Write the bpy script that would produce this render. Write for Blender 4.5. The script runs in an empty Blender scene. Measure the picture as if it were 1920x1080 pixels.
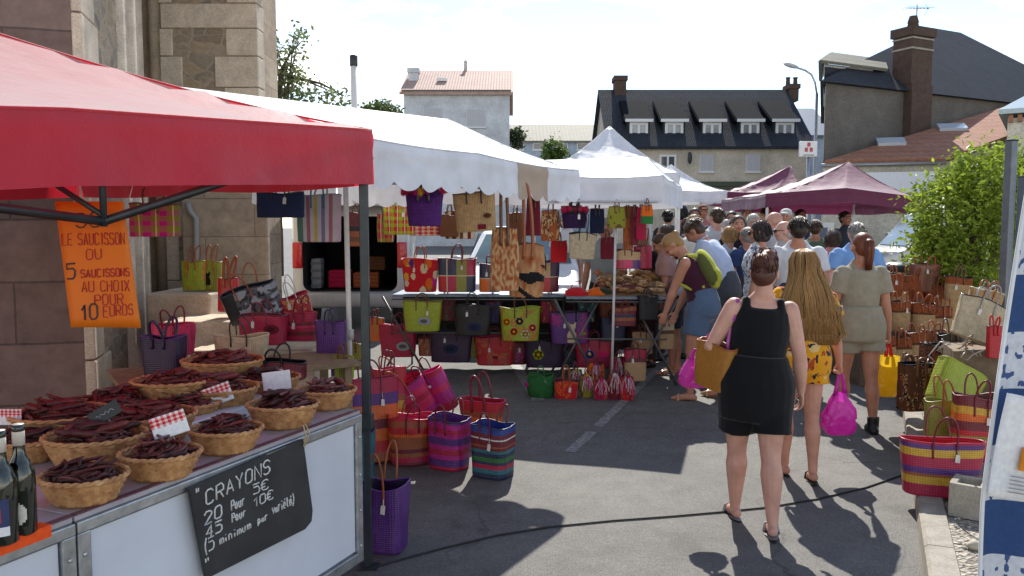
import bpy, bmesh, math, random
from mathutils import Vector, Matrix, Quaternion, noise
R = math.radians
rnd = random.Random(7)
scene = bpy.context.scene
COL = scene.collection
V = Vector

# ---------------------------------------------------------------- camera, sky, sun, exposure
CAMZ, FPX, TANP = 1.78, 1500.0, 115/1500.0
PITCH = math.atan(TANP); CP, SP = math.cos(PITCH), math.sin(PITCH)
cd = bpy.data.cameras.new('camera'); cam = bpy.data.objects.new('camera', cd); COL.objects.link(cam)
cam.location = (0, 0, CAMZ); cam.rotation_euler = (math.pi/2-PITCH, 0, 0)
cd.sensor_width = 36; cd.lens = 36*FPX/1920; cd.clip_end = 2000; cd.clip_start = .05
scene.camera = cam
SUN_AZ, SUN_EL = 7.0, 44.0        # azimuth to the right of straight ahead
world = bpy.data.worlds.new('World'); scene.world = world; world.use_nodes = True
nt = world.node_tree; nt.nodes.clear()
def wn(t, **k):
    n = nt.nodes.new(t)
    for a, b in k.items(): setattr(n, a, b)
    return n
wo = wn('ShaderNodeOutputWorld'); bg = wn('ShaderNodeBackground'); bg.inputs[1].default_value = .15
sky = wn('ShaderNodeTexSky', sky_type='NISHITA', sun_disc=False, sun_elevation=R(SUN_EL), sun_rotation=R(SUN_AZ),
         air_density=1.0, dust_density=.1, ozone_density=1.5)
tc = wn('ShaderNodeTexCoord'); mp = wn('ShaderNodeMapping'); mp.inputs['Scale'].default_value = (2.2, 2.2, 6.5)
mp.inputs['Location'].default_value = (.35, .1, .25)
ns = wn('ShaderNodeTexNoise'); ns.inputs['Scale'].default_value = 1.15; ns.inputs['Detail'].default_value = 7; ns.inputs['Roughness'].default_value = .55
rp = wn('ShaderNodeValToRGB'); rp.color_ramp.elements[0].position = .455; rp.color_ramp.elements[1].position = .60
bw = wn('ShaderNodeRGBToBW'); mul = wn('ShaderNodeMath', operation='MULTIPLY'); mul.inputs[1].default_value = 1.35
mx = wn('ShaderNodeMixRGB')
nt.links.new(tc.outputs['Generated'], mp.inputs[0]); nt.links.new(mp.outputs[0], ns.inputs['Vector']); nt.links.new(ns.outputs[0], rp.inputs[0])
nt.links.new(sky.outputs[0], bw.inputs[0]); nt.links.new(bw.outputs[0], mul.inputs[0])
nt.links.new(rp.outputs[0], mx.inputs[0]); nt.links.new(sky.outputs[0], mx.inputs[1]); tint = wn('ShaderNodeMixRGB', blend_type='MULTIPLY'); tint.inputs[0].default_value = 1; tint.inputs[2].default_value = (1.05, 1, .90, 1); nt.links.new(mul.outputs[0], tint.inputs[1]); nt.links.new(tint.outputs[0], mx.inputs[2])
nt.links.new(mx.outputs[0], bg.inputs[0]); nt.links.new(bg.outputs[0], wo.inputs[0])
sd = bpy.data.lights.new('sun', 'SUN'); sun = bpy.data.objects.new('sun', sd); COL.objects.link(sun)
sd.energy = 4.2; sd.angle = R(.53); sd.color = (1, .95, .86)
sv = V((math.sin(R(SUN_AZ))*math.cos(R(SUN_EL)), math.cos(R(SUN_AZ))*math.cos(R(SUN_EL)), math.sin(R(SUN_EL))))
sun.rotation_euler = sv.to_track_quat('Z', 'Y').to_euler(); sun.location = sv*60
scene.view_settings.view_transform = 'Standard'; scene.view_settings.look = 'None'
scene.view_settings.exposure = .76; scene.view_settings.gamma = 1
scene.render.engine = 'CYCLES'
scene.cycles.max_bounces = 8; scene.cycles.transparent_max_bounces = 12

# ---------------------------------------------------------------- where a picture point lies in the place
def P(px, py, d):
    a = (px-960)/FPX; b = (540-py)/FPX
    k = d/(CP+b*SP)
    return V((a*k, d, CAMZ+k*(-SP+b*CP)))
def gz(y): return max(0, min(y, 60)-7.0)*.018
def G(px, py, z=0):
    b = (540-py)/FPX; k = (z-CAMZ)/(-SP+b*CP)
    if z == 0:
        for _ in range(12):
            k = (gz(k*(CP+b*SP))-CAMZ)/(-SP+b*CP)
    return V(((px-960)/FPX*k, k*(CP+b*SP), CAMZ+k*(-SP+b*CP)))

# ---------------------------------------------------------------- materials
MATS = {}
class NT:
    def __init__(s, name):
        s.m = bpy.data.materials.new(name); s.m.use_nodes = True; s.t = s.m.node_tree; s.t.nodes.clear()
        s.out = s.n('ShaderNodeOutputMaterial'); s.b = s.n('ShaderNodeBsdfPrincipled'); s.l(s.b.outputs[0], s.out.inputs[0])
    def n(s, t, **k):
        n = s.t.nodes.new(t)
        for a, b in k.items():
            if a.startswith('i_'):
                n.inputs[int(a[2:])].default_value = b
            else: setattr(n, a, b)
        return n
    def l(s, a, b): s.t.links.new(a, b)
    def coords(s, kind='Object', scale=(1, 1, 1), rot=(0, 0, 0)):
        c = s.n('ShaderNodeTexCoord'); m = s.n('ShaderNodeMapping'); m.inputs['Scale'].default_value = scale; m.inputs['Rotation'].default_value = rot
        s.l(c.outputs[kind], m.inputs[0]); return m.outputs[0]
    def noise(s, vec, scale, detail=4, rough=.55):
        n = s.n('ShaderNodeTexNoise'); n.inputs['Scale'].default_value = scale; n.inputs['Detail'].default_value = detail; n.inputs['Roughness'].default_value = rough
        if vec: s.l(vec, n.inputs['Vector'])
        return n.outputs[0]
    def ramp(s, fac, stops, interp='LINEAR'):
        r = s.n('ShaderNodeValToRGB'); cr = r.color_ramp; cr.interpolation = interp
        while len(cr.elements) < len(stops): cr.elements.new(.5)
        for e, (p, c) in zip(cr.elements, stops):
            e.position = p; e.color = (*c, 1) if len(c) == 3 else c
        s.l(fac, r.inputs[0]); return r.outputs[0]
    def mix(s, fac, a, b, mode='MIX'):
        m = s.n('ShaderNodeMixRGB', blend_type=mode)
        for i, x in ((0, fac), (1, a), (2, b)):
            if isinstance(x, (int, float)): m.inputs[i].default_value = x if i == 0 else (x, x, x, 1)
            elif isinstance(x, tuple): m.inputs[i].default_value = (*x, 1)
            else: s.l(x, m.inputs[i])
        return m.outputs[0]
    def bump(s, h, strength=.3, dist=.01):
        b = s.n('ShaderNodeBump'); b.inputs['Strength'].default_value = strength; b.inputs['Distance'].default_value = dist
        s.l(h, b.inputs['Height']); s.l(b.outputs[0], s.b.inputs['Normal']); return b
    def base(s, c, rough=.6, metal=0, spec=.5):
        if isinstance(c, tuple): s.b.inputs['Base Color'].default_value = (*c, 1)
        else: s.l(c, s.b.inputs['Base Color'])
        s.b.inputs['Roughness'].default_value = rough; s.b.inputs['Metallic'].default_value = metal; s.b.inputs['Specular IOR Level'].default_value = spec
    def translucent(s, c, fac):
        t = s.n('ShaderNodeBsdfTranslucent'); m = s.n('ShaderNodeMixShader'); m.inputs[0].default_value = fac
        if isinstance(c, tuple): t.inputs[0].default_value = (*c, 1)
        else: s.l(c, t.inputs[0])
        s.l(s.b.outputs[0], m.inputs[1]); s.l(t.outputs[0], m.inputs[2]); s.l(m.outputs[0], s.out.inputs[0])
    def attr(s):
        a = s.n('ShaderNodeAttribute', attribute_name='Col'); return a.outputs[0]
def plain(name, c, rough=.6, metal=0, var=.12, scale=14, spec=.5, bump=0):
    if name in MATS: return MATS[name]
    t = NT(name); v = t.coords(); n = t.noise(v, scale)
    d = tuple(x*(1-var) for x in c); b = tuple(min(1, x*(1+var)) for x in c)
    t.base(t.ramp(n, [(.3, d), (.7, b)]), rough, metal, spec)
    if bump: t.bump(t.noise(v, scale*4), bump, .004)
    MATS[name] = t.m; return t.m
def colmat(name, rough=.6, spec=.4, wave=None, bump=.3, var=.18, nscale=30, trans=0, dist=.003, sheen=0):
    """base colour from the mesh's own Col attribute, with weave and wear"""
    t = NT(name); v = t.coords(); c = t.attr()
    n = t.noise(v, nscale, 5)
    c2 = t.mix(1.0, c, t.ramp(n, [(.25, (1-var,)*3), (.75, (1+var*.4,)*3)]), 'MULTIPLY')
    if wave:
        w1 = t.n('ShaderNodeTexWave', wave_type='BANDS', bands_direction='Z'); w1.inputs['Scale'].default_value = wave; w1.inputs['Distortion'].default_value = .6
        w2 = t.n('ShaderNodeTexWave', wave_type='BANDS', bands_direction='X'); w2.inputs['Scale'].default_value = wave*.8; w2.inputs['Distortion'].default_value = .6
        t.l(v, w1.inputs[0]); t.l(v, w2.inputs[0])
        w = t.mix(.5, w1.outputs[0], w2.outputs[0])
        c2 = t.mix(1.0, c2, t.ramp(w, [(.2, (.72,)*3), (.7, (1.05,)*3)]), 'MULTIPLY')
        t.base(c2, rough, 0, spec); t.bump(w, bump, dist)
    else:
        t.base(c2, rough, 0, spec); t.bump(n, bump, dist)
    if sheen: t.b.inputs['Sheen Weight'].default_value = sheen
    if trans: t.translucent(c2, trans)
    return t.m
M_WOVEN = colmat('woven_plastic', .42, .5, wave=26, bump=.5, dist=.004)
M_STRAW = colmat('straw_weave', .8, .2, wave=34, bump=.7, dist=.005, var=.3)
M_CLOTH = colmat('cotton', .85, .15, bump=.35, nscale=11, dist=.012, var=.14, sheen=.15)
M_FINE = colmat('fine_cloth', .8, .15, bump=.2, nscale=60, dist=.002)
M_LEATHER = colmat('leather', .38, .5, bump=.25, nscale=60, var=.25)
M_SKIN = NT('skin'); _c = M_SKIN.attr(); _n = M_SKIN.noise(M_SKIN.coords(), 9, 5)
M_SKIN.base(M_SKIN.mix(1, _c, M_SKIN.ramp(_n, [(.28, (.80, .70, .68)), (.72, (1.08, 1.04, 1.02))]), 'MULTIPLY'), .48, 0, .4)
M_SKIN.b.inputs['Subsurface Weight'].default_value = .12; M_SKIN.b.inputs['Subsurface Radius'].default_value = (.02, .008, .004)
M_SKIN = M_SKIN.m
def hairmat():
    t = NT('hair'); v = t.coords('Object', (55, 55, 5)); c = t.attr(); n = t.noise(v, 3, 6, .65)
    c2 = t.mix(1, c, t.ramp(n, [(.3, (.75, .73, .7)), (.72, (1.25, 1.2, 1.15))]), 'MULTIPLY')
    t.base(c2, .42, 0, .5); t.bump(n, .4, .006); t.translucent(c2, .12); return t.m
M_HAIR = hairmat()
M_PLASTIC = colmat('thin_plastic', .22, .6, bump=.5, nscale=14, dist=.02, var=.1, trans=.45)
M_PAINT = colmat('painted_metal', .35, .5, bump=.06, nscale=40, var=.12)
M_MATTE = colmat('matte', .85, .2, bump=.2, nscale=22, var=.22)
STEEL = plain('galvanised_steel', (.42, .44, .46), .38, .85, .25, 20)
ALU = plain('white_painted_tube', (.62, .63, .64), .35, .2, .1)
BLACKMETAL = plain('dark_powder_coat', (.035, .045, .05), .42, .3, .2)
RUBBER = plain('black_rubber', (.018, .018, .02), .7, 0, .3)
def glassmat(name, c, rough=.08):
    t = NT(name); n = t.noise(t.coords(), 1.5, 3)
    t.base(t.ramp(n, [(.3, tuple(x*.6 for x in c)), (.7, tuple(x*1.3 for x in c))]), rough, 0, .9); return t.m
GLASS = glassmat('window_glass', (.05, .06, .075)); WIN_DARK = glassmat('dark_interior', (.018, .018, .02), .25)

# ---------------------------------------------------------------- mesh helpers
class MB:
    def __init__(s): s.v = []; s.f = []; s.c = []; s.m = []
    def face(s, idx, c=(1, 1, 1), m=0): s.f.append(tuple(idx)); s.c.append(c); s.m.append(m)
    def quad(s, a, b, c_, d, c=(1, 1, 1), m=0):
        i = len(s.v); s.v += [V(a), V(b), V(c_), V(d)]; s.face((i, i+1, i+2, i+3), c, m)
    def poly(s, pts, c=(1, 1, 1), m=0):
        i = len(s.v); s.v += [V(p) for p in pts]; s.face(range(i, i+len(pts)), c, m)
    def box(s, lo, hi, c=(1, 1, 1), m=0, mat=None, bevel=0):
        x0, y0, z0 = lo; x1, y1, z1 = hi
        if bevel:
            b = bevel; i = len(s.v); cs = []
            bm = bmesh.new(); bmesh.ops.create_cube(bm, size=1)
            for q in bm.verts: q.co = V((x0+(q.co.x+.5)*(x1-x0), y0+(q.co.y+.5)*(y1-y0), z0+(q.co.z+.5)*(z1-z0)))
            bmesh.ops.bevel(bm, geom=list(bm.edges), offset=b, segments=2, affect='EDGES', profile=.5)
            bm.verts.index_update()
            for q in bm.verts: s.v.append((mat @ q.co) if mat else q.co.copy())
            for f in bm.faces: s.face([i+q.index for q in f.verts], c, m)
            bm.free(); return
        i = len(s.v); p = [V((x, y, z)) for z in (z0, z1) for y in (y0, y1) for x in (x0, x1)]
        if mat: p = [mat @ q for q in p]
        s.v += p
        for q in ((0, 2, 3, 1), (4, 5, 7, 6), (0, 1, 5, 4), (1, 3, 7, 5), (3, 2, 6, 7), (2, 0, 4, 6)): s.face([i+k for k in q], c, m)
    def tube(s, pts, r, seg=8, c=(1, 1, 1), m=0, cap=True, closed=False, flat=1):
        pts = [V(p) for p in pts]; n = len(pts); rr = r if isinstance(r, (list, tuple)) else [r]*n
        up = None; rings = []
        for k in range(n):
            if closed: t = pts[(k+1) % n]-pts[k-1]
            else: t = pts[min(k+1, n-1)]-pts[max(k-1, 0)]
            if t.length < 1e-9: t = V((0, 0, 1))
            t.normalize()
            if up is None:
                up = V((0, 0, 1)) if abs(t.z) < .9 else V((0, 1, 0))
            up = up-t*up.dot(t)
            if up.length < 1e-6: up = t.orthogonal()
            up.normalize(); sd_ = t.cross(up)
            i = len(s.v); rings.append(i)
            for j in range(seg):
                a = 2*math.pi*j/seg; s.v.append(pts[k]+(up*math.cos(a)*flat+sd_*math.sin(a))*rr[k])
        for k in range(n if closed else n-1):
            a, b = rings[k], rings[(k+1) % n]
            cc = c(k/n) if callable(c) else c
            for j in range(seg): s.face((a+j, a+(j+1) % seg, b+(j+1) % seg, b+j), cc, m)
        if cap and not closed:
            cc = c(0) if callable(c) else c
            s.face([rings[0]+j for j in range(seg)][::-1], cc, m); s.face([rings[-1]+j for j in range(seg)], cc, m)
    def lathe(s, prof, seg=24, c=(1, 1, 1), m=0, sx=1, sy=1, o=(0, 0, 0), jitter=0):
        rings = []
        for k, (r, z) in enumerate(prof):
            rings.append(len(s.v))
            for j in range(seg):
                a = 2*math.pi*j/seg; s.v.append(V((o[0]+r*sx*math.cos(a), o[1]+r*sy*math.sin(a), o[2]+z)))
        for k in range(len(prof)-1):
            a, b = rings[k], rings[k+1]
            for j in range(seg):
                cc = c(k/(len(prof)-1), j/seg) if callable(c) else c
                s.face((a+j, a+(j+1) % seg, b+(j+1) % seg, b+j), cc, m)
        cc = c(0, 0) if callable(c) else c
        if prof[0][0] > 1e-5: s.face([rings[0]+j for j in range(seg)][::-1], cc, m)
        if prof[-1][0] > 1e-5: s.face([rings[-1]+j for j in range(seg)], cc, m)
    def ball(s, o, r, c=(1, 1, 1), m=0, seg=12, rings=8, rot=None):
        if not isinstance(r, (tuple, list)): r = (r, r, r)
        i0 = len(s.v)
        for k in range(rings+1):
            t = math.pi*k/rings
            for j in range(seg):
                a = 2*math.pi*j/seg; q = V((r[0]*math.sin(t)*math.cos(a), r[1]*math.sin(t)*math.sin(a), r[2]*math.cos(t)))
                s.v.append(V(o)+(rot @ q if rot else q))
        for k in range(rings):
            for j in range(seg):
                a = i0+k*seg+j; b = i0+k*seg+(j+1) % seg
                s.face((a, a+seg, b+seg, b), c, m)
    def grid(s, fn, nu, nv, c=(1, 1, 1), m=0):
        i = len(s.v)
        for a in range(nu+1):
            for b in range(nv+1): s.v.append(V(fn(a/nu, b/nv)))
        for a in range(nu):
            for b in range(nv):
                cc = c((a+.5)/nu, (b+.5)/nv) if callable(c) else c
                k = i+a*(nv+1)+b; s.face((k, k+nv+1, k+nv+2, k+1), cc, m)
    def build(s, name, mats, parent=None, smooth=True, merge=0, auto=None, solid=0):
        me = bpy.data.meshes.new(name); me.from_pydata([tuple(x) for x in s.v], [], s.f); 
        mats = mats if isinstance(mats, (list, tuple)) else [mats]
        for x in mats: me.materials.append(x)
        ca = me.color_attributes.new('Col', 'FLOAT_COLOR', 'CORNER')
        buf = []
        for f, c in zip(s.f, s.c): buf += [c[0], c[1], c[2], 1.0]*len(f)
        ca.data.foreach_set('color', buf)
        me.polygons.foreach_set('material_index', s.m); me.polygons.foreach_set('use_smooth', [smooth]*len(s.f))
        if merge:
            bm = bmesh.new(); bm.from_mesh(me); bmesh.ops.remove_doubles(bm, verts=bm.verts, dist=merge); bm.to_mesh(me); bm.free()
        if auto is not None:
            me.set_sharp_from_angle(angle=R(auto))
        me.update()
        o = bpy.data.objects.new(name, me); COL.objects.link(o)
        if parent: o.parent = parent
        if solid:
            q = o.modifiers.new('thickness', 'SOLIDIFY'); q.thickness = solid; q.offset = 0
        return o
def tag(o, label=None, cat=None, group=None, kind=None):
    if label: o['label'] = label
    if cat: o['category'] = cat
    if group: o['group'] = group
    if kind: o['kind'] = kind
    return o
def empty(name, loc, rz=0, label=None, cat=None, group=None, rot=None):
    o = bpy.data.objects.new(name, None); COL.objects.link(o); o.location = loc
    o.rotation_euler = rot if rot else (0, 0, rz); o.empty_display_size = .1
    return tag(o, label, cat, group)
def copy_thing(root, loc, rot, label, group=None):
    r = root.copy(); COL.objects.link(r); r.location = loc; r.rotation_euler = rot; r['label'] = label
    if group: r['group'] = group
    for ch in list(root.children):
        c = ch.copy(); COL.objects.link(c); c.parent = r
        for g in ch.children:
            d = g.copy(); COL.objects.link(d); d.parent = c
    return r
def lerp(a, b, t): return a+(b-a)*t
def mixc(a, b, t): return tuple(lerp(x, y, t) for x, y in zip(a, b))

# ---------------------------------------------------------------- single-stroke handwriting
FONT = {'A': '00 26 40;12 32', 'B': '00 06 36 45 33 03;33 42 40 00', 'C': '45 36 16 05 01 10 30 41', 'D': '00 06 26 44 42 20 00', 'E': '46 06 00 40;03 33',
 'G': '45 36 16 05 01 10 30 42 22', 'H': '00 06;40 46;03 43', 'I': '20 26', 'L': '06 00 40', 'M': '00 06 23 46 40', 'N': '00 06 40 46', 'O': '16 05 01 10 30 41 45 36 16',
 'P': '00 06 36 45 43 33 03', 'R': '00 06 36 45 43 33 03;23 40', 'S': '45 36 16 05 04 13 33 42 41 30 10 01', 'T': '06 46;26 20', 'U': '06 01 10 30 41 46', 'X': '00 46;06 40', 'Y': '06 23 46;23 20',
 '0': '16 05 01 10 30 41 45 36 16', '1': '04 26 20', '2': '05 16 36 45 44 00 40', '3': '05 16 36 45 44 33 13;33 42 41 30 10 01', '4': '30 36 02 42', '5': '46 06 04 34 43 41 30 00',
 '€': '45 36 16 05 01 10 30 41;-4 24;-2 22', '(': '37 24 22 3a', ')': '17 34 32 1a', '"': '16 14;36 34', ' ': '', '-': '13 33',
 'a': '33 13 02 01 10 20 32;33 31 40', 'b': '06 00 20 31 32 23 03', 'e': '02 32 33 24 14 03 01 10 30', 'i': '13 10;15 15.5', 'l': '16 10', 'm': '04 00;03 14 23 20;23 34 43 40', 'n': '04 00;03 14 24 33 30', 'o': '14 03 01 10 20 31 33 24 14', 'p': '04 0a;04 24 33 31 20 00',
 'r': '04 00;02 14 34', 't': '16 11 20 30;04 34', 'u': '04 01 10 20 31;34 30', 'v': '04 20 44', 'é': '02 32 33 24 14 03 01 10 30;25 36', 's': '33 24 04 03 32 31 10 00'}
def strokes(text, cap):
    """polylines of a hand-written line, in units of cap height"""
    out = []; x = 0; u = cap/6
    for ch in text:
        g = FONT.get(ch, '')
        w = 2.4 if ch in 'Iil1()" ' else 4
        for pl in g.split(';'):
            pts = []
            for tkn in pl.split():
                if tkn[0] == '-': a, b = -1.0, float(tkn[1:])
                else: a = float(tkn[0]); b = -1.5 if tkn[1] == 'a' else float(tkn[1:])
                pts.append((x+a*u*(.92 if w == 4 else .7)+rnd.uniform(-.12, .12)*u, b*u+rnd.uniform(-.18, .18)*u))
            if pts: out.append(pts)
        x += (w+1.3)*u
    return out, x
def write(mb, text, cap, x, z, th, slope=0, c=(1, 1, 1), y=0, fn=None, fit=None):
    """add the strokes as thin raised ribbons in the XZ plane, facing -Y"""
    st, wd = strokes(text, cap); sx = (fit/wd) if fit else 1
    for pl in st:
        pts = [(x+a*sx, z+b+slope*a*sx) for a, b in pl]
        if len(pts) == 1: pts.append((pts[0][0]+th, pts[0][1]))
        mb.tube([fn(a, b) if fn else (a, y, b) for a, b in pts], th, 5, c, flat=1)
# ================================================================ THE SETTING
SD = V((.414, .910, 0)); SN = V((.910, -.414, 0))         # direction of the street and its right-hand normal
def asphalt():
    t = NT('asphalt'); v = t.coords('Object')
    big = t.noise(v, .55, 5, .6); mid = t.noise(v, 5, 5, .65); fine = t.noise(v, 140, 2, .7)
    c = t.ramp(big, [(.3, (.104, .10, .093)), (.7, (.148, .142, .130))])
    c = t.mix(.55, c, t.ramp(mid, [(.3, (.6,)*3), (.72, (1.25,)*3)]), 'MULTIPLY')
    c = t.mix(.75, c, t.ramp(fine, [(.36, (.35,)*3), (.5, (1,)*3), (.68, (1.9,)*3)]), 'MULTIPLY')
    cr = t.n('ShaderNodeTexVoronoi', feature='DISTANCE_TO_EDGE'); cr.inputs['Scale'].default_value = .45
    wv = t.n('ShaderNodeVectorMath', operation='MULTIPLY_ADD'); wv.inputs[1].default_value = (.5, .5, .5); cn = t.n('ShaderNodeTexNoise'); cn.inputs['Scale'].default_value = 2.2; cn.inputs['Detail'].default_value = 6; t.l(v, cn.inputs['Vector'])
    t.l(cn.outputs['Color'], wv.inputs[0]); t.l(v, wv.inputs[2]); t.l(wv.outputs[0], cr.inputs['Vector'])
    c = t.mix(t.ramp(t.noise(v, .8, 2), [(.45, (0, 0, 0)), (.6, (.7, .7, .7))]), c, t.mix(1, c, t.ramp(cr.outputs['Distance'], [(.002, (.35,)*3), (.007, (1,)*3)]), 'MULTIPLY'))
    c = t.mix(.5, c, t.ramp(t.noise(v, 38, 3, .6), [(.34, (.7,)*3), (.5, (1,)*3), (.7, (1.35,)*3)]), 'MULTIPLY')
    st = t.ramp(t.noise(v, 1.7, 3, .5), [(.30, (.62,)*3), (.36, (1,)*3)])
    c = t.mix(.6, c, st, 'MULTIPLY')
    t.base(c, .78, 0, .35); t.bump(t.mix(.5, fine, mid), .55, .006); return t.m
m = MB(); ys = [-6+i*1.5 for i in range(44)]+[75, 120, 220, 500]
for a, b in zip(ys, ys[1:]):
    m.quad((-250, a, gz(a)), (250, a, gz(a)), (250, b, gz(b)), (-250, b, gz(b)))
tag(m.build('ground', asphalt(), smooth=False), kind='structure')
def paintmat():
    t = NT('worn_road_paint'); v = t.coords()
    n = t.noise(v, 22, 6, .7)
    t.base(t.ramp(n, [(.42, (.13, .13, .125)), (.62, (.3, .3, .29))]), .7); return t.m
PM = paintmat()
def strip(pts, w):
    m = MB(); pts = [V(p) for p in pts]; n = 14
    a, b = pts; d = (b-a); s = V((d.y, -d.x, 0)).normalized()*w/2
    for i in range(n):
        p, q = a.lerp(b, i/n), a.lerp(b, (i+1)/n)
        p.z = gz(p.y)+.005; q.z = gz(q.y)+.005
        m.quad(p-s, p+s, q+s, q-s)
    return tag(m.build('road_marking', PM, smooth=False), kind='structure')
strip((G(1068, 848), G(1232, 694)), .09)
strip((G(1010, 752), G(958, 672)), .13)
strip((G(1310, 700), G(1390, 610)), .1)
# kerb and gravel verge to the right
K0 = G(1727, 1053); 
def concmat(name, c, s=8, bump=.4):
    t = NT(name); v = t.coords(); a = t.noise(v, s, 6, .65); b = t.noise(v, s*14, 3, .6)
    col = t.ramp(a, [(.3, tuple(x*.72 for x in c)), (.7, tuple(x*1.15 for x in c))])
    col = t.mix(.5, col, t.ramp(b, [(.35, (.6,)*3), (.65, (1.2,)*3)]), 'MULTIPLY')
    t.base(col, .9, 0, .2); t.bump(t.mix(.5, a, b), bump, .01); return t.m
CONC = concmat('kerb_concrete', (.36, .33, .28))
m = MB()
for i in range(-5, 17):
    a = K0+SD*(i*1.0); b = K0+SD*(i*1.0+.992)
    i0 = len(m.v); za, zb = gz(a.y), gz(b.y)
    prof = [(0, -.05), (.012, .085), (.03, .1), (.15, .102), (.165, .06)]
    for q, z0 in ((a, za), (b, zb)):
        for (u, h) in prof: m.v.append(V((q.x, q.y, z0+h))+SN*u)
    n = len(prof)
    for k in range(n-1): m.face((i0+k, i0+n+k, i0+n+k+1, i0+k+1))
    m.face([i0+k for k in range(n)]); m.face([i0+n+k for k in range(n)][::-1])
tag(m.build('kerb', CONC, smooth=False), kind='structure')
t = NT('gravel'); v = t.coords(); vo = t.n('ShaderNodeTexVoronoi'); vo.inputs['Scale'].default_value = 42; t.l(v, vo.inputs['Vector'])
cc = t.ramp(t.mix(.5, vo.outputs['Color'], t.noise(v, 3)), [(.25, (.22, .19, .15)), (.5, (.38, .34, .28)), (.8, (.55, .51, .45))])
t.base(cc, .9, 0, .2); t.bump(vo.outputs['Distance'], 1.0, .03); GRAVEL = t.m
m = MB()
for i in range(-5, 24):
    for j, (u0, u1) in enumerate([(.15, 1.2), (1.2, 3), (3, 9), (9, 40)]):
        q = [K0+SD*(i+di)+SN*u for di, u in ((0, u0), (1, u0), (1, u1), (0, u1))]
        m.quad(*[V((p.x, p.y, gz(p.y)+.07)) for p in q])
tag(m.build('verge', GRAVEL, smooth=False), kind='structure')
m = MB()
for i in range(1500):                         # loose pebbles lying on the verge
    p = K0+SD*rnd.uniform(-1.4, 4.5)+SN*rnd.uniform(.18, 1.3); r = rnd.uniform(.005, .014)
    g = rnd.uniform(.25, .6)
    m.ball((p.x, p.y, gz(p.y)+.07+r*.3), (r, r*rnd.uniform(.6, 1), r*.6), (g, g*.93, g*.82), 0, 6, 4)
tag(m.build('gravel', M_MATTE), kind='stuff')
# cable lying across the street
m = MB(); cp = [(690, 1070), (740, 1054), (830, 1030), (930, 1006), (1030, 990), (1150, 978), (1260, 970), (1350, 962), (1440, 953), (1530, 938), (1620, 917), (1690, 893), (1712, 886)]
m.tube([G(x, y)+V((0, 0, .007)) for x, y in cp], .006, 6)
tag(m.build('cable', RUBBER), 'thin black cable lying across the asphalt from tent leg to kerb', 'cable')

# ---------------------------------------------------------------- church
def stonemat(name, cols, bwid, bh, mortar, mc, nb=.5, rough_scale=6):
    t = NT(name); c = t.n('ShaderNodeTexCoord'); s = t.n('ShaderNodeSeparateXYZ'); t.l(c.outputs['Object'], s.inputs[0])
    ad = t.n('ShaderNodeMath', operation='ADD'); t.l(s.outputs[0], ad.inputs[0]); t.l(s.outputs[1], ad.inputs[1])
    cb = t.n('ShaderNodeCombineXYZ'); t.l(ad.outputs[0], cb.inputs[0]); t.l(s.outputs[2], cb.inputs[1])
    nz = t.noise(c.outputs['Object'], 2.2, 3); 
    wob = t.n('ShaderNodeVectorMath', operation='MULTIPLY_ADD'); wob.inputs[1].default_value = (.02, .02, .02); 
    t.l(nz, wob.inputs[0]); t.l(cb.outputs[0], wob.inputs[2])
    b = t.n('ShaderNodeTexBrick'); b.inputs['Scale'].default_value = 1; b.inputs['Brick Width'].default_value = bwid; b.inputs['Row Height'].default_value = bh
    b.inputs['Mortar Size'].default_value = mortar; b.inputs['Mortar Smooth'].default_value = .4; b.inputs['Bias'].default_value = 0
    b.inputs['Color1'].default_value = (*cols[0], 1); b.inputs['Color2'].default_value = (*cols[1], 1); b.inputs['Mortar'].default_value = (*mc, 1)
    t.l(wob.outputs[0], b.inputs['Vector'])
    n1 = t.noise(c.outputs['Object'], rough_scale, 6, .65); n2 = t.noise(c.outputs['Object'], .9, 4, .6)
    col = t.mix(.8, b.outputs['Color'], t.ramp(n1, [(.28, (.62, .6, .58)), (.7, (1.16, 1.14, 1.1))]), 'MULTIPLY')
    col = t.mix(.7, col, t.ramp(n2, [(.3, (.66, .62, .6)), (.68, (1.1, 1.1, 1.08))]), 'MULTIPLY')
    t.base(col, .9, 0, .2); h = t.mix(.35, b.outputs['Fac'], n1); inv = t.n('ShaderNodeInvert'); t.l(h, inv.inputs[1]); t.bump(inv.outputs[0], nb, .03); return t.m
def rubblemat(name, cols, sc):
    t = NT(name); v = t.coords('Object', (1, 1, 1.9)); vo = t.n('ShaderNodeTexVoronoi', feature='F1'); vo.inputs['Scale'].default_value = sc; vo.inputs['Randomness'].default_value = .9
    ve = t.n('ShaderNodeTexVoronoi', feature='DISTANCE_TO_EDGE'); ve.inputs['Scale'].default_value = sc; ve.inputs['Randomness'].default_value = .9
    nz = t.noise(v, 5, 3); w = t.n('ShaderNodeVectorMath', operation='MULTIPLY_ADD'); w.inputs[1].default_value = (.12, .12, .12); t.l(nz, w.inputs[0]); t.l(v, w.inputs[2])
    t.l(w.outputs[0], vo.inputs['Vector']); t.l(w.outputs[0], ve.inputs['Vector'])
    bwn = t.n('ShaderNodeSeparateColor'); t.l(vo.outputs['Color'], bwn.inputs[0])
    c = t.ramp(bwn.outputs[0], [(0, cols[0]), (.4, cols[1]), (.75, cols[2]), (1, cols[3])])
    n1 = t.noise(v, 14, 6, .7); c = t.mix(.7, c, t.ramp(n1, [(.28, (.55,)*3), (.7, (1.2,)*3)]), 'MULTIPLY')
    e = t.ramp(ve.outputs['Distance'], [(.01, (0, 0, 0)), (.09, (1, 1, 1))])
    c = t.mix(e, cols[1], c); t.base(c, .92, 0, .15); t.bump(t.mix(.6, e, n1), .5, .03); return t.m
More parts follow.
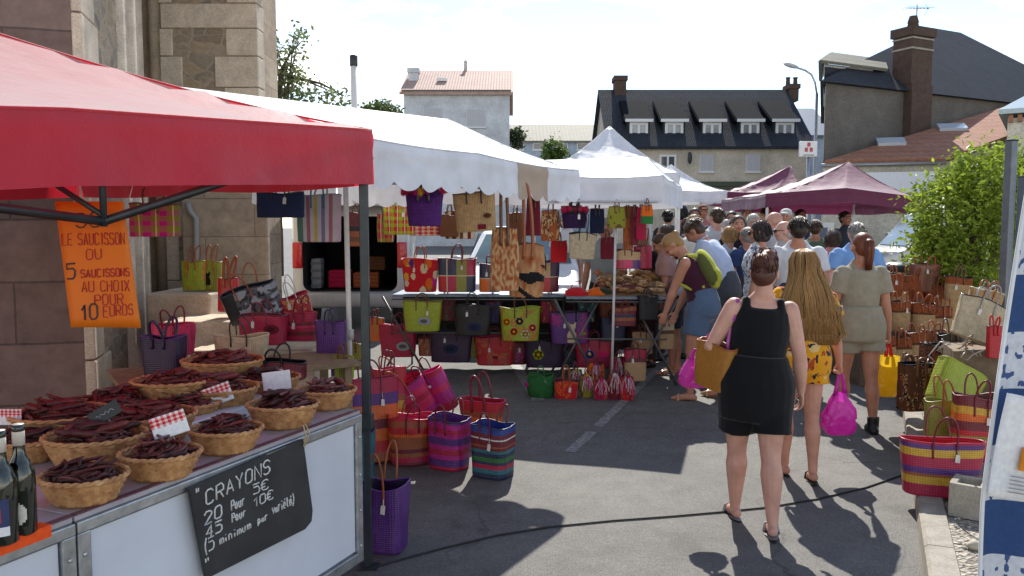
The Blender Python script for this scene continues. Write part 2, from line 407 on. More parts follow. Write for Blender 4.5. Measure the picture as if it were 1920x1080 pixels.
ST_MAUVE = stonemat('mauve_ashlar', ((.255, .185, .165), (.185, .13, .115)), .95, .46, .008, (.13, .10, .09), .6)
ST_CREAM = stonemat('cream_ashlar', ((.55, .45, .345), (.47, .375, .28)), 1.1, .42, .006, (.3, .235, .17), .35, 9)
ST_QUOIN = concmat('quoin_limestone', (.60, .50, .385), 5, .35)
ST_RUB = rubblemat('rubble_stone', ((.30, .22, .14), (.36, .29, .21), (.22, .19, .16), (.42, .33, .22)), 4.2)
ST_RUB2 = rubblemat('dark_rubble', ((.27, .21, .145), (.36, .29, .21), (.21, .18, .145), (.40, .30, .19)), 4.6)
church = empty('church', (-3.2, 6.0, 0), R(15), 'old stone church with pale corner blocks rising behind the red stall', 'church')
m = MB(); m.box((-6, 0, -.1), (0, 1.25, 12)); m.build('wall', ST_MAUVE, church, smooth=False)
rq = random.Random(3)
m = MB(); z = -.1
while z < 12:                                  # rough side wall behind corner blocks
    m.box((.001, .3, z), (.03, 1.25, min(z+3, 12))); z += 3
m.build('rubble_face', ST_RUB, church, smooth=False)
z = 0; k = 0
m = MB()
while z < 11:
    h = rq.uniform(.34, .5); l = (.34, .52)[k % 2]+rq.uniform(-.05, .05); k += 1
    m.box((-.03, -.012, z), (.045, l, z+h-.012), bevel=.012); z += h
m.build('quoin', ST_QUOIN, church, smooth=False)
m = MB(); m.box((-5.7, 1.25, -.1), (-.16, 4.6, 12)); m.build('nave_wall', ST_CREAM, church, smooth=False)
for (yy, r, x0) in ((1.42, .11, -.02), (1.72, .06, -.1), (1.95, .13, -.04), (2.3, .07, -.1), (2.62, .1, -.08), (2.9, .06, -.1)):
    m = MB(); m.lathe([(r*1.7, 0), (r*1.7, .5), (r*1.2, .62), (r, .7), (r, 11.5)], 16, o=(x0, yy, .0)); m.build('column', ST_QUOIN, church)
# second buttress, facing the street
cb = church.matrix_basis.copy()
BX0, BX1, BY = -3.86, -2.83, 9.0
but = MB(); but.box((BX0, BY, -.1), (BX1, BY+.22, 12.5)); but.box((BX0, BY+.22, -.1), (BX1-.3, BY+1.1, 12.5))
ob = but.build('buttress', ST_RUB2, None, smooth=False)
def under_church(o):
    o.parent = church; o.matrix_parent_inverse = Matrix.LocRotScale(church.location, church.rotation_euler.to_quaternion(), None).inverted()
under_church(ob)
m = MB(); z = 0; k = 0
rows = [(.42, .5), (.36, .3), (.4, .62), (.5, .4), (.34, .95), (.4, .32), (.5, .55), (.4, .35), (.34, .45), (.30, .32), (.27, 1.03), (.44, .3), (.3, .45), (.4, .34), (.5, .6)]
while z < 12:
    h, l = rows[k % len(rows)]; k += 1
    m.box((BX1-l, BY-.02, z), (BX1+.03, BY+rq.uniform(.2, .24), z+h-.01), bevel=.01)
    if l < .95: m.box((BX0-.02, BY-.018, z), (BX0+(.22 if k % 2 else .12), BY+.3, z+h-.01), bevel=.01)
    z += h
under_church(m.build('quoin', ST_QUOIN, None, smooth=False))
m = MB()
for zz in (4.32, 9.2): m.box((BX0-.06, BY-.09, zz), (BX1+.07, BY+.22, zz+.14), bevel=.02)
m.box((BX1-.02, BY-.03, 4.46), (BX1+.04, BY+.06, 9.0), bevel=.01)
under_church(m.build('string_course', ST_QUOIN, None, smooth=False))
m = MB(); m.box((-7, 9.75, -.1), (BX0+.4, 12, 12.4)); under_church(m.build('transept_wall', ST_CREAM, None, smooth=False))
m = MB(); m.box((BX0-.42, BY+.25, -.1), (BX0-.03, BY+.74, 12.3), bevel=.03); m.lathe([(.11, 0), (.11, 12)], 14, o=(BX0-.1, BY+.16, 0)); under_church(m.build('pilaster', ST_QUOIN, None))
# pale blocks low on the buttress
m = MB(); m.box((BX0+.2, BY-.11, .0), (BX1+.12, BY-.021, 2.35), bevel=.02); under_church(m.build('plinth', ST_CREAM, None, smooth=False))
m = MB(); m.tube([P(352, 380, 8.82), P(356, 396, 8.84), P(368, 410, 8.84), P(368, 640, 8.84)], .035, 10, (.34, .33, .31)); under_church(m.build('drainpipe', M_PAINT, None))
for (x0, x1, yf, pyt, dp) in ((272, 392, 7.35, 547, 1.0), (300, 470, 6.75, 598, .62), (345, 585, 6.25, 650, .5)):
    a = P(x0, 500, yf); b = P(x1, 500, yf); zt = P(400, pyt, yf+.2).z
    m = MB(); m.box((a.x, yf, -.05), (b.x, yf+dp, zt), bevel=.02); under_church(m.build('step', ST_QUOIN, None, smooth=False))

# ---------------------------------------------------------------- houses
def tilemat(name, a, b, sc=3.2, rot=0):
    t = NT(name); v = t.coords('Object', (1, 1, 1)); w = t.n('ShaderNodeTexWave', wave_type='BANDS', bands_direction='Z', wave_profile='SAW'); w.inputs['Scale'].default_value = sc; w.inputs['Distortion'].default_value = .3
    w2 = t.n('ShaderNodeTexWave', wave_type='BANDS', bands_direction='X'); w2.inputs['Scale'].default_value = sc*.9; t.l(v, w.inputs[0]); t.l(v, w2.inputs[0])
    n = t.noise(v, 1.6, 6, .7); n2 = t.noise(v, 9, 3); c = t.ramp(t.mix(.5, n, n2), [(.34, a), (.66, b)])
    c = t.mix(.55, c, t.ramp(w.outputs[0], [(0, (.45,)*3), (.3, (1,)*3)]), 'MULTIPLY')
    t.base(c, .75, 0, .3); t.bump(t.mix(.5, w.outputs[0], w2.outputs[0]), .6, .04); return t.m
SLATE = tilemat('slate', (.018, .022, .03), (.04, .046, .058), 4)
SLATE_D = plain('dull_slate', (.010, .012, .016), .95, 0, .3, 6, .05)
TILE = tilemat('clay_tile', (.28, .12, .075), (.44, .22, .14), 1.9)
TILE2 = tilemat('pale_clay_tile', (.36, .22, .18), (.52, .37, .31), 2.2)
FIBRO = tilemat('weathered_sheeting', (.16, .155, .12), (.24, .225, .18), 1.2)
REND_W = concmat('white_render', (.62, .64, .68), 1.2, .1); REND_B = concmat('beige_render', (.62, .56, .47), 1.0, .15)
REND_G = concmat('grey_render', (.16, .145, .13), 1.1, .25); REND_C = concmat('cream_render', (.58, .55, .47), 1.0, .12)
REND_BL = concmat('blue_render', (.40, .47, .56), 1.0, .12); BRICK = concmat('sooty_brick', (.10, .068, .055), 7, .6)
WHITEP = plain('white_joinery', (.72, .73, .74), .45, 0, .05)
PALEGLASS = glassmat('curtained_glass', (.26, .27, .28), .15)
def window(parent, x0, x1, z0, z1, y=-.02, shutter=0, cols=2, fw=.06, glass=None):
    """frame with panes behind it, shutter = share of the height covered by a roller blind; in the parent's XZ plane"""
    m = MB(); w = fw
    m.box((x0, y-.03, z0), (x1, y+.03, z0+w)); m.box((x0, y-.03, z1-w), (x1, y+.03, z1))
    for i in range(cols+1):
        xx = lerp(x0, x1-w, i/cols); m.box((xx, y-.029, z0+w), (xx+w, y+.029, z1-w))
    m.box((x0-.06, y-.1, z0-.07), (x1+.06, y+.02, z0-.002))
    f = m.build('window', WHITEP, parent, smooth=False)
    m = MB(); m.box((x0+w*.5, y+.005, z0+w*.5), (x1-w*.5, y+.012, z1-w*.5)); m.build('pane', glass or GLASS, f, smooth=False)
    if shutter:
        m = MB(); zs = lerp(z1, z0, shutter); k = zs
        while k < z1-.01: m.box((x0+w*.4, y-.05, k), (x1-w*.4, y-.031, min(k+.085, z1))); k += .09
        m.build('shutter', plain('roller_blind', (.5, .5, .53), .6, 0, .08), f, smooth=False)
    return f
def prism(m, x0, x1, y0, y1, ze, zr, over=.25, yr=None, th=.14):
    """gable roof, ridge along X"""
    yr = (y0+y1)/2 if yr is None else yr
    for (ya, yb, s) in ((y0-over, yr, -1), (yr, y1+over, 1)):
        za = ze-(zr-ze)*over/(yr-y0) if s < 0 else zr; zb = zr if s < 0 else ze-(zr-ze)*over/(y1-yr)
        p = [V((x0, ya, za)), V((x1, ya, za)), V((x1, yb, zb)), V((x0, yb, zb))]
        m.quad(*p); lo = [q-V((0, 0, th)) for q in p]; m.quad(*lo[::-1])
        for i in range(4): m.quad(p[i], lo[i], lo[(i+1) % 4], p[(i+1) % 4])
def gable_house(name, loc, w, dep, ze, zr, wall, roofm, label, zb=-1.5):
    h = empty(name, loc, 0, label, 'house'); m = MB()
    m.box((0, 0, zb), (w, dep, ze-.03))
    for x in (0.004, w-.004): m.poly([(x, 0, ze-.03), (x, dep, ze-.03), (x, dep/2, zr-.12)])
    m.build('wall', wall, h, smooth=False)
    m = MB(); prism(m, -.22, w+.22, 0, dep, ze, zr); r = m.build('roof', roofm, h, smooth=False)
    return h, r
def chimney(parent, x, y, z0, z1, w, d, mat, pots=1):
    m = MB(); m.box((x-w/2, y-d/2, z0), (x+w/2, y+d/2, z1-.25)); m.box((x-w/2-.07, y-d/2-.07, z1-.25), (x+w/2+.07, y+d/2+.07, z1))
    for i in range(pots): m.lathe([(.13, z1), (.11, z1+.35), (.14, z1+.36), (.14, z1+.42)], 10, o=(x+(i-(pots-1)/2)*.4, y, 0))
    return m.build('chimney', mat, parent, smooth=False)
# white house with the pale tiled roof
a = P(757, 170, 45); b = P(955, 170, 45)
hw, hr = gable_house('house', (a.x, 45, gz(45)), b.x-a.x, 8, a.z-gz(45), P(800, 132, 49).z-gz(45), REND_W, TILE2, 'white house with pale red tiled roof above the white awning')
def lx(h, px, y=45): return P(px, 300, y).x-h.location.x
def lz(h, py, y=45): return P(900, py, y).z-h.location.z
window(hw, lx(hw, 795), lx(hw, 830), lz(hw, 236), lz(hw, 203), shutter=.72)
window(hw, lx(hw, 875), lx(hw, 910), lz(hw, 238), lz(hw, 205), shutter=1)
m = MB(); m.box((-.1, -.14, lz(hw, 174)), (b.x-a.x+.1, -.02, lz(hw, 169))); m.build('gutter', plain('brown_gutter', (.12, .08, .07)), hw, smooth=False)
chimney(hr, .3, 2.2, lz(hw, 165), lz(hw, 128, 47), .55, .6, REND_W, 0)
m = MB(); m.box((1.7, 1.55, lz(hw, 152, 46.6)), (2.25, 1.75, lz(hw, 146, 46.6))); m.build('skylight', WHITEP, hr, smooth=False)
m = MB(); m.lathe([(.12, 0), (.1, .5), (.16, .55), (0, .7)], 10, o=(3.2, 4, lz(hw, 134, 49))); m.build('vent_pipe', REND_W, hr)
# long slate-roofed house with five dormers
a = P(1146, 268, 40); b = P(1520, 268, 40)
hg, gr = gable_house('house', (a.x, 40, gz(40)), b.x-a.x, 8.6, a.z-gz(40), P(1300, 168, 44.3).z-gz(40), REND_B, SLATE, 'long beige house with dark slate roof and five dormer windows')
def gx(px, y=40): return P(px, 300, y).x-hg.location.x
def gzz(py, y=40): return P(1300, py, y).z-hg.location.z
for px in (1197, 1263, 1334, 1405, 1470):
    y0 = .75; yw = 40+y0; xc = gx(px, yw); z0, z1 = gzz(258, yw), gzz(227, yw); w = .46
    m = MB(); m.box((xc-w-.1, y0+.03, z0-.15), (xc+w+.1, y0+2.2, z1+.02)); dm = m.build('dormer', SLATE, hg, smooth=False)
    m = MB(); m.poly([(xc-w-.24, y0-.18, z1), (xc+w+.24, y0-.18, z1), (xc+w+.2, y0+2.4, z1+1.35), (xc-w-.2, y0+2.4, z1+1.35)]); m.poly([(xc-w-.24, y0-.18, z1-.02), (xc-w-.2, y0+2.4, z1+.0), (xc-w-.2, y0+2.4, z1+1.35), ]); 
    m.build('dormer_roof', SLATE_D, dm, smooth=False, solid=.08)
    m = MB(); m.box((xc-w-.24, y0-.2, z1-.06), (xc+w+.24, y0-.15, z1+.09)); m.build('fascia', WHITEP, dm, smooth=False)
    window(hg, xc-w, xc+w, z0, z1-.06, y0, cols=2, fw=.13, glass=PALEGLASS)
for px, w, sh, f in ((1252, .42, 0, .1), (1325, .34, .95, .06), (1412, .34, .95, .06)):
    xc = gx(px); window(hg, xc-w, xc+w, gzz(322), gzz(290), -.02, sh, 2, f)
chimney(gr, gx(1160, 44)+.05, 4.3, gzz(190, 44), gzz(143, 44), .6, 1.0, BRICK, 0); chimney(gr, gx(1484, 44), 4.3, gzz(190, 44), gzz(158, 44), .5, .9, BRICK, 2)
m = MB(); m.box((gx(1290), -.35, gzz(350)), (gx(1470), -.03, gzz(341))); m.box((gx(1300), -.32, gzz(362)), (gx(1460), -.04, gzz(352))); m.build('shopfront', plain('green_fascia', (.06, .08, .05)), hg, smooth=False)
m = MB(); m.ball((gx(1291), -.3, gzz(297)), (.11, .1, .3)); m.box((gx(1291)-.02, -.25, gzz(288)), (gx(1291)+.02, 0, gzz(286))); m.build('wall_lantern', BLACKMETAL, hg)
# long low building far behind
a = P(955, 262, 62); b = P(1150, 262, 62)
hl, lr = gable_house('long_building', (a.x, 62, gz(62)), b.x-a.x, 9, a.z-gz(62), P(1000, 232, 66).z-gz(62), REND_BL, FIBRO, 'low pale blue building with weathered grey roof far behind the tents'); hl['category'] = 'building'
for i in range(5):
    x0 = lerp(0, b.x-a.x-1.2, i/4); window(hl, x0+.1, x0+1.1, P(960, 281, 62).z-hl.location.z, P(960, 268, 62).z-hl.location.z, cols=1)
a = P(1498, 262, 52); b = P(1560, 262, 52)
hb, br_ = gable_house('house', (a.x, 52, gz(52)), b.x-a.x, 8, P(1500, 250, 52).z-gz(52), P(1500, 203, 56).z-gz(52), REND_BL, plain('blue_slate', (.06, .10, .17), .5), 'blue roofed house glimpsed between slate house and grey house')
# dark grey house with the tall chimney
A = V((P(1547, 200, 26).x, 26, 0)); e = (V((20, 31, 0))-A).normalized(); nrm = V((-e.y, e.x, 0))
hd = empty('house', (A.x, A.y, 0), math.atan2(e.y, e.x), 'dark grey rendered house with hipped slate roof and tall brick chimney', 'house')
ze = 6.35; L = 17
m = MB(); m.box((0, 0, -.2), (L, 7, ze)); m.build('wall', REND_G, hd, smooth=False)
m = MB(); m.box((-.02, -.0, .2), (-.003, 7, ze-.1)); m.build('front_wall', REND_C, hd, smooth=False)
m = MB(); o = .25; rz_ = 9.95; r1, r2, ry = 5.9, 7.8, 3.6
sh_ = 1.1; E = [V((-o, -o, ze)), V((L+o, -o, ze)), V((L+o, 7+o, ze)), V((-o, 7+o, ze))]; T = [V((r1, ry, rz_)), V((r2, ry, rz_))]
m.poly([E[0], E[1], T[1], T[0]]); m.poly([E[1], E[2], T[1]]); m.poly([E[2], E[3], T[0], T[1]]); m.poly([E[3], E[0], T[0]]); m.poly([E[3], E[2], E[1], E[0]])
rf = m.build('roof', SLATE, hd, smooth=False)
m = MB(); cx = 4.17; m.box((cx-.48, -.32, 2.5), (cx+.56, .5, 6.6)); m.box((cx-.5, -.28, 6.6), (cx+.54, .46, 8.2)); m.box((cx-.57, -.36, 8.2), (cx+.61, .54, 8.5))
ch_ = m.build('chimney', BRICK, hd, smooth=False)
m = MB(); m.box((cx-.53, -.31, 7.75), (cx+.57, .49, 7.81)); m.box((cx-.53, -.31, 8.1), (cx+.57, .49, 8.15)); m.build('band', CONC, ch_, smooth=False)
m = MB(); m.lathe([(.22, 8.5), (.17, 8.7), (.19, 8.73), (.13, 8.95)], 10, o=(cx, .1, 0)); m.build('chimney_pot', BRICK, ch_)
m = MB(); m.tube([(cx+.3, .2, 8.45), (cx+.3, .2, 9.4)], .02, 6); m.tube([(cx-.5, .2, 9.15), (cx+.9, .2, 9.33)], .015, 5)
for i in range(9):
    x = cx-.5+1.4*i/8; z = 9.15+.18*i/8; m.tube([(x, -.2+.02*i, z-.0), (x, .6-.02*i, z)], .008, 4)
m.tube([(cx+.7, .2, 9.5), (cx+.9, .2, 9.33), (cx+.7, .2, 9.1)], .01, 4)
m.build('antenna', plain('antenna_metal', (.25, .25, .25), .4, .6), ch_)
m = MB(); m.box((-.1, .5, ze-.2), (2.2, 2.6, 7.1)); dd = m.build('dormer', REND_W, hd, smooth=False)
m = MB(); q = [V((-.3, .3, 7.1)), V((2.9, .3, 7.1)), V((2.9, 1.5, 7.75)), V((.2, 1.5, 7.75))]; m.poly(q); m.poly([V((-.3, 2.9, 7.1)), V((-.3, .3, 7.1)), q[3]]); m.build('dormer_roof', FIBRO, dd, smooth=False, solid=.1)
m = MB(); m.box((-.05, .47, ze-.2), (2.25, .497, 7.0)); m.build('dormer_side', SLATE, dd, smooth=False)
Wd_ = V((.36, .93, 0)).normalized(); kx = Wd_.dot(e)/Wd_.dot(nrm); SHM = Matrix(((1, kx, 0, 0), (0, 1, 0, 0), (0, 0, 1, 0), (0, 0, 0, 1)))   # the plot is skewed: its street front follows the lane
for o_ in [hd]+list(hd.children_recursive):
    if o_.type == 'MESH' and o_.parent.name.startswith(('house', 'roof', 'dormer')) and not o_.name.startswith(('chimney', 'band', 'antenna')): o_.data.transform(SHM)
# low tiled building in front of it
EL, ER = P(1546, 302, 25.6), P(1772, 302, 24.6); z0 = .5*(EL.z+ER.z); EL.z = ER.z = z0
Vg = P(1888, 258, 26.0); TR = P(1975, 178, 30.4)
nn = (ER-EL).cross(Vg-EL).normalized(); dd_ = nn.dot(EL)
def onplane(p): q = p.copy(); q.z = (dd_-nn.x*p.x-nn.y*p.y)/nn.z; return q
TR = onplane(TR); far = onplane(V((TR.x+9, TR.y, 0))); near = onplane(V((Vg.x+8, Vg.y, 0)))
ht = empty('tiled_building', (EL.x, EL.y, 0), 0, 'low building with orange clay tile roof and two skylights beside the bush', 'building'); oL = V((EL.x, EL.y, 0))
m = MB(); pts = [q-oL for q in (EL, ER, Vg, near, far, TR)]; m.poly(pts); rt = m.build('roof', TILE, ht, smooth=False, solid=.12)
m = MB(); y = .12
m.poly([(0, y, -.2), (ER.x-EL.x-.1, y-.9, -.2), (ER.x-EL.x-.1, y-.9, z0-.13), (0, y, z0-.13)])
m.poly([(ER.x-EL.x-.1, y-.9, -.2), (Vg.x-oL.x, Vg.y-oL.y, -.2), (Vg.x-oL.x, Vg.y-oL.y, Vg.z-.15), (ER.x-EL.x-.1, y-.9, z0-.13)])
m.build('wall', REND_C, ht, smooth=False)
m = MB(); a = P(1598, 330, 25.2)-oL; b = P(1752, 330, 24.55)-oL; m.poly([V((a.x, a.y-.15, 2.6)), V((b.x, b.y-.15, 2.6)), V((b.x, b.y-.15, 3.45)), V((a.x, a.y-.15, 3.45))]); m.build('shop_sign', plain('pale_sign', (.66, .69, .76), .5, 0, .04), ht, smooth=False, solid=.06)
m = MB(); m.tube([V((-.1, -.02, z0-.1)), V((ER.x-EL.x, ER.y-EL.y-.05, z0-.1))], .06, 8); m.build('gutter', plain('zinc_gutter', (.3, .3, .3), .4, .6), ht)
for i in range(2):
    c0 = onplane(P(1785+i*-115, 222+i*48, 27.4-i*.8)); u = (ER-EL).normalized(); w_ = nn.cross(u) if nn.z > 0 else u.cross(nn); n2 = nn if nn.z > 0 else -nn
    m = MB(); 
    q = [c0+u*a_*.42+w_*b_*.32+n2*.1 for a_, b_ in ((-1, -1), (1, -1), (1, 1), (-1, 1))]; m.poly([p-oL for p in q]); m.build('skylight', plain('sky_glass', (.55, .6, .66), .1, 0, .05), rt, smooth=False, solid=.12)
# pale house at the far right edge
hp = empty('house', (P(1886, 300, 21).x, 21, 0), R(-34), 'cream wall with brick dentils at the right edge behind the bush', 'house')
zt = P(1886, 222, 21).z
m = MB(); m.box((0, 0, -.2), (7, 6, zt)); m.build('wall', REND_C, hp, smooth=False)
m = MB(); m.box((-.2, -.2, zt+.1), (7.2, 6.2, zt+.22)); m.poly([(-.2, -.2, zt+.22), (7.2, -.2, zt+.22), (7.2, 3, zt+1.3), (.9, 3, zt+1.3)]); m.poly([(-.2, 6.2, zt+.22), (-.2, -.2, zt+.22), (.9, 3, zt+1.3)]); m.build('roof', plain('zinc_roof', (.3, .36, .38), .35, .5), hp, smooth=False)
m = MB()
for i in range(34): m.box((i*.2+.02, -.1, zt-.12), (i*.2+.12, -.004, zt+.08))
m.build('dentil', TILE, hp, smooth=False)

# ---------------------------------------------------------------- lamp, sign, flue
d = 27; b0 = P(1528, 300, d); 
lamp = empty('street_lamp', (b0.x, d, gz(d)), 0, 'tall grey street lamp with curved arm in front of grey house', 'street lamp')
zz = lambda py: P(1500, py, d).z-gz(d)
xx = lambda px: P(px, 200, d).x-b0.x
m = MB(); m.lathe([(.13, 0), (.11, .9), (.07, 1.0), (.05, zz(175))], 10); m.build('pole', STEEL, lamp)
m = MB(); m.tube([(0, 0, zz(176)), (xx(1527), 0, zz(155)), (xx(1520), 0, zz(140)), (xx(1508), 0, zz(132)), (xx(1490), 0, zz(126))], .035, 8); m.build('arm', STEEL, lamp)
m = MB(); m.ball((xx(1481), 0, zz(123)), (.27, .13, .07), (.5, .5, .52), rot=Matrix.Rotation(R(16), 3, 'Y')); m.build('lamp_head', M_PAINT, lamp)
d = 24; a = P(1499, 265, d); b = P(1531, 294, d)
sg = empty('shop_sign', ((a.x+b.x)/2, d, gz(d)), 0, 'square white sign with three dark red marks on a post', 'sign'); W = b.x-a.x
z1, z0_ = a.z-gz(d), b.z-gz(d)
m = MB(); m.box((-W/2, -.06, z0_), (W/2, .06, z1), bevel=.02); m.build('panel', WHITEP, sg, smooth=False)
m = MB()
for (u, v_) in ((.5, .78), (.36, .45), (.64, .45)): m.lathe([(.055, -.01), (.055, .01)], 12, o=(0, 0, 0)) if 0 else m.box((-W/2+u*W-.045, -.075, z0_+v_*(z1-z0_)-.06), (-W/2+u*W+.045, -.062, z0_+v_*(z1-z0_)+.06), (.45, .03, .05), bevel=.005)
m.build('emblem', M_PAINT, sg, smooth=False)
m = MB(); m.box((-W*.3, -.075, z0_+.07*(z1-z0_)), (W*.3, -.062, z0_+.13*(z1-z0_)), (.2, .2, .22)); m.build('caption_line', M_PAINT, sg, smooth=False)
m = MB(); m.tube([(.05, .1, 0), (.05, .1, z1)], .05, 10); m.build('post', STEEL, sg)
d = 19; a = P(663, 103, d)
fl = empty('flue_pipe', (a.x, d, gz(d)), 0, 'tall white flue pipe with dark cap rising behind the white awning', 'chimney pipe')
m = MB(); m.tube([(0, 0, 0), (0, 0, a.z-gz(d)-.25)], .075, 12, (.72, .72, .72)); m.build('pipe', M_PAINT, fl)
m = MB(); m.lathe([(.085, a.z-gz(d)-.26), (.095, a.z-gz(d)-.24), (.095, a.z-gz(d)-.02), (.06, a.z-gz(d))], 12); m.build('cap', BLACKMETAL, fl)

# ---------------------------------------------------------------- trees and bushes
LEAF = colmat('leaves', .5, .4, bump=.1, nscale=3, trans=.45, var=.25)
BARK = concmat('bark', (.12, .09, .065), 9, .8)
def crown(blobs, n, size, cols, seed, parent, clump=9, name='crown', spread=.3):
    r = random.Random(seed); m = MB(); tot = sum(b[1][0]*b[1][1]*b[1][2] for b in blobs)
    for (c, rad) in blobs:
        k = int(n*rad[0]*rad[1]*rad[2]/tot/clump)+1
        for _ in range(k):
            while True:
                q = V((r.uniform(-1, 1), r.uniform(-1, 1), r.uniform(-1, 1)))
                if .12 < q.length < 1 and r.random() < .25+.75*q.length: break
            cen = V(c)+V((q.x*rad[0], q.y*rad[1], q.z*rad[2])); sp = spread*min(rad)*r.uniform(.4, 1.2)
            base = mixc(cols[0], cols[1], r.random()); drift = V((r.gauss(0, 1), r.gauss(0, 1), r.gauss(.3, 1))).normalized()
            for _ in range(clump):
                p = cen+V((r.gauss(0, 1), r.gauss(0, 1), r.gauss(0, 1)))*sp*.6+drift*r.uniform(-1, 1)*sp
                a = (V((r.gauss(0, 1), r.gauss(0, 1), r.gauss(0, .7)))).normalized(); b = a.orthogonal().normalized(); b = Quaternion(a, r.uniform(0, 6.3)) @ b
                s = size*r.uniform(.6, 1.3); nrm_ = a.cross(b)*s*.18; g = r.uniform(.75, 1.25)
                c_ = tuple(x*g for x in base)
                m.poly([p-a*s, p+b*s*.45+nrm_, p+a*s, p-b*s*.45+nrm_], c_)
    return m.build(name, LEAF, parent, smooth=False)
def trunk(parent, base, top, r0, branches, seed, name='trunk'):
    r = random.Random(seed); m = MB(); base = V(base); top = V(top)
    pts = [base.lerp(top, i/5)+V((r.gauss(0, 1), r.gauss(0, 1), 0))*r0*.4*(i > 0) for i in range(6)]
    m.tube(pts, [r0*(1-.12*i) for i in range(6)], 9)
    for e_ in branches:
        s_ = pts[r.randint(2, 5)]; e_ = V(e_); md = s_.lerp(e_, .5)+V((r.gauss(0, 1), r.gauss(0, 1), .6))*r0
        m.tube([s_, md, e_], [r0*.45, r0*.28, r0*.08], 6)
    return m.build(name, BARK, parent)
def tree(name, loc, blobs, n, size, cols, label, cat, seed, r0=.15, group=None, clump=9, spread=.3):
    t_ = empty(name, loc, 0, label, cat, group)
    loc = V(loc); bl = [(V(c)-loc, rr) for c, rr in blobs]
    hi = max(b[0].z for b in bl)
    trunk(t_, (0, 0, -.05), (bl[0][0].x*.6, bl[0][0].y*.6, hi*.85), r0, [b[0]+V((rnd.uniform(-.5, .5)*b[1][0], 0, rnd.uniform(-.3, .5)*b[1][2])) for b in bl for _ in range(4)], seed)
    crown(bl, n, size, cols, seed, t_, clump, spread=spread); return t_
GL = ((.10, .14, .055), (.20, .24, .09)); GB = ((.15, .23, .022), (.36, .45, .05)); GD = ((.03, .05, .02), (.07, .1, .035))
d = 24
tree('tree', (P(520, 300, d).x, d, gz(d)), [(P(528, 175, d), (1.0, .9, .65)), (P(590, 185, d), (.6, .6, .35)), (P(505, 90, d), (.45, .5, .55)), (P(560, 70, d), (.35, .4, .5)), (P(640, 188, d), (.5, .5, .45)), (P(540, 125, d), (.6, .5, .5))], 1700, .085, GL, 'slender tree with sparse leaves against the sky beside the church', 'tree', 5, .12, clump=5, spread=.55)
d = 38
tree('tree', (P(715, 300, d).x, d, gz(d)), [(P(715, 215, d), (1.0, .9, .6))], 2600, .09, GD and ((.07, .11, .025), (.13, .17, .04)), 'round green treetop left of the white house', 'tree', 6, .14)
d = 33
tree('tree', (P(1040, 330, d).x, d, gz(d)), [(P(1036, 288, d), (.45, .5, .6)), (P(1050, 300, d), (.4, .4, .5))], 1600, .08, ((.07, .12, .02), (.13, .2, .04)), 'small bright green tree below the low blue building', 'tree', 8, .09)
d = 48
tree('tree', (P(968, 300, d).x, d, gz(d)), [(P(968, 258, d), (.55, .6, .6))], 1000, .1, GD, 'dark green tree at the right corner of the white house', 'tree', 9, .1)
d = 9.6
bs = empty('bush', (P(1810, 560, d).x, d, gz(d)+.05), 0, 'large bright green leafy bush beside the grey post', 'bush')
bl = [(P(1805, 430, d), (.62, .6, .75)), (P(1840, 340, d), (.42, .45, .42)), (P(1770, 400, d), (.35, .4, .5)), (P(1760, 490, d), (.3, .4, .35)), (P(1880, 400, d+.3), (.5, .5, .75)), (P(1790, 520, d), (.5, .5, .3)), (P(1800, 330, d), (.25, .3, .3)), (P(1750, 450, d), (.25, .3, .3)), (P(1920, 370, d+.5), (.5, .5, .7))]
bl = [(c-bs.location, r_) for c, r_ in bl]
trunk(bs, (0, 0, -.05), (0, 0, 1.2), .06, [b[0]+V((rnd.uniform(-.2, .2), 0, .1)) for b in bl for _ in range(3)], 4, 'stem')
crown(bl, 13000, .042, GB, 21, bs, 10, 'foliage', .34)
# ================================================================ TENTS
def tentmat(name, c, trans, rough=.42, spec=.7, sc=5, sheen=.25, tcol=None):
    t = NT(name); v = t.coords(); n = t.noise(v, sc, 5, .55); f = t.noise(v, 130, 2)
    col = t.mix(1, c, t.ramp(n, [(.3, (.88,)*3), (.7, (1.06,)*3)]), 'MULTIPLY')
    t.base(col, rough, 0, spec); t.b.inputs['Sheen Weight'].default_value = sheen; t.b.inputs['Sheen Roughness'].default_value = .4
    t.bump(t.mix(.10, n, f), .32, .04); t.translucent(tcol or col, trans); return t.m
T_RED = tentmat('red_canvas', (.55, .016, .050), .42, .5, .30, 5, 1.0, (.80, .03, .06)); T_WHITE = tentmat('white_canvas', (.78, .79, .84), .16, .5, .5)
T_RED.node_tree.nodes['Principled BSDF'].inputs['Sheen Roughness'].default_value = .55; T_PURPLE = tentmat('plum_canvas', (.17, .03, .08), .2, .5, .3, 5, .55); T_TAN = tentmat('tan_canvas', (.52, .40, .30), .2, .6, .3)
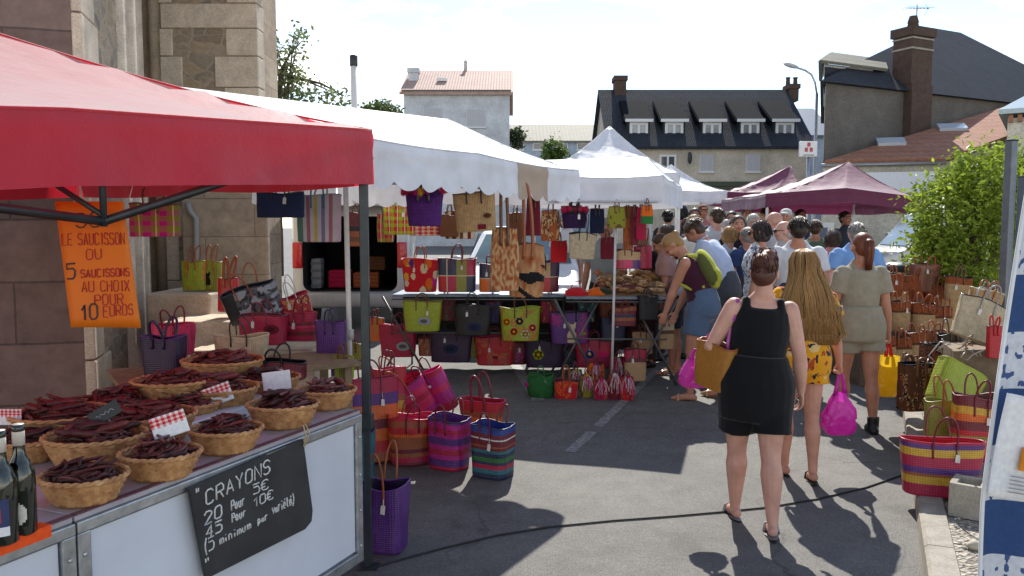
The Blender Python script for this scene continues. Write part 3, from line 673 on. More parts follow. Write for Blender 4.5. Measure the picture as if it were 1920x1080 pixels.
def canopy(name, label, C, A, val, mat, lift=(0, 0, 0, 0), sag=.05, scallop=0, legs=(0, 1, 2, 3), legmat=ALU, legr=.018, flare=.02, nu=40, wr=.008, group=None, sides={}):
    """C: four eave corners in order, A: the apex that each corner rises to"""
    cen = sum((c for c in C), V())/4; root = empty(name, (cen.x, cen.y, gz(cen.y)), 0, label, 'market tent', group); o = root.location.copy()
    C = [V(c)-o for c in C]; A = [V(a)-o for a in A]; cen = cen-o
    def eave(i, u):
        e = C[i].lerp(C[(i+1) % 4], u); e.z += lift[i]*(1-abs(2*u-1))-.02*math.sin(math.pi*2*min(u, 1-u))*(lift[i] == 0); return e
    m = MB()
    for i in range(4):
        j = (i+1) % 4
        def fn(u, v):
            e = eave(i, u); p = A[i].lerp(A[j], u); q = e.lerp(p, v); q.z -= sag*4*v*(1-v)**1.3*(1+.5*math.sin(math.pi*u))
            w = (1-v)*wr; q.z += w*(math.sin((u*5+v*7)*5)*.5+noise.noise(V((u*9, v*4, i*5.1)))*1.4+max(0, .32-u)*7*math.sin(v*38+u*5+2*noise.noise(V((u*3, v*6, 1)))))*min(1, v*8)
            return q
        m.grid(fn, nu, 16)
    m.build('roof', mat, root, merge=.0005)
    m = MB()
    for i in range(4):
        hp_pts = []
        for k in range(13):
            v = k/12; q = C[i].lerp(A[i], v); q.z -= sag*4*v*(1-v)**1.3-.002; hp_pts.append(q)
        m.tube(hp_pts, .006, 5); m.tube([eave(i, k/30)+V((0, 0, .001)) for k in range(31)], .007, 5)
    m.build('seam', mat, root)
    m = MB()
    for i in range(4):
        if sides.get(i, 1) == 0: continue
        j = (i+1) % 4; out = (C[j]-C[i]); out = V((out.y, -out.x, 0)).normalized()
        if (C[i]-cen).dot(out) < 0: out = -out
        ln = (C[j]-C[i]).length; ns = max(1, round(ln/.24))
        def fn(u, v):
            u = u*sides.get(i, 1); e = eave(i, u); h = val
            if scallop: 
                ph = (u*ns) % 1; h = val-scallop+scallop*(abs(math.sin(math.pi*ph))**.65)
            k = noise.noise(V((u*ln*2.3, i*3.3, v*.7)))*.5+noise.noise(V((u*ln*6, i*7.3, v)))*.25
            end = min(1, 12*min(u, 1-u))
            return e+V((0, 0, -h*v-.03*0))+out*(flare*v+.055*k*v*end+.012*math.sin(math.pi*min(1, v*3)))
        m.grid(fn, int(nu*(3 if scallop else 1.4)), 8)
    m.build('valance', mat, root)
    for i in legs:
        p = C[i]+(cen-C[i]).normalized()*.045; g = gz(p.y+o.y)-o.z
        m = MB(); m.box((p.x-legr, p.y-legr, g+.8), (p.x+legr, p.y+legr, p.z-.03), bevel=.004); m.box((p.x-legr*.78, p.y-legr*.78, g+.006), (p.x+legr*.78, p.y+legr*.78, g+.8)); m.box((p.x-.05, p.y-.05, g), (p.x+.05, p.y+.05, g+.006)); m.box((p.x-legr*1.5, p.y-legr*1.5, g+.74), (p.x+legr*1.5, p.y+legr*1.5, g+.82), bevel=.004)
        m.build('leg', legmat, root, smooth=False)
    return root, C, A, eave
# red stall in the foreground
c0 = G(708, 1062); u_ = V((-.574, -.819, 0)); n_ = V((-.819, .574, 0)); c0.z = 2.265
RC = [c0, c0+u_*3, c0+u_*3+n_*2.9, c0+n_*2.9]; RC[1].z = 2.05; RC[2].z = 2.15; RC[3].z = 2.26
pk = c0+u_*1.5+n_*1.5; pk.z = 2.80
red, C, A, ev = canopy('market_tent', 'red canvas market tent over the sausage counter in the foreground', RC, [pk]*4, .27, T_RED, (.035, 0, 0, 0), .06, 0, (0, 1, 2), BLACKMETAL, .021, .012, 60, .010)
mid = C[0].lerp(C[1], .45)
m = MB()
inset = (A[0]-mid); inset.z = 0; inset = inset.normalized()*.05
mb_ = mid+inset; mb_.z = 1.80
m.tube([mb_, C[0]+inset+V((0, 0, -.03))], .017, 4); m.tube([mb_, C[1]+inset+V((0, 0, -.05))], .017, 4)
pb = V((A[0].x, A[0].y, 2.35)); m.tube([mb_+V((0, 0, .3)), pb], .012, 4); m.tube([mb_+V((0, 0, -.02)), mb_+V((0, 0, .33))], .014, 4)
m.tube([mb_+V((0, 0, .02)), mb_.lerp(pb, .5)+V((0, 0, .05))], .012, 4)
for k in (1, 2, 3): m.tube([C[k]+V((0, 0, -.12)), pb], .012, 4)
m.tube([C[0]+V((0, 0, -.14)), C[3]+V((0, 0, -.14))], .012, 4)
m.tube([pb, pb+V((0, 0, .5))], .018, 8)
m.build('truss', BLACKMETAL, red)
m = MB(); pz = C[0].lerp(A[0], .63)+u_*.12; 
m.lathe([(.0, .0), (.02, .0)], 8, o=pz) if 0 else None
# white awning with the scalloped edge
A1, B1 = V((-1.03, 4.03, 2.285)), V((.57, 6.9, 2.26)); s1 = (B1-A1); s1.z = 0; s1.normalize(); n1 = V((-s1.y, s1.x, 0))
D1 = A1+n1*2.7; C1 = B1+n1*2.7; ra, rb = A1+n1*1.35, B1+n1*1.35; ra.z = 2.62; rb.z = 2.78
wt, Cw, Aw, evw = canopy('market_tent', 'white awning with scalloped valance and a tan patch next to the red tent', [A1, B1, C1, D1], [ra, rb, rb, ra], .27, T_WHITE, (0, 0, 0, 0), .05, .055, (), ALU, .016, .015, 50, .012, sides={2: .34, 3: 0})
o = wt.location
i0, i1 = .665, .815; m = MB(); ln = 3.29; ns = round(ln/.24)
def fn(u, v):
    u = lerp(i0, i1, u); e = evw(0, u); ph = (u*ns) % 1; h = .215+.055*(abs(math.sin(math.pi*ph))**.65)
    k = noise.noise(V((u*ln*2.3, 0, v*.7)))*.5+noise.noise(V((u*ln*6, 0, v)))*.25
    return e+V((0, 0, -h*v))-n1*(.015*v+.035*k*v+.012*math.sin(math.pi*min(1, v*3))+.004)
m.grid(fn, 30, 8)
m.build('valance_patch', T_TAN, wt)
# second white awning
fl_, fr_ = V((-.35, 8.55, 2.30)), V((1.5, 8.0, 2.285)); s2 = (fr_-fl_); s2.z = 0; s2.normalize(); n2_ = V((-s2.y, s2.x, 0))
q = [fl_, fr_, fr_+n2_*2.2, fl_+n2_*2.2]; r0, r1 = q[0].lerp(q[3], .5), q[1].lerp(q[2], .5); r0.z = r1.z = 2.56
wt2, _, _, _ = canopy('market_tent', 'plain edged white awning over the bag table behind the scalloped awning', q, [r0, r1-s2*.3, r1-s2*.3, r0], .27, T_WHITE, sag=.02, legs=(2, 3))
b_ = V((P(1218, 450, 9.85).x, 9.85, 0)); m = MB(); m.tube([V((b_.x, b_.y, gz(9.85))), V((b_.x, b_.y, 2.3))], .02, 8, (.6, .6, .62)); o_ = m.build('pole', M_PAINT, wt2); o_.matrix_parent_inverse = Matrix.Translation(-wt2.location)
m = MB(); b_ = G(1146, 742); m.tube([b_, P(1156, 378, b_.y+.05)], .014, 8, (.6, .6, .62)); m.lathe([(.04, 0), (.04, .01), (.02, .02)], 10, (.3, .3, .3), o=b_)
o_ = m.build('pole', M_PAINT, wt2); o_.matrix_parent_inverse = Matrix.Translation(-wt2.location)
b_ = V((P(655, 500, 6.2).x, 6.2, 0)); m = MB(); m.tube([b_, V((b_.x-.02, 6.2, 2.2))], .02, 10, (.66, .64, .62)); m.tube([V((b_.x, 6.2, .9)), V((b_.x, 6.2, .98))], .026, 10, (.5, .5, .5))
o_ = m.build('pole', M_PAINT, wt); o_.matrix_parent_inverse = Matrix.Translation(-wt.location)
def pyramid(name, label, pxl, pxr, df, ztl, ztr, dep, pkpt, val, mat, lift=0, group=None, yaw=0, legmat=ALU):
    L = V((P(pxl, 400, df).x, df, 0)); Rr = V((P(pxr, 400, df+yaw).x, df+yaw, 0)); s = (Rr-L).normalized(); n = V((-s.y, s.x, 0))
    q = [L, Rr, Rr+n*dep, L+n*dep]; q[0].z = ztl; q[1].z = ztr; q[2].z = ztr; q[3].z = ztl
    return canopy(name, label, q, [pkpt]*4, val, mat, (lift, 0, 0, 0), .12, 0, (0, 1, 2, 3), legmat, .02, .02, 30, .012, group)
pyramid('market_tent', 'tall pointed white market tent, largest of the plain white ones', 1010, 1272, 13.4, 2.68, 2.68, 2.6, P(1143, 237, 14.8), .40, T_WHITE)
pyramid('market_tent', 'small white market tent between the tall white tent and the plum tents', 1180, 1362, 18, 2.60, 2.58, 2.4, P(1258, 309, 19.2), .24, T_WHITE)
pyramid('market_tent', 'plum coloured market tent in front of the white van, the larger plum one', 1436, 1736, 14.3, 2.36, 2.28, 3, P(1590, 304, 15.8), .24, T_PURPLE, .14)
pyramid('market_tent', 'plum coloured market tent farther back, the smaller plum one', 1364, 1515, 19, 2.60, 2.60, 2.4, P(1482, 311, 20.2), .26, T_PURPLE)

# ================================================================ COUNTER AND ITS GOODS
J, E = G(140, 970, .92), G(675, 770, .92); cx_ = (E-J); cx_.z = 0; LC = cx_.length; cx_.normalize(); cn_ = V((cx_.y, -cx_.x, 0))   # cn_ faces the customer
ang = math.atan2(cx_.y, cx_.x)
def loc_on_counter(px, py):
    o = cam.location; a = (px-960)/FPX; b = (540-py)/FPX; d = V((a, CP+b*SP, -SP+b*CP)); t = (J-o).dot(cn_)/d.dot(cn_); q = o+d*t-J
    return q.dot(cx_), o.z+d.z*t
LAMI = plain('white_laminate', (.60, .63, .70), .35, 0, .10, 2); TOPM = plain('counter_top', (.40, .37, .40), .45, 0, .15, 5)
def counter(root_pt, L, label):
    r = empty('sales_counter', (root_pt.x, root_pt.y, 0), ang, label, 'counter', 'sausage counters'); D = .95; zb = .2
    m = MB(); m.box((.05, .004, zb+.06), (L-.05, .02, .86)); m.box((.0, .02, zb), (L, D, .9)); m.build('panel', LAMI, r, smooth=False)
    m = MB(); m.box((0, -.012, .868), (L, .05, .905), bevel=.004); m.box((0, -.01, zb), (.045, .03, .868), bevel=.003); m.box((L-.045, -.01, zb), (L, .03, .868), bevel=.003); m.box((.045, -.01, zb), (L-.045, .03, zb+.05), bevel=.003)
    for x in (.022, L-.022):
        for z in (.28, .45, .62, .8): m.ball((x, -.012, z), (.008, .004, .008), seg=8, rings=4)
    m.build('edge_frame', STEEL, r, smooth=False)
    m = MB(); m.box((0, .0, .905), (L, D, .925), bevel=.004); m.build('top', TOPM, r, smooth=False)
    m = MB(); m.box((0, -.006, .9251), (L, .018, .929)); m.build('edge_trim', plain('plum_trim', (.12, .05, .08), .4), r, smooth=False)
    for x in (.1, L-.1):
        for y in (.1, D-.1):
            m = MB(); m.tube([(x, y, .02), (x, y, zb)], .02, 8); m.lathe([(.03, 0), (.035, .01), (.03, .03)], 10, o=(x, y, 0)); m.build('leg', BLACKMETAL, r)
    return r
ctr = counter(J, LC, 'white panelled sales counter with the chalkboard hung on its front')
counter(J-cx_*(1.3+.006), 1.3, 'white panelled sales counter under the wine bottles at the left edge')
def on_counter(u, v, z=.926): p = J+cx_*u-cn_*v; return V((p.x, p.y, z))
def c_at(px, py, z=.926):
    p = G(px, py, z); return p
# chalkboard
pts = [loc_on_counter(*q) for q in ((342, 914), (556, 822), (574, 955), (572, 975), (560, 990), (374, 1082))]
cbd = empty('chalkboard', (J.x+cn_.x*.02, J.y+cn_.y*.02, 0), ang, 'black chalkboard with white handwriting about crayons hanging on the counter front', 'chalkboard')
m = MB(); k = len(pts); m.v += [V((x, -.014, z)) for x, z in pts]+[V((x, 0, z)) for x, z in pts]
m.face(range(k)); m.face(range(2*k-1, k-1, -1))
for i in range(k): m.face((i, k+i, k+(i+1) % k, (i+1) % k))
tb = NT('blackboard'); n = tb.noise(tb.coords(), 4, 6, .7); tb.base(tb.ramp(n, [(.35, (.012, .013, .015)), (.75, (.04, .042, .045))]), .55); m.build('board', tb.m, cbd, smooth=False)
CH = (.62, .62, .6); CHALK = plain('chalk', CH, .95, 0, .2, 80)
def chalk(text, px0, py0, px1, py1, capz, th=.0028, dz=0):
    m = MB(); capz *= .9
    x0, z0 = loc_on_counter(px0, py0); x1, z1 = loc_on_counter(px1, py1); write(m, text, capz, x0, z0, th, (z1-z0)/(x1-x0), CH, -.0155, fit=x1-x0); m.build('handwriting', CHALK, cbd)
chalk('"', 352, 938, 362, 934, .05); chalk('CRAYONS', 372, 945, 497, 881, .058, .0034)
chalk('20', 369, 983, 407, 962, .05, .0034); chalk('Pour', 420, 955, 447, 943, .04); chalk('5€', 461, 925, 494, 911, .042)
chalk('45', 372, 1006, 407, 990, .045, .0034); chalk('Pour', 421, 977, 449, 964, .036); chalk('10€', 463, 948, 503, 930, .04)
chalk('(5', 367, 1036, 391, 1022, .05); chalk('minimum', 398, 1018, 459, 986, .032); chalk('par', 470, 980, 490, 970, .03); chalk('variété)', 497, 962, 539, 941, .042); chalk('"', 370, 1066, 380, 1060, .045); chalk('"', 532, 952, 541, 948, .03)
m = MB()
for xo in (.004, .02): 
    x, z = loc_on_counter(553, 822); m.tube([(x+xo, -.02, z+.06), (x+xo*1.5, -.03, z+.02), (x+xo*.5, -.022, z-.03)], .003, 5)
m.build('raffia_tie', plain('raffia', (.45, .34, .18), .8), cbd)
# orange price sheet
d = 3.15; tl, tr, bl_, br2 = P(100, 377, d), P(236, 378, d), P(133, 614, d), P(263, 601, d)
ex = (tr-tl); ez = (tl-bl_); W, H = ex.length, ez.length; ex.normalize(); ez = ez-ex*ez.dot(ex); H = ez.length; ez.normalize(); ey = ez.cross(ex)
os_ = bpy.data.objects.new('price_sheet', None); COL.objects.link(os_); os_.matrix_world = Matrix(((ex.x, ey.x, ez.x, bl_.x), (ex.y, ey.y, ez.y, bl_.y), (ex.z, ey.z, ez.z, bl_.z), (0, 0, 0, 1)))
tag(os_, 'orange sheet with handwritten saucisson prices hanging under the red tent', 'price sign')
shear = (bl_-tl).dot(ex)/-H
def sfn(u, v): return V((u*W*.98+(v*(tl-bl_).dot(ex)), .012*math.sin(u*3.1+v), v*H))
om = NT('orange_card'); n = om.noise(om.coords(), 3, 4); oc = om.ramp(n, [(.3, (.80, .19, .006)), (.7, (.86, .25, .01))]); om.base(oc, .55); om.translucent(oc, .25)
m = MB(); m.grid(sfn, 10, 12); m.build('sheet', om.m, os_, solid=.002)
def sp(px, py):
    q = P(px, py, d)-bl_; return q.dot(ex), q.dot(ez)
def inkw(im, text, px0, py0, px1, py1, hpx, c, th):
    mm = MB(); x0, z0 = sp(px0, py0); x1, z1 = sp(px1, py1); sl_ = (tl-bl_).dot(ex)/H; write(mm, text, hpx*d/FPX, x0, z0, th, (z1-z0)/(x1-x0), c, -.0135, fn=lambda a, b: V((a, .012*math.sin((a-sl_*b)/W*3.1+b/H)-.004, b)), fit=x1-x0); mm.build('handwriting', im, os_)
rinkc = (.45, .02, .03); kinkc = (.03, .03, .05)
INKR, INKB = plain('red_ink', (.45, .02, .03), .6, 0, .05), plain('black_ink', (.03, .03, .05), .6, 0, .05); m = INKR
inkw(m, 'LE SAUCISSON', 115, 460, 239, 458, 22, rinkc, .0021); inkw(m, 'OU', 160, 487, 194, 485, 19, rinkc, .0021); inkw(m, 'SAUCISSONS', 150, 521, 247, 517, 15, (.6, .01, .03), .0026)
inkw(m, 'AU CHOIX', 152, 548, 247, 545, 20, rinkc, .0021); inkw(m, 'POUR', 176, 573, 234, 570, 20, rinkc, .0021); inkw(m, 'EUROS', 192, 595, 253, 589, 20, rinkc, .0021)
m = INKB; inkw(m, '3€', 140, 427, 196, 424, 26, kinkc, .0028); inkw(m, '5', 125, 523, 146, 521, 28, kinkc, .0034); inkw(m, '10', 153, 600, 187, 597, 28, kinkc, .0034)
m = MB()
for x in (.1, .85): m.tube([V((x*W, 0, H-.005)), V((x*W+.02, .02, H+.10))], .002, 5)
m.build('string', plain('string', (.5, .45, .4), .8), os_)
# wicker baskets full of sausages
WICK = NT('wicker'); _v = WICK.coords(); _n = WICK.noise(_v, 35, 4, .6); _c = WICK.ramp(_n, [(.3, (.30, .13, .055)), (.55, (.50, .265, .11)), (.75, (.64, .38, .18))])
WICK.base(_c, .6, 0, .35); WICK.bump(_n, .4, .004); WICK = WICK.m
def basket(label, pos, r, h=.085, rz=0, tiltx=0, base=.68):
    b = empty('wicker_basket', pos, rz, label, 'basket', 'wicker baskets of sausages on the counter', rot=(tiltx, 0, rz)); m = MB(); seg = 96; rows = 8
    prof = [(0, .004), (r*base*.6, .003), (r*base, 0)]+[(lerp(r*base, r, (k/rows)**.8), h*k/rows) for k in range(1, rows+1)]
    i0 = len(m.v)
    for k, (rr, z) in enumerate(prof):
        for j in range(seg):
            a = 2*math.pi*j/seg; w = .012*r/.13*(1 if (j//4+k) % 2 else -1)*(.85 if k > 2 else 0); rw = rr+w*.5
            m.v.append(V((rw*math.cos(a), rw*math.sin(a)*.86, z+.001*math.sin(j*3))))
    for k in range(len(prof)-1):
        for j in range(seg): m.face((i0+k*seg+j, i0+k*seg+(j+1) % seg, i0+(k+1)*seg+(j+1) % seg, i0+(k+1)*seg+j))
    m.build('body', WICK, b, solid=.006)
    m = MB(); n = 96
    for ph in (0, math.pi):
        pts = [V(((r+.004+.0038*math.cos(a*14+ph))*math.cos(a), (r+.004+.0038*math.cos(a*14+ph))*.86*math.sin(a), h+.003+.0038*math.sin(a*14+ph))) for a in (2*math.pi*i/n for i in range(n))]
        m.tube(pts, .0062, 6, closed=True)
    m.build('rim', WICK, b); return b
SAUS = []
sm_ = NT('dry_sausage'); _v = sm_.coords(); _n = sm_.noise(_v, 40, 4, .65); _a = sm_.attr(); _c = sm_.mix(1, _a, sm_.ramp(_n, [(.3, (.5, .5, .5)), (.6, (1, 1, 1)), (.8, (1.8, 1.6, 1.5))]), 'MULTIPLY'); sm_.base(_c, .5, 0, .4); sm_.bump(_n, .6, .004); sm_ = sm_.m
SCOL = ((.085, .014, .013), (.14, .022, .02), (.05, .013, .011), (.17, .06, .055))
for i in range(12):
    L = rnd.uniform(.07, .1) if i < 8 else rnd.uniform(.05, .07); r = rnd.uniform(.0058, .008) if i < 8 else .013; cv = rnd.uniform(-1, 1)*9; tw = rnd.uniform(-1, 1)*40
    pts = []; rr = []
    for k in range(13):
        s_ = (k/12*2-1); x = s_*L; pts.append((x, cv*x*x*.5+tw*x*x*x, .1*x*x*cv)); rr.append(r*max(.12, (1-abs(s_)**6))*(1+.08*math.sin(k*2.1+i)))
    m = MB(); m.tube(pts, rr, 7, SCOL[i % 4]); o_ = m.build('dry_sausage', sm_); SAUS.append(o_.data); bpy.data.objects.remove(o_)
UNDER = MB()
def fill(pos, r, h, label, n, sel, rz, thick=False):
    g = label
    for i in range(60):                                # the layers below, which only show between the top ones
        a = rnd.uniform(0, 6.28); q = math.sqrt(rnd.random())*r*.72; L = r*rnd.uniform(.25, .42); ta = (a+math.pi/2 if q > r*.4 else rnd.uniform(0, 3.1))+rnd.gauss(0, .25)
        c = V(pos)+V((q*math.cos(a), q*.84*math.sin(a), h*.70+.038*(r/.14)*(1-(q/r)**2)+rnd.uniform(-.006, .006))); dv = V((math.cos(ta), math.sin(ta)*.86, rnd.gauss(0, .1)))*L; bd = V((0, 0, rnd.uniform(-.006, .012))); cl = mixc(SCOL[rnd.randrange(4)], SCOL[rnd.randrange(4)], .5)
        UNDER.tube([c-dv, c-dv*.5+bd, c+bd*1.3, c+dv*.5+bd, c+dv], [.003, .0076, .008, .0076, .003], 6, cl)
    for i in range(min(n, 24)):
        o_ = bpy.data.objects.new('dry_sausage', SAUS[rnd.choice(sel)]); COL.objects.link(o_)
        a = rnd.uniform(0, 6.28); q = math.sqrt(rnd.random())*r*.58; lay = i/24; o_.scale = (r/.13*.85,)*3
        o_.location = V(pos)+V((q*math.cos(a), q*.84*math.sin(a), h*.86+(.022+.05*lay)*(r/.14)*(1-(q/r)**2)+.004))
        o_.rotation_euler = (rnd.uniform(-.15, .15), rnd.gauss(0, .10), (a+math.pi/2 if q > r*.36 else rz)+rnd.gauss(0, .45))
        tag(o_, label, 'sausage', g)
BK = [  # px, py of the base, width in px, lift above the counter, where it stands, what is inside, n, sausage meshes
 (136, 952, 158, 0, 'wicker basket of thin sticks, beside the wine bottles', 'thin dark sausage stick in the basket beside the wine bottles', 30, (0, 2, 4, 6)),
 (285, 904, 146, 0, 'wicker basket of pale purplish sticks, second along the counter front from the bottles', 'purplish sausage stick in the second front basket from the bottles', 30, (3, 7, 1, 5)),
 (411, 854, 134, 0, 'wicker basket piled with long brown sticks, third along the counter front from the bottles', 'long brown sausage stick in the third front basket from the bottles', 30, (0, 1, 4, 2)),
 (521, 806, 132, 0, 'wicker basket behind the raffia tie of the chalkboard, fourth along the counter front', 'short sausage in the basket right above the raffia tie', 26, (8, 10, 3, 2)),
 (606, 770, 108, 0, 'wicker basket at the far right end of the counter', 'frosted sausage in the basket at the right end of the counter', 24, (7, 11, 3, 9)),
 (155, 884, 182, 0, 'wide wicker basket under the small black slate with pale writing, second row left', 'thick sausage in the wide basket of the second row left', 20, (8, 9, 10, 4)),
 (264, 838, 166, 0, 'wicker basket behind the gingham card on its corner, second row', 'reddish sausage in the second row basket behind the gingham card', 16, (5, 9, 1)),
 (388, 784, 160, 0, 'wicker basket holding the second gingham card, second row', 'sausage in the second row basket under the gingham card', 18, (3, 9, 1, 7)),
 (486, 754, 130, 0, 'wicker basket holding the plain white card, second row right', 'dark sausage in the second row basket beside the plain white card', 14, (2, 10, 6)),
 (88, 842, 185, 0, 'wicker basket at the back left with the standing slate', 'sausage in the back left basket by the standing slate', 14, (0, 9, 5)),
 (308, 766, 148, .05, 'wicker basket at the back holding the slate that reads bleu', 'sausage in the back basket with the bleu slate', 12, (9, 5, 1)),
 (404, 728, 150, .05, 'wicker basket at the back with yellow labels on its goods', 'sausage in the back basket with yellow labels', 12, (5, 9, 4)),
    (196, 806, 150, 0, 'wicker basket of red sausages in the middle of the counter between the two leftmost slates', 'red sausage in the middle basket between the two leftmost slates', 20, (5, 9, 1, 3)),
    (338, 800, 120, 0, 'small wicker basket in the middle of the counter between the two gingham cards', 'sausage in the small middle basket between the two gingham cards', 18, (0, 2, 5)),
    (30, 872, 130, 0, 'wicker basket of dark sausages behind the wine bottles at the left edge', 'dark sausage in the basket behind the wine bottles', 18, (2, 6, 10)),
]
BPOS = []
for (px, py, wpx, lf, lb, sl, n, sel) in BK:
    p = c_at(px, py, .927+lf); r = wpx/FPX*p.y/2; p = p+V((0, r*.55, 0)); h = r*.62
    basket(lb, p, r, h, rnd.uniform(-.1, .1)); fill(p, r, h, sl, n, sel, ang+rnd.uniform(-.3, .5)); BPOS.append((p, r, h))
tag(UNDER.build('sausages', sm_), 'lower layers of sausages filling the wicker baskets', None, None, 'stuff')
# raised shelf that carries the back rows
r = empty('display_tier', on_counter(0, .38, .926), ang, 'low white box tier carrying the two back baskets', 'display stand')
m = MB(); m.box((.68, 0, .0), (1.5, .55, .05), bevel=.004); m.build('box', LAMI, r, smooth=False)
def gingham(x, z): 
    i = int(x*12) % 2; j = int(z*10) % 2; return ((.60, .02, .03), (.75, .3, .3), (.75, .3, .3), (.85, .8, .8))[i*2+j]
def card(label, px, py, bi, wpx, tiltz, kind, dy=0, rz=.3):
    p, r, h = BPOS[bi]; q = P(px, py, p.y+dy); w = wpx*q.y/FPX; hh = w*.68
    c = empty('price_card' if kind != 'slate' else 'slate_sign', q, 0, label, 'price card' if kind != 'slate' else 'slate', rot=(R(-14), tiltz, rz)); m = MB()
    if kind == 'slate':
        m.box((-w/2, 0, -hh*.35), (w/2, .004, hh*.35), bevel=.0015); m.build('board', tb.m, c, smooth=False)
    else:
        m.grid(lambda u, v: V((-w/2+u*w, -.01*v*v, -hh/2+v*hh)), 24, 18, (lambda u, v: (.82, .82, .84) if (kind == 'white' or v < .52) else gingham(u, v))); m.build('card', M_FINE, c, solid=.002)
    m = MB(); m.tube([(0, .004, -hh*.3), (0, .01, -hh*.5-.07)], .0022, 5); m.build('pick', plain('wood_pick', (.4, .3, .18)), c)
    return c, w, hh
card('red gingham price card stuck in the second front basket', 318, 797, 1, 64, R(-16), 'g', .04)
card('red gingham price card standing in the second row basket', 408, 740, 7, 52, R(-18), 'g', -.14)
card('plain white price card in the second row right basket', 519, 714, 8, 52, R(-6), 'white', -.14, .15)
card('red gingham price card standing at the left edge behind the bottles', 18, 782, 9, 44, R(2), 'g', -.1, .1)
for (lb, px, py, bi, w_, tz, rz, tx) in (('black slate with pale writing leaning in the second row left basket', 196, 775, 5, 58, R(-30), .3, 'SEL'), ('small black slate reading bleu in the back basket', 322, 712, 10, 50, R(-12), .2, 'BLEU'), ('narrow black slate standing in the back left basket', 68, 812, 9, 36, R(-60), .5, '')):
    c, w, hh = card(lb, px, py, bi, w_, tz, 'slate', .02, rz)
    if tx == 'BLEU':
        m = MB(); write(m, tx, hh*.34, -w*.4, -hh*.16, .0012, 0, CH, -.002, fit=w*.8); m.build('handwriting', M_MATTE, c)
    else:
        m = MB(); m.tube([(-w*.3+w*.06*i, -.002, hh*.08*math.sin(i*2.4)) for i in range(11)], .001, 4, CH); m.build('chalk_writing', M_MATTE, c)
# wine bottles
BG = glassmat('dark_bottle_glass', (.012, .016, .010), .06)
def bottle(label, px, pyb, lab, hb=.31):
    p = c_at(px, pyb); k = hb/.31; b = empty('wine_bottle', p, 0, label, 'bottle', 'wine bottles on the counter'); m = MB()
    m.lathe([(0, .004), (.03, 0), (.037, .006), (.0375, .15), (.036, .175), (.026, .205), (.0165, .225), (.0145, .25), (.0145, .29), (.0165, .292), (.0165, .31), (0, .31)], 28); m.build('glass', BG, b)
    m = MB(); m.lathe([(.0158, .252), (.0158, .31), (.0, .3115)], 20, (.62, .56, .48)); m.build('capsule', M_PAINT, b)
    m = MB(); m.grid(lambda u, v: V((.0382*math.cos(-2.7+u*2.1), .0382*math.sin(-2.7+u*2.1), .03+v*.10)), 20, 16, lab); m.build('label', M_FINE, b)
    m = MB(); m.lathe([(0, 0), (.014, 0)], 18, (.85, .8, .7)) ; m.v = [V((v_.x, -.0305, .196+v_.y)) for v_ in m.v]; m.build('neck_seal', M_FINE, b)
    return b
bottle('wine bottle with a white oval label, on the counter next to the first basket', 43, 1000, lambda u, v: (.7, .66, .58) if ((u-.5)/.46)**2+((v-.35)/.36)**2 < 1 else (.015, .018, .012))
bottle('wine bottle with a dark blue and red label at the left edge of the picture', 8, 1018, lambda u, v: (.75, .75, .78) if v < .25 or .8 < v < .84 else ((.5, .05, .04) if abs(u-.62) < .12 and .4 < v < .75 else (.05, .06, .14)))
m = MB(); 
a, b = loc_on_counter(0, 1032), loc_on_counter(70, 985)
m.box((-.5, -.02, .898), (-.09, -.013, .93), (.85, .10, .02)); m.box((-.5, -.02, .93), (-.09, .025, .933), (.85, .10, .02))
o_ = m.build('orange_tape', M_FINE, smooth=False); o_.location = (J.x, J.y, 0); o_.rotation_euler = (0, 0, ang); tag(o_, 'bright orange paper strip taped along the counter edge below the bottles', 'tape')
# ================================================================ BAGS
def spw(c, e): return math.copysign(abs(c)**e, c)
PAL = dict(red=(.50, .015, .025), crim=(.42, .01, .06), pink=(.62, .02, .12), mag=(.45, .015, .22), oran=(.66, .13, .015), yel=(.62, .36, .03), lime=(.33, .40, .02), olive=(.24, .24, .03), green=(.03, .16, .04),
 teal=(.02, .16, .20), blue=(.02, .06, .28), navy=(.02, .03, .08), purp=(.10, .025, .19), dpurp=(.035, .015, .06), black=(.012, .012, .014), brown=(.14, .055, .025), tan=(.52, .33, .16), cream=(.60, .50, .34), white=(.68, .66, .62), grey=(.3, .31, .33), maroon=(.16, .015, .03), rust=(.34, .09, .03))
def stripes(*bands):
    """bands: (colour name, upper end of the band 0..1) from the bottom"""
    def f(x, v, fr):
        for c, e in bands:
            if v <= e: return PAL[c]
        return PAL[bands[-1][0]]
    return f
def checks(cols, nx, nz, line='cream', lw=.06):
    def f(x, v, fr):
        u = (x+1)/2*nx; w = v*nz
        if line and (u % 1 < lw*nx*.5 or w % 1 < lw*nz*.5): return PAL[line]
        return PAL[cols[(int(u)*3+int(w)*5+(int(u)*int(w))) % len(cols)]]
    return f
def plaid(a, b, c, n=4):
    def f(x, v, fr):
        i = ((x+1)*n/2) % 1 < .45; j = (v*n) % 1 < .45
        k = ((x+1)*n/2+.25) % 1 < .1
        return PAL[c] if k else mixc(PAL[a], PAL[b], (.5*i+.5*j))
    return f
def vstripes(cols, n):
    return lambda x, v, fr: PAL[cols[int((x+1)/2*n) % len(cols)]]
def dots(basec, cols, seed=1, r=.13, n=14):
    q = random.Random(seed); pts = [(q.uniform(-1, 1), q.uniform(.05, .95), q.choice(cols), q.uniform(.7, 1.2)) for _ in range(n)]
    def f(x, v, fr):
        for a, b, c, s in pts:
            if ((x-a)/1.3)**2+(v-b)**2 < (r*s)**2: return PAL[c]
        return PAL[basec]
    return f
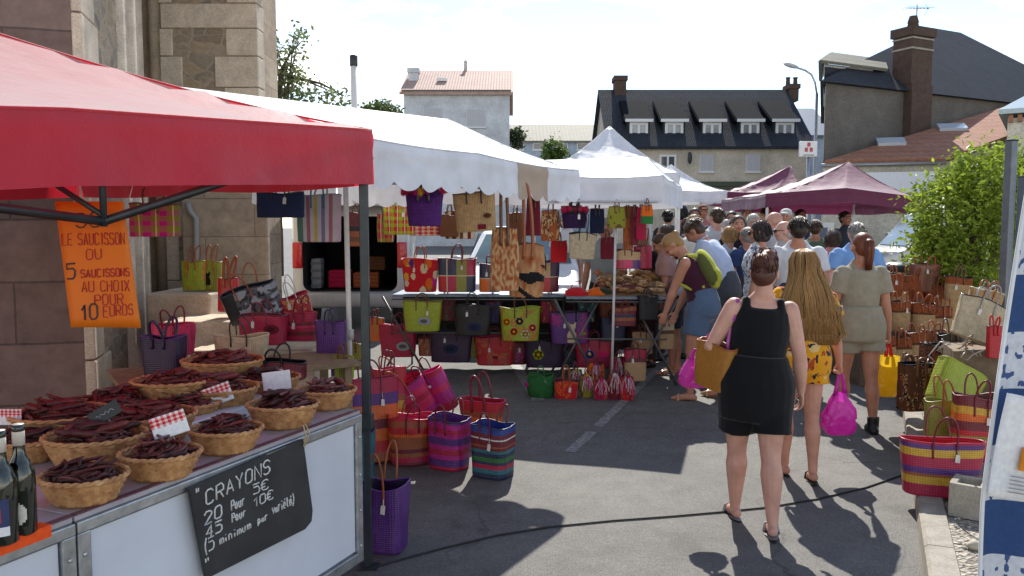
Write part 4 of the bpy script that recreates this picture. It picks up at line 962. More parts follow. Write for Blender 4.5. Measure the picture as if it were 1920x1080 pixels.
def splat(basec, cols, sc=3, th=.15, seed=0):
    def f(x, v, fr):
        k = noise.noise(V((x*sc, v*sc, seed*7.7+fr))); j = noise.noise(V((x*sc+9, v*sc+4, seed)))
        if k > th: return PAL[cols[int((j+1)*50) % len(cols)]]
        return PAL[basec]
    return f
def pc(c):
    if isinstance(c, str): return lambda x, v, fr: PAL[c]
    return c
def bag(label, pos, w, d, h, col, rz=0, rx=0, ry=0, flare=1.15, lining='maroon', hl=.16, hcol='brown', hr=.0065, sq=3.4, mat=None, group=None, name='shopping_bag', cat='bag', rim=None, hw=.28, dip=.0, motifs=(), hflat=1, belly=.0, nh=2, hsplay=.25, seg=84, rows=34):
    root = empty(name, pos, 0, label, cat, group, rot=(rx, ry, rz)); mat = mat or M_WOVEN; cf = pc(col); e = 2/sq
    q = random.Random(sum(map(ord, label))); wb = q.uniform(0, 90); pin = q.uniform(.03, .30); soft = q.uniform(.7, 1.5) if w > .12 else .5; hlean = q.uniform(-.18, .18); hsplay = hsplay*q.uniform(.3, 2.0); hl = hl*q.uniform(.85, 1.15); rimw = q.uniform(.004, .014)*min(1, w/.25)
    # even spacing round the outline, so that prints keep their shape on the flat sides
    al = [0]; ap = (1, 0); cum = [0]
    for i in range(1, 721):
        t = 2*math.pi*i/720; p_ = (spw(math.cos(t), e)*w, spw(math.sin(t), e)*d); cum.append(cum[-1]+math.hypot(p_[0]-(ap[0]*w if i == 1 else ap[0]), p_[1]-ap[1])); ap = p_
    angs = []; i = 0
    for j in range(seg):
        tg = cum[-1]*j/seg
        while cum[i+1] < tg: i += 1
        angs.append(2*math.pi*(i+(tg-cum[i])/max(1e-9, cum[i+1]-cum[i]))/720)
    def ring(v, inset=0):
        s = lerp(1, flare, v)*(1+belly*math.sin(math.pi*v)); out = []
        for j in range(seg):
            a = angs[j]; x = spw(math.cos(a), e); y = spw(math.sin(a), e)
            n = (noise.noise(V((x*1.2, y*1.2+wb, v*1.6+wb)))*.055+noise.noise(V((x*3.5, y*3.5+wb, v*4)))*.018)*soft*(.3+.7*v)
            out.append(V(((w/2*s-inset)*x*(1+n), (d/2*s*(1-pin*v*v*(1-abs(x)**3))-inset)*y*(1+n*2.5), h*v-dip*v*v*(1-abs(x))+rimw*v**3*math.sin(3*x+wb+(1.3 if y > 0 else 0)))))
        return out
    m = MB(); i0 = len(m.v); vs = [0, .012]+[.03+.97*k/rows for k in range(rows+1)]
    for k, v in enumerate(vs):
        rg = ring(v)
        if k == 0: rg = [V((p.x*.93, p.y*.93, 0)) for p in rg]
        if k == 1: rg = [V((p.x*.985, p.y*.985, p.z)) for p in rg]
        m.v += rg
    for k in range(len(vs)-1):
        for j in range(seg):
            a = .5*(angs[j]+(angs[j+1] if j+1 < seg else 2*math.pi)); c = cf(spw(math.cos(a), e), (vs[k]+vs[k+1])/2, math.sin(a) < 0)
            b = i0+k*seg; m.face((b+j, b+(j+1) % seg, b+seg+(j+1) % seg, b+seg+j), c)
    m.face([i0+j for j in range(seg)][::-1], cf(0, 0, True)); m.build('body', mat, root)
    m = MB(); lv = [1, .7, .4, .06]; lc = PAL[lining]
    for v in lv: m.v += ring(v, .006)
    for k in range(3):
        for j in range(seg): m.face((k*seg+j, (k+1)*seg+j, (k+1)*seg+(j+1) % seg, k*seg+(j+1) % seg), lc)
    m.face([3*seg+j for j in range(seg)], lc); m.build('lining', mat, root)
    m = MB(); m.tube([p+V((0, 0, .001)) for p in ring(1, .002)], .0055 if w > .2 else .004, 6, PAL[rim or lining], closed=True); m.build('rim', M_LEATHER, root)
    if hl:
        for s in ((-1, 1) if nh == 2 else (-1,)):
            top = lerp(1, flare, 1); y0 = s*(d/2*top*(1-pin*.8)+.006)*(1 if nh == 2 else 0); pts = []; x0 = w/2*top*hw; sp_ = hsplay*s if nh == 2 else 0
            for k in range(5): pts.append(V((-x0, y0*(1 if nh == 2 else 1)-(0 if nh == 2 else 0), h*(.72+.07*k)-dip*.6)))
            for k in range(1, 12):
                a = math.pi*k/12; pts.append(V((-x0*math.cos(a)+hlean*hl*math.sin(a), y0+sp_*hl*math.sin(a), h-dip*.6+hl*math.sin(a)**.8)))
            for k in range(5)[::-1]: pts.append(V((x0, y0, h*(.72+.07*k)-dip*.6)))
            m = MB(); m.tube(pts, hr, 8, PAL[hcol] if isinstance(hcol, str) else hcol, flat=hflat); m.build('handle', M_LEATHER, root)
    if hl and w > .22 and q.random() < .55:
        m = MB(); tx = w/2*flare*hw*q.choice((-1, 1)); ty = -(d/2*flare*(1-pin*.8)+.016); tz_ = h*q.uniform(.62, .82)
        m.poly([V((tx-.014, ty-.004, tz_-.045)), V((tx+.012, ty-.007, tz_-.048)), V((tx+.014, ty, tz_)), V((tx-.010, ty, tz_+.002))], PAL['white']); m.tube([V((tx+.002, ty, tz_)), V((tx, ty+.012, h*.97))], .0012, 4, PAL['white']); m.build('price_tag', M_FINE, root, smooth=False, solid=.0015)
    for (kind, mxn, mv, ms, mc) in motifs:
        s = lerp(1, flare, mv); yv = -(d/2*s)*1.0-.004; cx, cz = mxn*w/2*s, mv*h; m = MB(); c2 = PAL[mc]
        def flat(pts): m.poly([V((cx+x*ms, yv-.002*0, cz+z*ms)) for x, z in pts], c2)
        if kind == 'flower':
            for k in range(6):
                a = k*math.pi/3; flat([(.45*math.cos(a)+.42*math.cos(b), .45*math.sin(a)+.42*math.sin(b)) for b in (2*math.pi*i/10 for i in range(10))])
            m.poly([V((cx+.3*ms*math.cos(b), yv-.002, cz+.3*ms*math.sin(b))) for b in (2*math.pi*i/12 for i in range(12))], PAL['yel' if mc != 'yel' else 'rust'])
        elif kind == 'cat':
            flat([(-.35, -1), (.35, -1), (.4, -.3), (.2, .1), (.32, .35), (.38, .9), (.14, .62), (-.14, .62), (-.38, .9), (-.32, .35), (-.2, .1), (-.4, -.3)])
        elif kind == 'oval':
            flat([(math.cos(b), .62*math.sin(b)) for b in (2*math.pi*i/18 for i in range(18))]); m.poly([V((cx+.55*ms*math.cos(b)-.1*ms, yv-.002, cz+.3*ms*math.sin(b))) for b in (2*math.pi*i/12 for i in range(12))], mixc(c2, PAL['black'], .7))
        else:
            flat([(-1, -.6), (1, -.6), (1, .6), (-1, .6)])
        m.build(kind+'_motif' if kind in ('flower', 'cat', 'oval') else 'patch', M_FINE, root, smooth=False, solid=.002)
    return root
def pompom(m, o, r, c, seed):
    q = random.Random(seed); o = V(o)
    m.ball(o, r*.7, c, 0, 10, 7)
    for _ in range(90):
        d = V((q.gauss(0, 1), q.gauss(0, 1), q.gauss(0, 1))).normalized(); b = d.orthogonal().normalized()*r*.11; g = q.uniform(.7, 1.25); cc = tuple(x*g for x in c)
        m.poly([o+d*r*.55-b, o+d*r*.55+b, o+d*r*1.05], cc); b2 = d.cross(b); m.poly([o+d*r*.55-b2, o+d*r*.55+b2, o+d*r*1.05], cc)
def bpx(label, px, pyb, wpx, hpx, d, col, depth=.5, **k):
    """a bag whose front bottom edge sits at a picture point, d metres away (None = on the ground)"""
    p = G(px, pyb) if d is None else P(px, pyb, d); fl = k.get('flare', 1.15); w = wpx*p.y/FPX/max(1, fl if not k.get('rx') else 1); h = hpx*p.y/FPX; dp = w*depth
    return bag(label, p+V((0, dp*.5, 0)), w, dp, h, col, **k)
GF = 'striped shopping bags on the asphalt in front of the counter'
bpx('plain purple bag on the asphalt right behind the dark tent leg', 716, 1040, 92, 128, None, 'purp', .8, flare=1.12, lining='dpurp', hl=.22, hcol='rust', hr=.006, rz=R(-12), sq=5, rim='purp')
bpx('teal bag half hidden behind the end of the sales counter', 668, 905, 66, 95, 5.3, 'teal', .8, lining='navy', hl=0, rim='navy')
bpx('orange and purple striped bag leaning back behind the tent leg', 697, 872, 100, 160, 5.85, stripes(('rust', .12), ('red', .25), ('oran', .4), ('maroon', .52), ('oran', .7), ('purp', .82), ('crim', 1)), .5, rz=R(25), rx=R(-8), lining='crim', hl=.16, hcol='maroon', group=GF, flare=1.1)
bpx('rounded orange and maroon striped bag with bright pink lining', 767, 876, 88, 92, None, stripes(('maroon', .1), ('crim', .2), ('rust', .3), ('maroon', .38), ('rust', .62), ('oran', .68), ('red', .82), ('rust', .93), ('red', 1)), .75, rz=R(14), lining='pink', hl=.13, hcol='maroon', group=GF, flare=1.12, sq=2.4, rim='red')
bpx('magenta and purple striped bag with violet lining', 840, 884, 84, 98, None, stripes(('crim', .1), ('purp', .22), ('mag', .32), ('crim', .42), ('mag', .52), ('purp', .66), ('mag', .74), ('crim', .84), ('mag', .93), ('purp', 1)), .8, rz=R(-28), lining='purp', hl=.12, hcol='maroon', group=GF, flare=1.12, sq=3, rim='dpurp')
bpx('blue, green and red striped bag with blue lining nearest to the sunlit asphalt', 924, 900, 80, 100, None, stripes(('navy', .12), ('teal', .2), ('crim', .3), ('navy', .34), ('green', .42), ('navy', .52), ('teal', .58), ('maroon', .62), ('rust', .66), ('maroon', .78), ('white', .8), ('maroon', .88), ('blue', 1)), .85, rz=R(-30), lining='blue', hl=.13, hcol='maroon', group=GF, flare=1.08, sq=3.6, rim='navy')
bpx('orange red bag with two tall upright handles behind the blue striped one', 903, 824, 90, 72, None, stripes(('rust', .2), ('red', .4), ('oran', .6), ('rust', .75), ('red', 1)), .55, rz=R(-18), lining='red', hl=.25, hcol='maroon', hr=.011, flare=1.25, rim='pink', group=GF, hsplay=.05)
bpx('pink striped bag tipped over leftwards behind the rounded orange one', 778, 786, 92, 74, 6.7, stripes(('mag', .2), ('pink', .45), ('crim', .6), ('pink', .8), ('mag', 1)), .6, rz=R(10), ry=R(-30), rx=R(12), lining='pink', hl=.25, hcol='rust', group=GF, rim='dpurp', flare=1.1)
bpx('magenta bag with paper tags tipped beside the pink striped one', 828, 776, 72, 84, 6.8, stripes(('crim', .2), ('mag', .5), ('pink', .62), ('mag', .9), ('crim', 1)), .5, rz=R(-16), ry=R(-24), rx=R(10), lining='mag', hl=.1, hcol='maroon', group=GF, rim='pink', flare=1.05, motifs=(('patch', .2, .7, .02, 'white'),))
bpx('tall red and orange striped bag standing behind the tent leg and pink bags', 728, 800, 60, 108, 6.5, stripes(('oran', .3), ('yel', .42), ('rust', .55), ('crim', .75), ('red', 1)), .5, rz=R(20), rx=R(-6), lining='crim', hl=.13, hcol='maroon', group=GF)
# ---- the bag stall: a rack-like table, bags on top and hung below
TD = 9.35
def table(label, x0, x1, yf, z, dep, yaw, cloth=None):  # cloth sets the colour of the added dark sheet below the top
    t_ = empty('stall_table', (x0, yf, gz(yf)), yaw, label, 'table'); L = x1-x0; zz = z-gz(yf)
    m = MB(); m.box((0, 0, zz-.03), (L, dep, zz), bevel=.004); m.build('top', plain('blue_grey_top', (.16, .21, .27), .5, 0, .2), t_, smooth=False)
    for xx in (.12, L-.12):
        for s in (0, 1):
            m = MB(); m.tube([(xx-.25*(1 if s else -1), .06+.03*s, 0), (xx+.25*(1 if s else -1), .06+.03*s, zz-.03)], .014, 8); m.build('leg', plain('dull_steel', (.13, .135, .14), .5, .5), t_)
        m = MB(); m.tube([(xx, dep-.05, 0), (xx, dep-.05, zz-.03)], .014, 8); m.build('leg', STEEL, t_)
    for k, fz in enumerate((.985, .57)):
        m = MB(); m.tube([(0, -.03, zz*fz-.04), (L, -.03, zz*fz-.04)], .009, 8); m.build('rail', MATS['dull_steel'], t_)
    if cloth:
        m = MB(); m.grid(lambda u, v: V((.02+u*(L-.04), dep-.1+.03*math.sin(u*40+v*2)*v, zz-.035-v*(zz-.3))), 80, 8, cloth); m.build('shade_sheet', M_CLOTH, t_)  # added dark sheet behind the bags, stands in for shade under the table
    return t_
tz = P(900, 552, TD).z
table('long stall table carrying the row of patchwork bags', P(735, 500, TD).x, P(1092, 500, TD).x, TD, tz, .7, R(-2), (.035, .034, .036))
T2 = 8.75; tz2 = P(1150, 556, T2).z
table('stall table heaped with small tan leather goods', P(1062, 500, T2).x, P(1250, 500, T2).x, T2, tz2, .95, R(-3), (.05, .025, .03))
GT = 'bags standing on the stall table'; GH = 'bags hung in rows below the stall table'; GC = 'bags hung under the white awnings'
def onT(label, px, wpx, hpx, col, **k): return bpx(label, px, 548, wpx, hpx, TD-.005+k.pop('dy', 0), col, k.pop('depth', .4), group=GT, **k)
onT('red bag with coloured polka dots at the left end of the stall table', 787, 72, 62, dots('red', ['oran', 'yel', 'mag', 'purp', 'olive', 'cream'], 5, .13, 16), lining='crim', hl=.17, hcol='rust', flare=1.22, mat=M_CLOTH)
onT('patchwork bag of dark squares with cream seams, second on the stall table', 856, 72, 62, checks(['red', 'olive', 'navy', 'crim', 'dpurp', 'navy', 'olive'], 4, 2, 'cream', .03), lining='maroon', hl=.2, hcol='maroon', flare=1.02, mat=M_LEATHER, rim='maroon')
onT('small patchwork bag with orange and navy squares, third on the stall table', 918, 40, 52, checks(['oran', 'navy', 'mag', 'teal'], 2, 2, 'cream', .04), lining='maroon', hl=.12, hcol='maroon', flare=1.02, mat=M_LEATHER, depth=.6)
onT('dark purple and tan patchwork bag right of the zebra striped sack', 1013, 72, 58, checks(['red', 'tan', 'dpurp', 'maroon', 'tan', 'dpurp'], 4, 2, 'cream', .03), lining='dpurp', hl=.13, hcol='black', flare=1.02, mat=M_LEATHER)
def onR(label, px, pyb, wpx, hpx, col, dd=-.07, **k): return bpx(label, px, pyb, wpx, hpx, TD+dd-.28, col, k.pop('depth', .42), group=GH, **k)
onR('lime green bag with a grey oval emblem, upper row below the table', 791, 622, 76, 56, 'lime', lining='olive', hl=.1, hcol='brown', flare=1.18, motifs=(('oval', .15, .36, .075, 'grey'),))
onR('black bag with a faint grey oval, upper row below the table', 886, 630, 74, 56, 'black', lining='black', hl=.16, hcol='black', flare=1.18, motifs=(('oval', .1, .3, .08, 'navy'),))
onR('lime bag with orange, pink and cream flowers, upper row below the table', 976, 640, 80, 62, splat('lime', ['oran', 'lime', 'olive'], 2.5, .1, 3), lining='lime', hl=.15, hcol='brown', flare=1.18, motifs=(('flower', -.05, .62, .05, 'navy'), ('flower', -.35, .3, .05, 'red'), ('flower', .25, .22, .055, 'cream'), ('flower', .62, .42, .05, 'pink'), ('flower', -.7, .6, .05, 'oran')))
onR('purple bag with a cream cat shape on its front', 1069, 646, 78, 60, splat('purp', ['purp', 'mag'], 2, .2, 4), lining='dpurp', hl=.16, hcol='black', flare=1.15, motifs=(('cat', .08, .42, .13, 'cream'), ('patch', .7, .35, .03, 'olive')))
onR('crimson pink bag with a grey emblem, lower row next to the tent leg', 745, 670, 70, 60, 'crim', dd=.35, lining='pink', hl=.12, hcol='maroon', flare=1.1, motifs=(('oval', .35, .35, .085, 'grey'),))
onR('dark violet bag with a pale grey oval, lower row below the table', 845, 680, 80, 58, 'dpurp', dd=.3, lining='navy', hl=.12, hcol='black', flare=1.06, motifs=(('oval', .0, .45, .09, 'navy'),))
onR('orange and red bag, lower row below the flowered lime one', 928, 686, 76, 54, splat('red', ['oran', 'crim', 'rust'], 2.4, .0, 6), dd=.25, lining='crim', hl=.1, hcol='maroon', flare=1.12, motifs=(('patch', .02, .3, .03, 'maroon'), ('patch', .55, .4, .022, 'olive')))
onR('dark violet bag with a lime leaf design, lower row right', 1022, 690, 78, 52, 'dpurp', dd=.25, lining='black', hl=.1, hcol='black', flare=1.1, motifs=(('flower', -.35, .5, .075, 'lime'),))
onR('pink and red bag with a blue blossom, lower row far right', 1114, 690, 70, 52, splat('crim', ['pink', 'red'], 2, .1, 8), dd=.1, lining='maroon', hl=.1, hcol='maroon', flare=1.1, motifs=(('flower', -.25, .5, .06, 'blue'), ('patch', .5, .5, .05, 'pink')))
for i, (px, pyb, w_, h_, c, lb) in enumerate(((1172, 612, 46, 36, stripes(('maroon', .3), ('rust', .45), ('navy', .6), ('maroon', .8), ('rust', 1)), 'dark red and orange striped bag under the right table'), (1178, 570, 50, 34, stripes(('crim', .35), ('maroon', .5), ('red', .65), ('maroon', 1)), 'crimson and maroon striped bag tucked under the right table top'),
    (1206, 664, 40, 42, 'tan', 'small tan bag under the right table'), (1192, 715, 44, 60, stripes(('tan', .6), ('maroon', .75), ('crim', 1)), 'tan bag with crimson top standing below the right table'), (1250, 655, 30, 60, stripes(('tan', .5), ('brown', .6), ('cream', 1)), 'slim straw bag with brown band at the right end of the stall'), (1150, 640, 48, 44, 'navy', 'navy bag hanging below the right table'), (1216, 600, 40, 44, 'black', 'black bag hanging below the right table'))):
    bpx(lb, px, pyb, w_, h_, T2-.1+.22*(i % 3), c, .5, lining='maroon' if i != 6 else 'black', hl=.08, hcol='brown' if i < 5 else 'black', flare=1.08, group=GH)
qq = random.Random(77)
EX = ((838, 602, 34, 40, 'maroon', 'maroon'), (925, 606, 36, 40, 'dpurp', 'dark violet'), (1030, 606, 34, 42, 'crim', 'crimson'), (703, 640, 34, 44, 'oran', 'orange'), (884, 672, 40, 40, 'olive', 'olive'), (968, 684, 42, 42, 'maroon', 'dark maroon'), (1072, 690, 42, 44, 'dpurp', 'deep purple'), (1142, 600, 38, 36, 'rust', 'rust'), (1100, 604, 34, 40, 'teal', 'teal'), (800, 668, 34, 34, 'rust', 'rust brown'))
for px, py, w_, h_, c, cn in EX:
    bpx('small '+cn+' bag tucked between the larger bags below the stall table', px, py, w_, h_, TD+.12, splat(c, [c, qq.choice(list(PAL))], 3, .2, px), .5, lining='maroon', hl=.1, hcol='maroon', flare=1.1, group=GH, seg=48, rows=16)
# heap of small tan leather goods on the right table
pm = []
for k, c in enumerate(((.60, .34, .12), (.50, .25, .08), (.68, .44, .20), (.42, .14, .05))):
    m = MB(); m.grid(lambda u, v: V(((u-.5)*.10*(1-.1*v), (v-.5)*.075, .012+.016*math.sin(math.pi*u)*math.sin(math.pi*v)+.004*math.sin(9*u+5*v+k))), 8, 7, c); m.grid(lambda u, v: V(((u-.5)*.10*(1-.1*v), (.5-v)*.075, .0)), 8, 7, c)
    m.grid(lambda u, v: V(((u-.5)*.10, (-.5+v*.5)*.075-.001, .018+.012*math.sin(math.pi*u)*math.sin(math.pi*(.2+v*.5))+.003)), 8, 4, tuple(x*.7 for x in c))
    o_ = m.build('leather_purse', M_LEATHER, solid=.003); pm.append(o_.data); bpy.data.objects.remove(o_)
r_ = empty('display_board', (P(1128, 500, T2).x, T2+.02, tz2), R(-3), 'sloping board under the heap of tan purses on the right stall table', 'display stand'); m = MB(); m.quad((0, 0, .004), (.72, 0, .004), (.72, .86, .21), (0, .86, .21)); m.quad((0, .86, .0), (.72, .86, .0), (.72, .86, .21), (0, .86, .21)); m.build('board', plain('board_wood', (.2, .12, .06), .7, 0, .2), r_, smooth=False, solid=.008)
x0_, x1_ = P(1132, 500, T2).x, P(1248, 500, T2).x
for i in range(64):
    o_ = bpy.data.objects.new('leather_purse', pm[rnd.choice((0, 0, 1, 2, 2, 3))]); COL.objects.link(o_); lay = i//32
    o_.location = (rnd.uniform(x0_, x1_), T2+.04, 0); yy_ = rnd.uniform(.0, .8); o_.location.y += yy_; o_.location.z = tz2+.02+.24*yy_+.028*lay+rnd.uniform(0, .012); o_.rotation_euler = (rnd.uniform(-.4, .5), rnd.uniform(-.4, .4), rnd.uniform(0, 6.3)); q = o_.modifiers.new('t', 'SOLIDIFY'); q.thickness = .003
    tag(o_, 'small tan leather purse in the heap on the right stall table', 'purse', 'tan purses heaped on the right table')
for px, py, c, lb in ((1122, 521, 'oran', 'orange tasselled bag charm cluster on the table left of the tan purses'), (1080, 545, 'red', 'crumpled red cloth bag lying at the left end of the purse table'), (1128, 540, 'black', 'dark green crumpled bag lying between the tan purses and patchwork bags')):
    p = P(px, py, T2+.15); p.z = tz2+.0; m = MB()
    m.grid(lambda u, v: V((.14*math.cos(6.283*u)*math.sin(math.pi*v*.5)*(1+.25*noise.noise(V((u*5, v*3, px)))), .11*math.sin(6.283*u)*math.sin(math.pi*v*.5)*(1+.25*noise.noise(V((u*5, v*3, px+4)))), .09*math.cos(math.pi*v*.5)+.002)), 28, 10, PAL[c] if c != 'black' else (.02, .035, .02))
    o_ = m.build('crumpled_bag', M_CLOTH); o_.location = p; tag(o_, lb, 'bag'); 
    m = MB(); m.tube([(-.06, 0, .07), (-.03, .0, .15), (.03, 0, .16), (.06, 0, .07)], .006, 6, PAL[c]); m.build('strap', M_LEATHER, o_)
# ---- bags hanging from the awnings
def rail(label, a, b):
    m = MB(); m.tube([a, b], .011, 8, (.5, .5, .52)); tag(m.build('hanging_rail', M_PAINT), label, 'rail', 'rails under the awnings')
def hang(label, px, pyt, wpx, hpx, d, col, **k):
    """hpx is the height of the bag body, pyt the picture height of its rim"""
    return bpx(label, px, pyt+hpx, wpx, hpx, d, col, k.pop('depth', .42), group=GC, **k)
b0 = hang('purple woven bucket bag with a row of pompoms hung from the scalloped awning', 794, 362, 72, 62, 5.3, 'purp', lining='dpurp', hl=.11, hcol='dpurp', hr=.012, flare=1.22, sq=2.3, depth=.7, mat=M_STRAW)
m = MB()
for k, (x, c) in enumerate(((-.12, 'crim'), (-.075, 'crim'), (-.02, 'yel'), (.03, 'mag'), (.085, 'purp'), (.135, 'pink'), (-.045, 'mag'))): pompom(m, (x, -.09, .225+.01*(k % 2)), .035, PAL[c], k)
m.build('pompom_trim', M_CLOTH, b0, smooth=False)
hang('tan straw shopper with thin dark handles hung from the scalloped awning', 893, 362, 74, 72, 5.7, 'tan', rx=R(2), ry=R(-4), lining='brown', hl=.13, hcol='black', hr=.005, flare=1.05, mat=M_STRAW, depth=.3, hw=.35, rim='brown', motifs=(('oval', .6, .4, .03, 'brown'), ('patch', .3, .12, .03, 'maroon')))
def batik(seed, light, dark, sc=7): return lambda x, v, fr: mixc(PAL[dark], PAL[light], max(0, min(1, .5+2.2*noise.noise(V((x*sc*.5, v*sc, seed))))))
hang('brown and sand batik shoulder sack with long straps, left of the pair', 946, 428, 52, 118, 5.95, batik(1, 'tan', 'rust', 12), lining='brown', hl=.36, hcol='brown', hr=.012, flare=.9, mat=M_CLOTH, depth=.4, belly=.12, hflat=1, hsplay=.03)
hang('zebra striped cloth shoulder sack with long straps, right of the pair', 986, 458, 62, 100, 6.05, lambda x, v, fr: PAL['black'] if math.sin(v*19+2.2*x+1.3*math.sin(x*3+v*6)) > .25 and v < .62 else mixc(PAL['rust'], PAL['tan'], .5+.9*noise.noise(V((x*4, v*5, 3)))), lining='brown', hl=.44, hcol='rust', hr=.012, flare=.92, mat=M_CLOTH, depth=.4, belly=.12, hsplay=.03, ry=R(3))
hang('dark red cloth bag behind the batik shoulder sacks', 1000, 372, 30, 70, 6.6, 'maroon', lining='maroon', hl=.1, flare=.8, mat=M_CLOTH, depth=.5)
hang('red and lime checked bag hung left of the purple bucket bag', 748, 384, 60, 56, 8.2, plaid('red', 'lime', 'cream', 4), lining='olive', hl=.15, hcol='olive', flare=1.05, depth=.4, mat=M_CLOTH)
hang('pink and cream checked bag behind the purple bucket bag', 796, 408, 58, 34, 8.6, plaid('red', 'cream', 'mag', 5), lining='maroon', hl=.15, flare=1.02, depth=.4, mat=M_CLOTH)
hang('brown and cream striped bag behind the tan shopper', 862, 398, 56, 50, 8.6, vstripes(['brown', 'cream', 'maroon', 'cream'], 8), lining='brown', hl=.15, flare=1.02, depth=.4, mat=M_CLOTH)
hang('navy blue bag hanging under the edge of the red tent', 522, 362, 88, 46, 6.0, 'navy', lining='black', hl=.12, hcol='black', flare=1.0, depth=.35, mat=M_CLOTH, sq=2.6)
hang('green, grey and pink vertically striped canvas bag left of the white pole', 596, 366, 84, 88, 6.3, lambda x, v, fr: PAL['teal'] if x < -.72 and False else (((.10, .19, .16), (.10, .19, .16), (.45, .46, .48), (.34, .12, .2), (.5, .48, .46), (.52, .36, .14), (.45, .46, .5), (.22, .16, .34), (.5, .48, .46), (.42, .14, .24), (.52, .5, .5), (.55, .4, .5))[min(11, int((x+1)*6))]), lining='grey', hl=.1, hcol='teal', flare=1.05, depth=.35, mat=M_CLOTH)
hang('green and pink plaid bag hanging behind the orange price sheet', 284, 384, 92, 60, 5.3, plaid('olive', 'mag', 'cream', 3), lining='brown', hl=.1, flare=1.0, depth=.35, mat=M_CLOTH)
hang('red and brown striped bag between the white pole and the dark tent leg', 668, 400, 40, 62, 8.6, stripes(('rust', .15), ('brown', .3), ('rust', .45), ('black', .6), ('maroon', 1)), lining='maroon', hl=.1, flare=1.05, mat=M_WOVEN)
for px, pyt, w_, h_, d, c, lb in ((722, 402, 30, 52, 8.7, plaid('crim', 'olive', 'cream', 3), 'narrow crimson checked bag hung beside the dark tent leg'), (842, 404, 34, 40, 8.5, 'brown', 'small brown bag hung behind the tan shopper'), (1032, 396, 34, 56, 8.4, splat('rust', ['brown', 'tan'], 4, 0, 2), 'rust cloth bag hung right of the zebra sack'), (1048, 452, 30, 40, 8.6, 'red', 'small red bag hung below the rust cloth bag'), (1120, 392, 26, 46, 8.5, 'navy', 'navy pouch bag hung left of the yellow green pouch'), (1140, 446, 26, 40, 8.4, 'maroon', 'dark red pouch bag hung beside the grey shirted vendor'), (966, 400, 26, 60, 7.4, 'brown', 'narrow brown bag hung between the two long strapped sacks')):
    hang(lb, px, pyt, w_, h_, d, c, lining='maroon', hl=.11, hcol='brown', hr=.005, flare=.98, mat=M_CLOTH, depth=.45, belly=.08, seg=48, rows=18)
b1 = hang('violet bucket bag with red pompoms hung right of the batik sacks', 1078, 388, 50, 40, 8.25, 'dpurp', lining='black', hl=.14, hcol='black', hr=.012, flare=1.2, sq=2.3, depth=.7, mat=M_STRAW)
m = MB()
for k, x in enumerate((-.11, -.05, .0, .05, .11)): pompom(m, (x, -.08, .19+.01*(k % 2)), .045, PAL['crim' if k != 2 else 'maroon'], k+30)
m.build('pompom_trim', M_CLOTH, b1, smooth=False)
hang('cream straw bag with dark rim hanging beside the grey shirted vendor', 1091, 438, 52, 48, 8.3, 'cream', lining='brown', hl=.2, hcol='black', hr=.004, flare=1.12, sq=2.8, depth=.35, mat=M_STRAW, rim='black', ry=R(3))
for px, pyt, w_, h_, d, c, lb in ((1157, 388, 34, 40, 8.1, 'olive', 'yellow green pouch bag hung at the right awning'), (1177, 388, 16, 80, 8.2, 'rust', 'long rust coloured strap bag hung at the right awning'), (1190, 388, 14, 72, 8.15, 'maroon', 'long dark red strap bag hung at the right awning'), (1203, 390, 18, 60, 8.1, 'crim', 'long crimson strap bag hung at the right awning'), (1214, 386, 22, 34, 7.95, 'oran', 'small orange and green pouch at the right end of the awning')):
    hang(lb, px, pyt, w_, h_, d, splat(c, [c, 'brown'], 4, .2, px) if px != 1214 else stripes(('green', .45), ('oran', 1)), lining='maroon', hl=.07, hcol='brown', hr=.005, flare=.85, mat=M_CLOTH, depth=.6, belly=.1, seg=28, rows=12)
hang('pink patchwork handbag hung above the tan purses', 1178, 470, 48, 34, 8.5, checks(['crim', 'tan', 'purp', 'pink'], 3, 2, None), lining='maroon', hl=.22, hcol='maroon', hr=.005, flare=.95, mat=M_LEATHER, depth=.35)
hang('round red handbag hung at the right end above the tan purses', 1206, 462, 34, 42, 8.6, 'crim', lining='maroon', hl=.2, hcol='brown', hr=.005, flare=1.0, mat=M_LEATHER, depth=.45, sq=2.2)
rail('thin rail under the scalloped awning edge', V((-.85, 4.75, 2.06)), V((.40, 6.95, 2.06))); rail('thin rail under the plain white awning front', V((-.3, 8.45, 2.05)), V((1.45, 7.97, 2.03))); rail('thin rail under the red tent edge holding the navy bag', V((-2.9, 5.55, 2.12)), V((-.9, 6.35, 2.12)))
rail('thin rail across the back of the scalloped awning', V((-1.6, 8.2, 2.1)), V((-.2, 8.75, 2.1)))
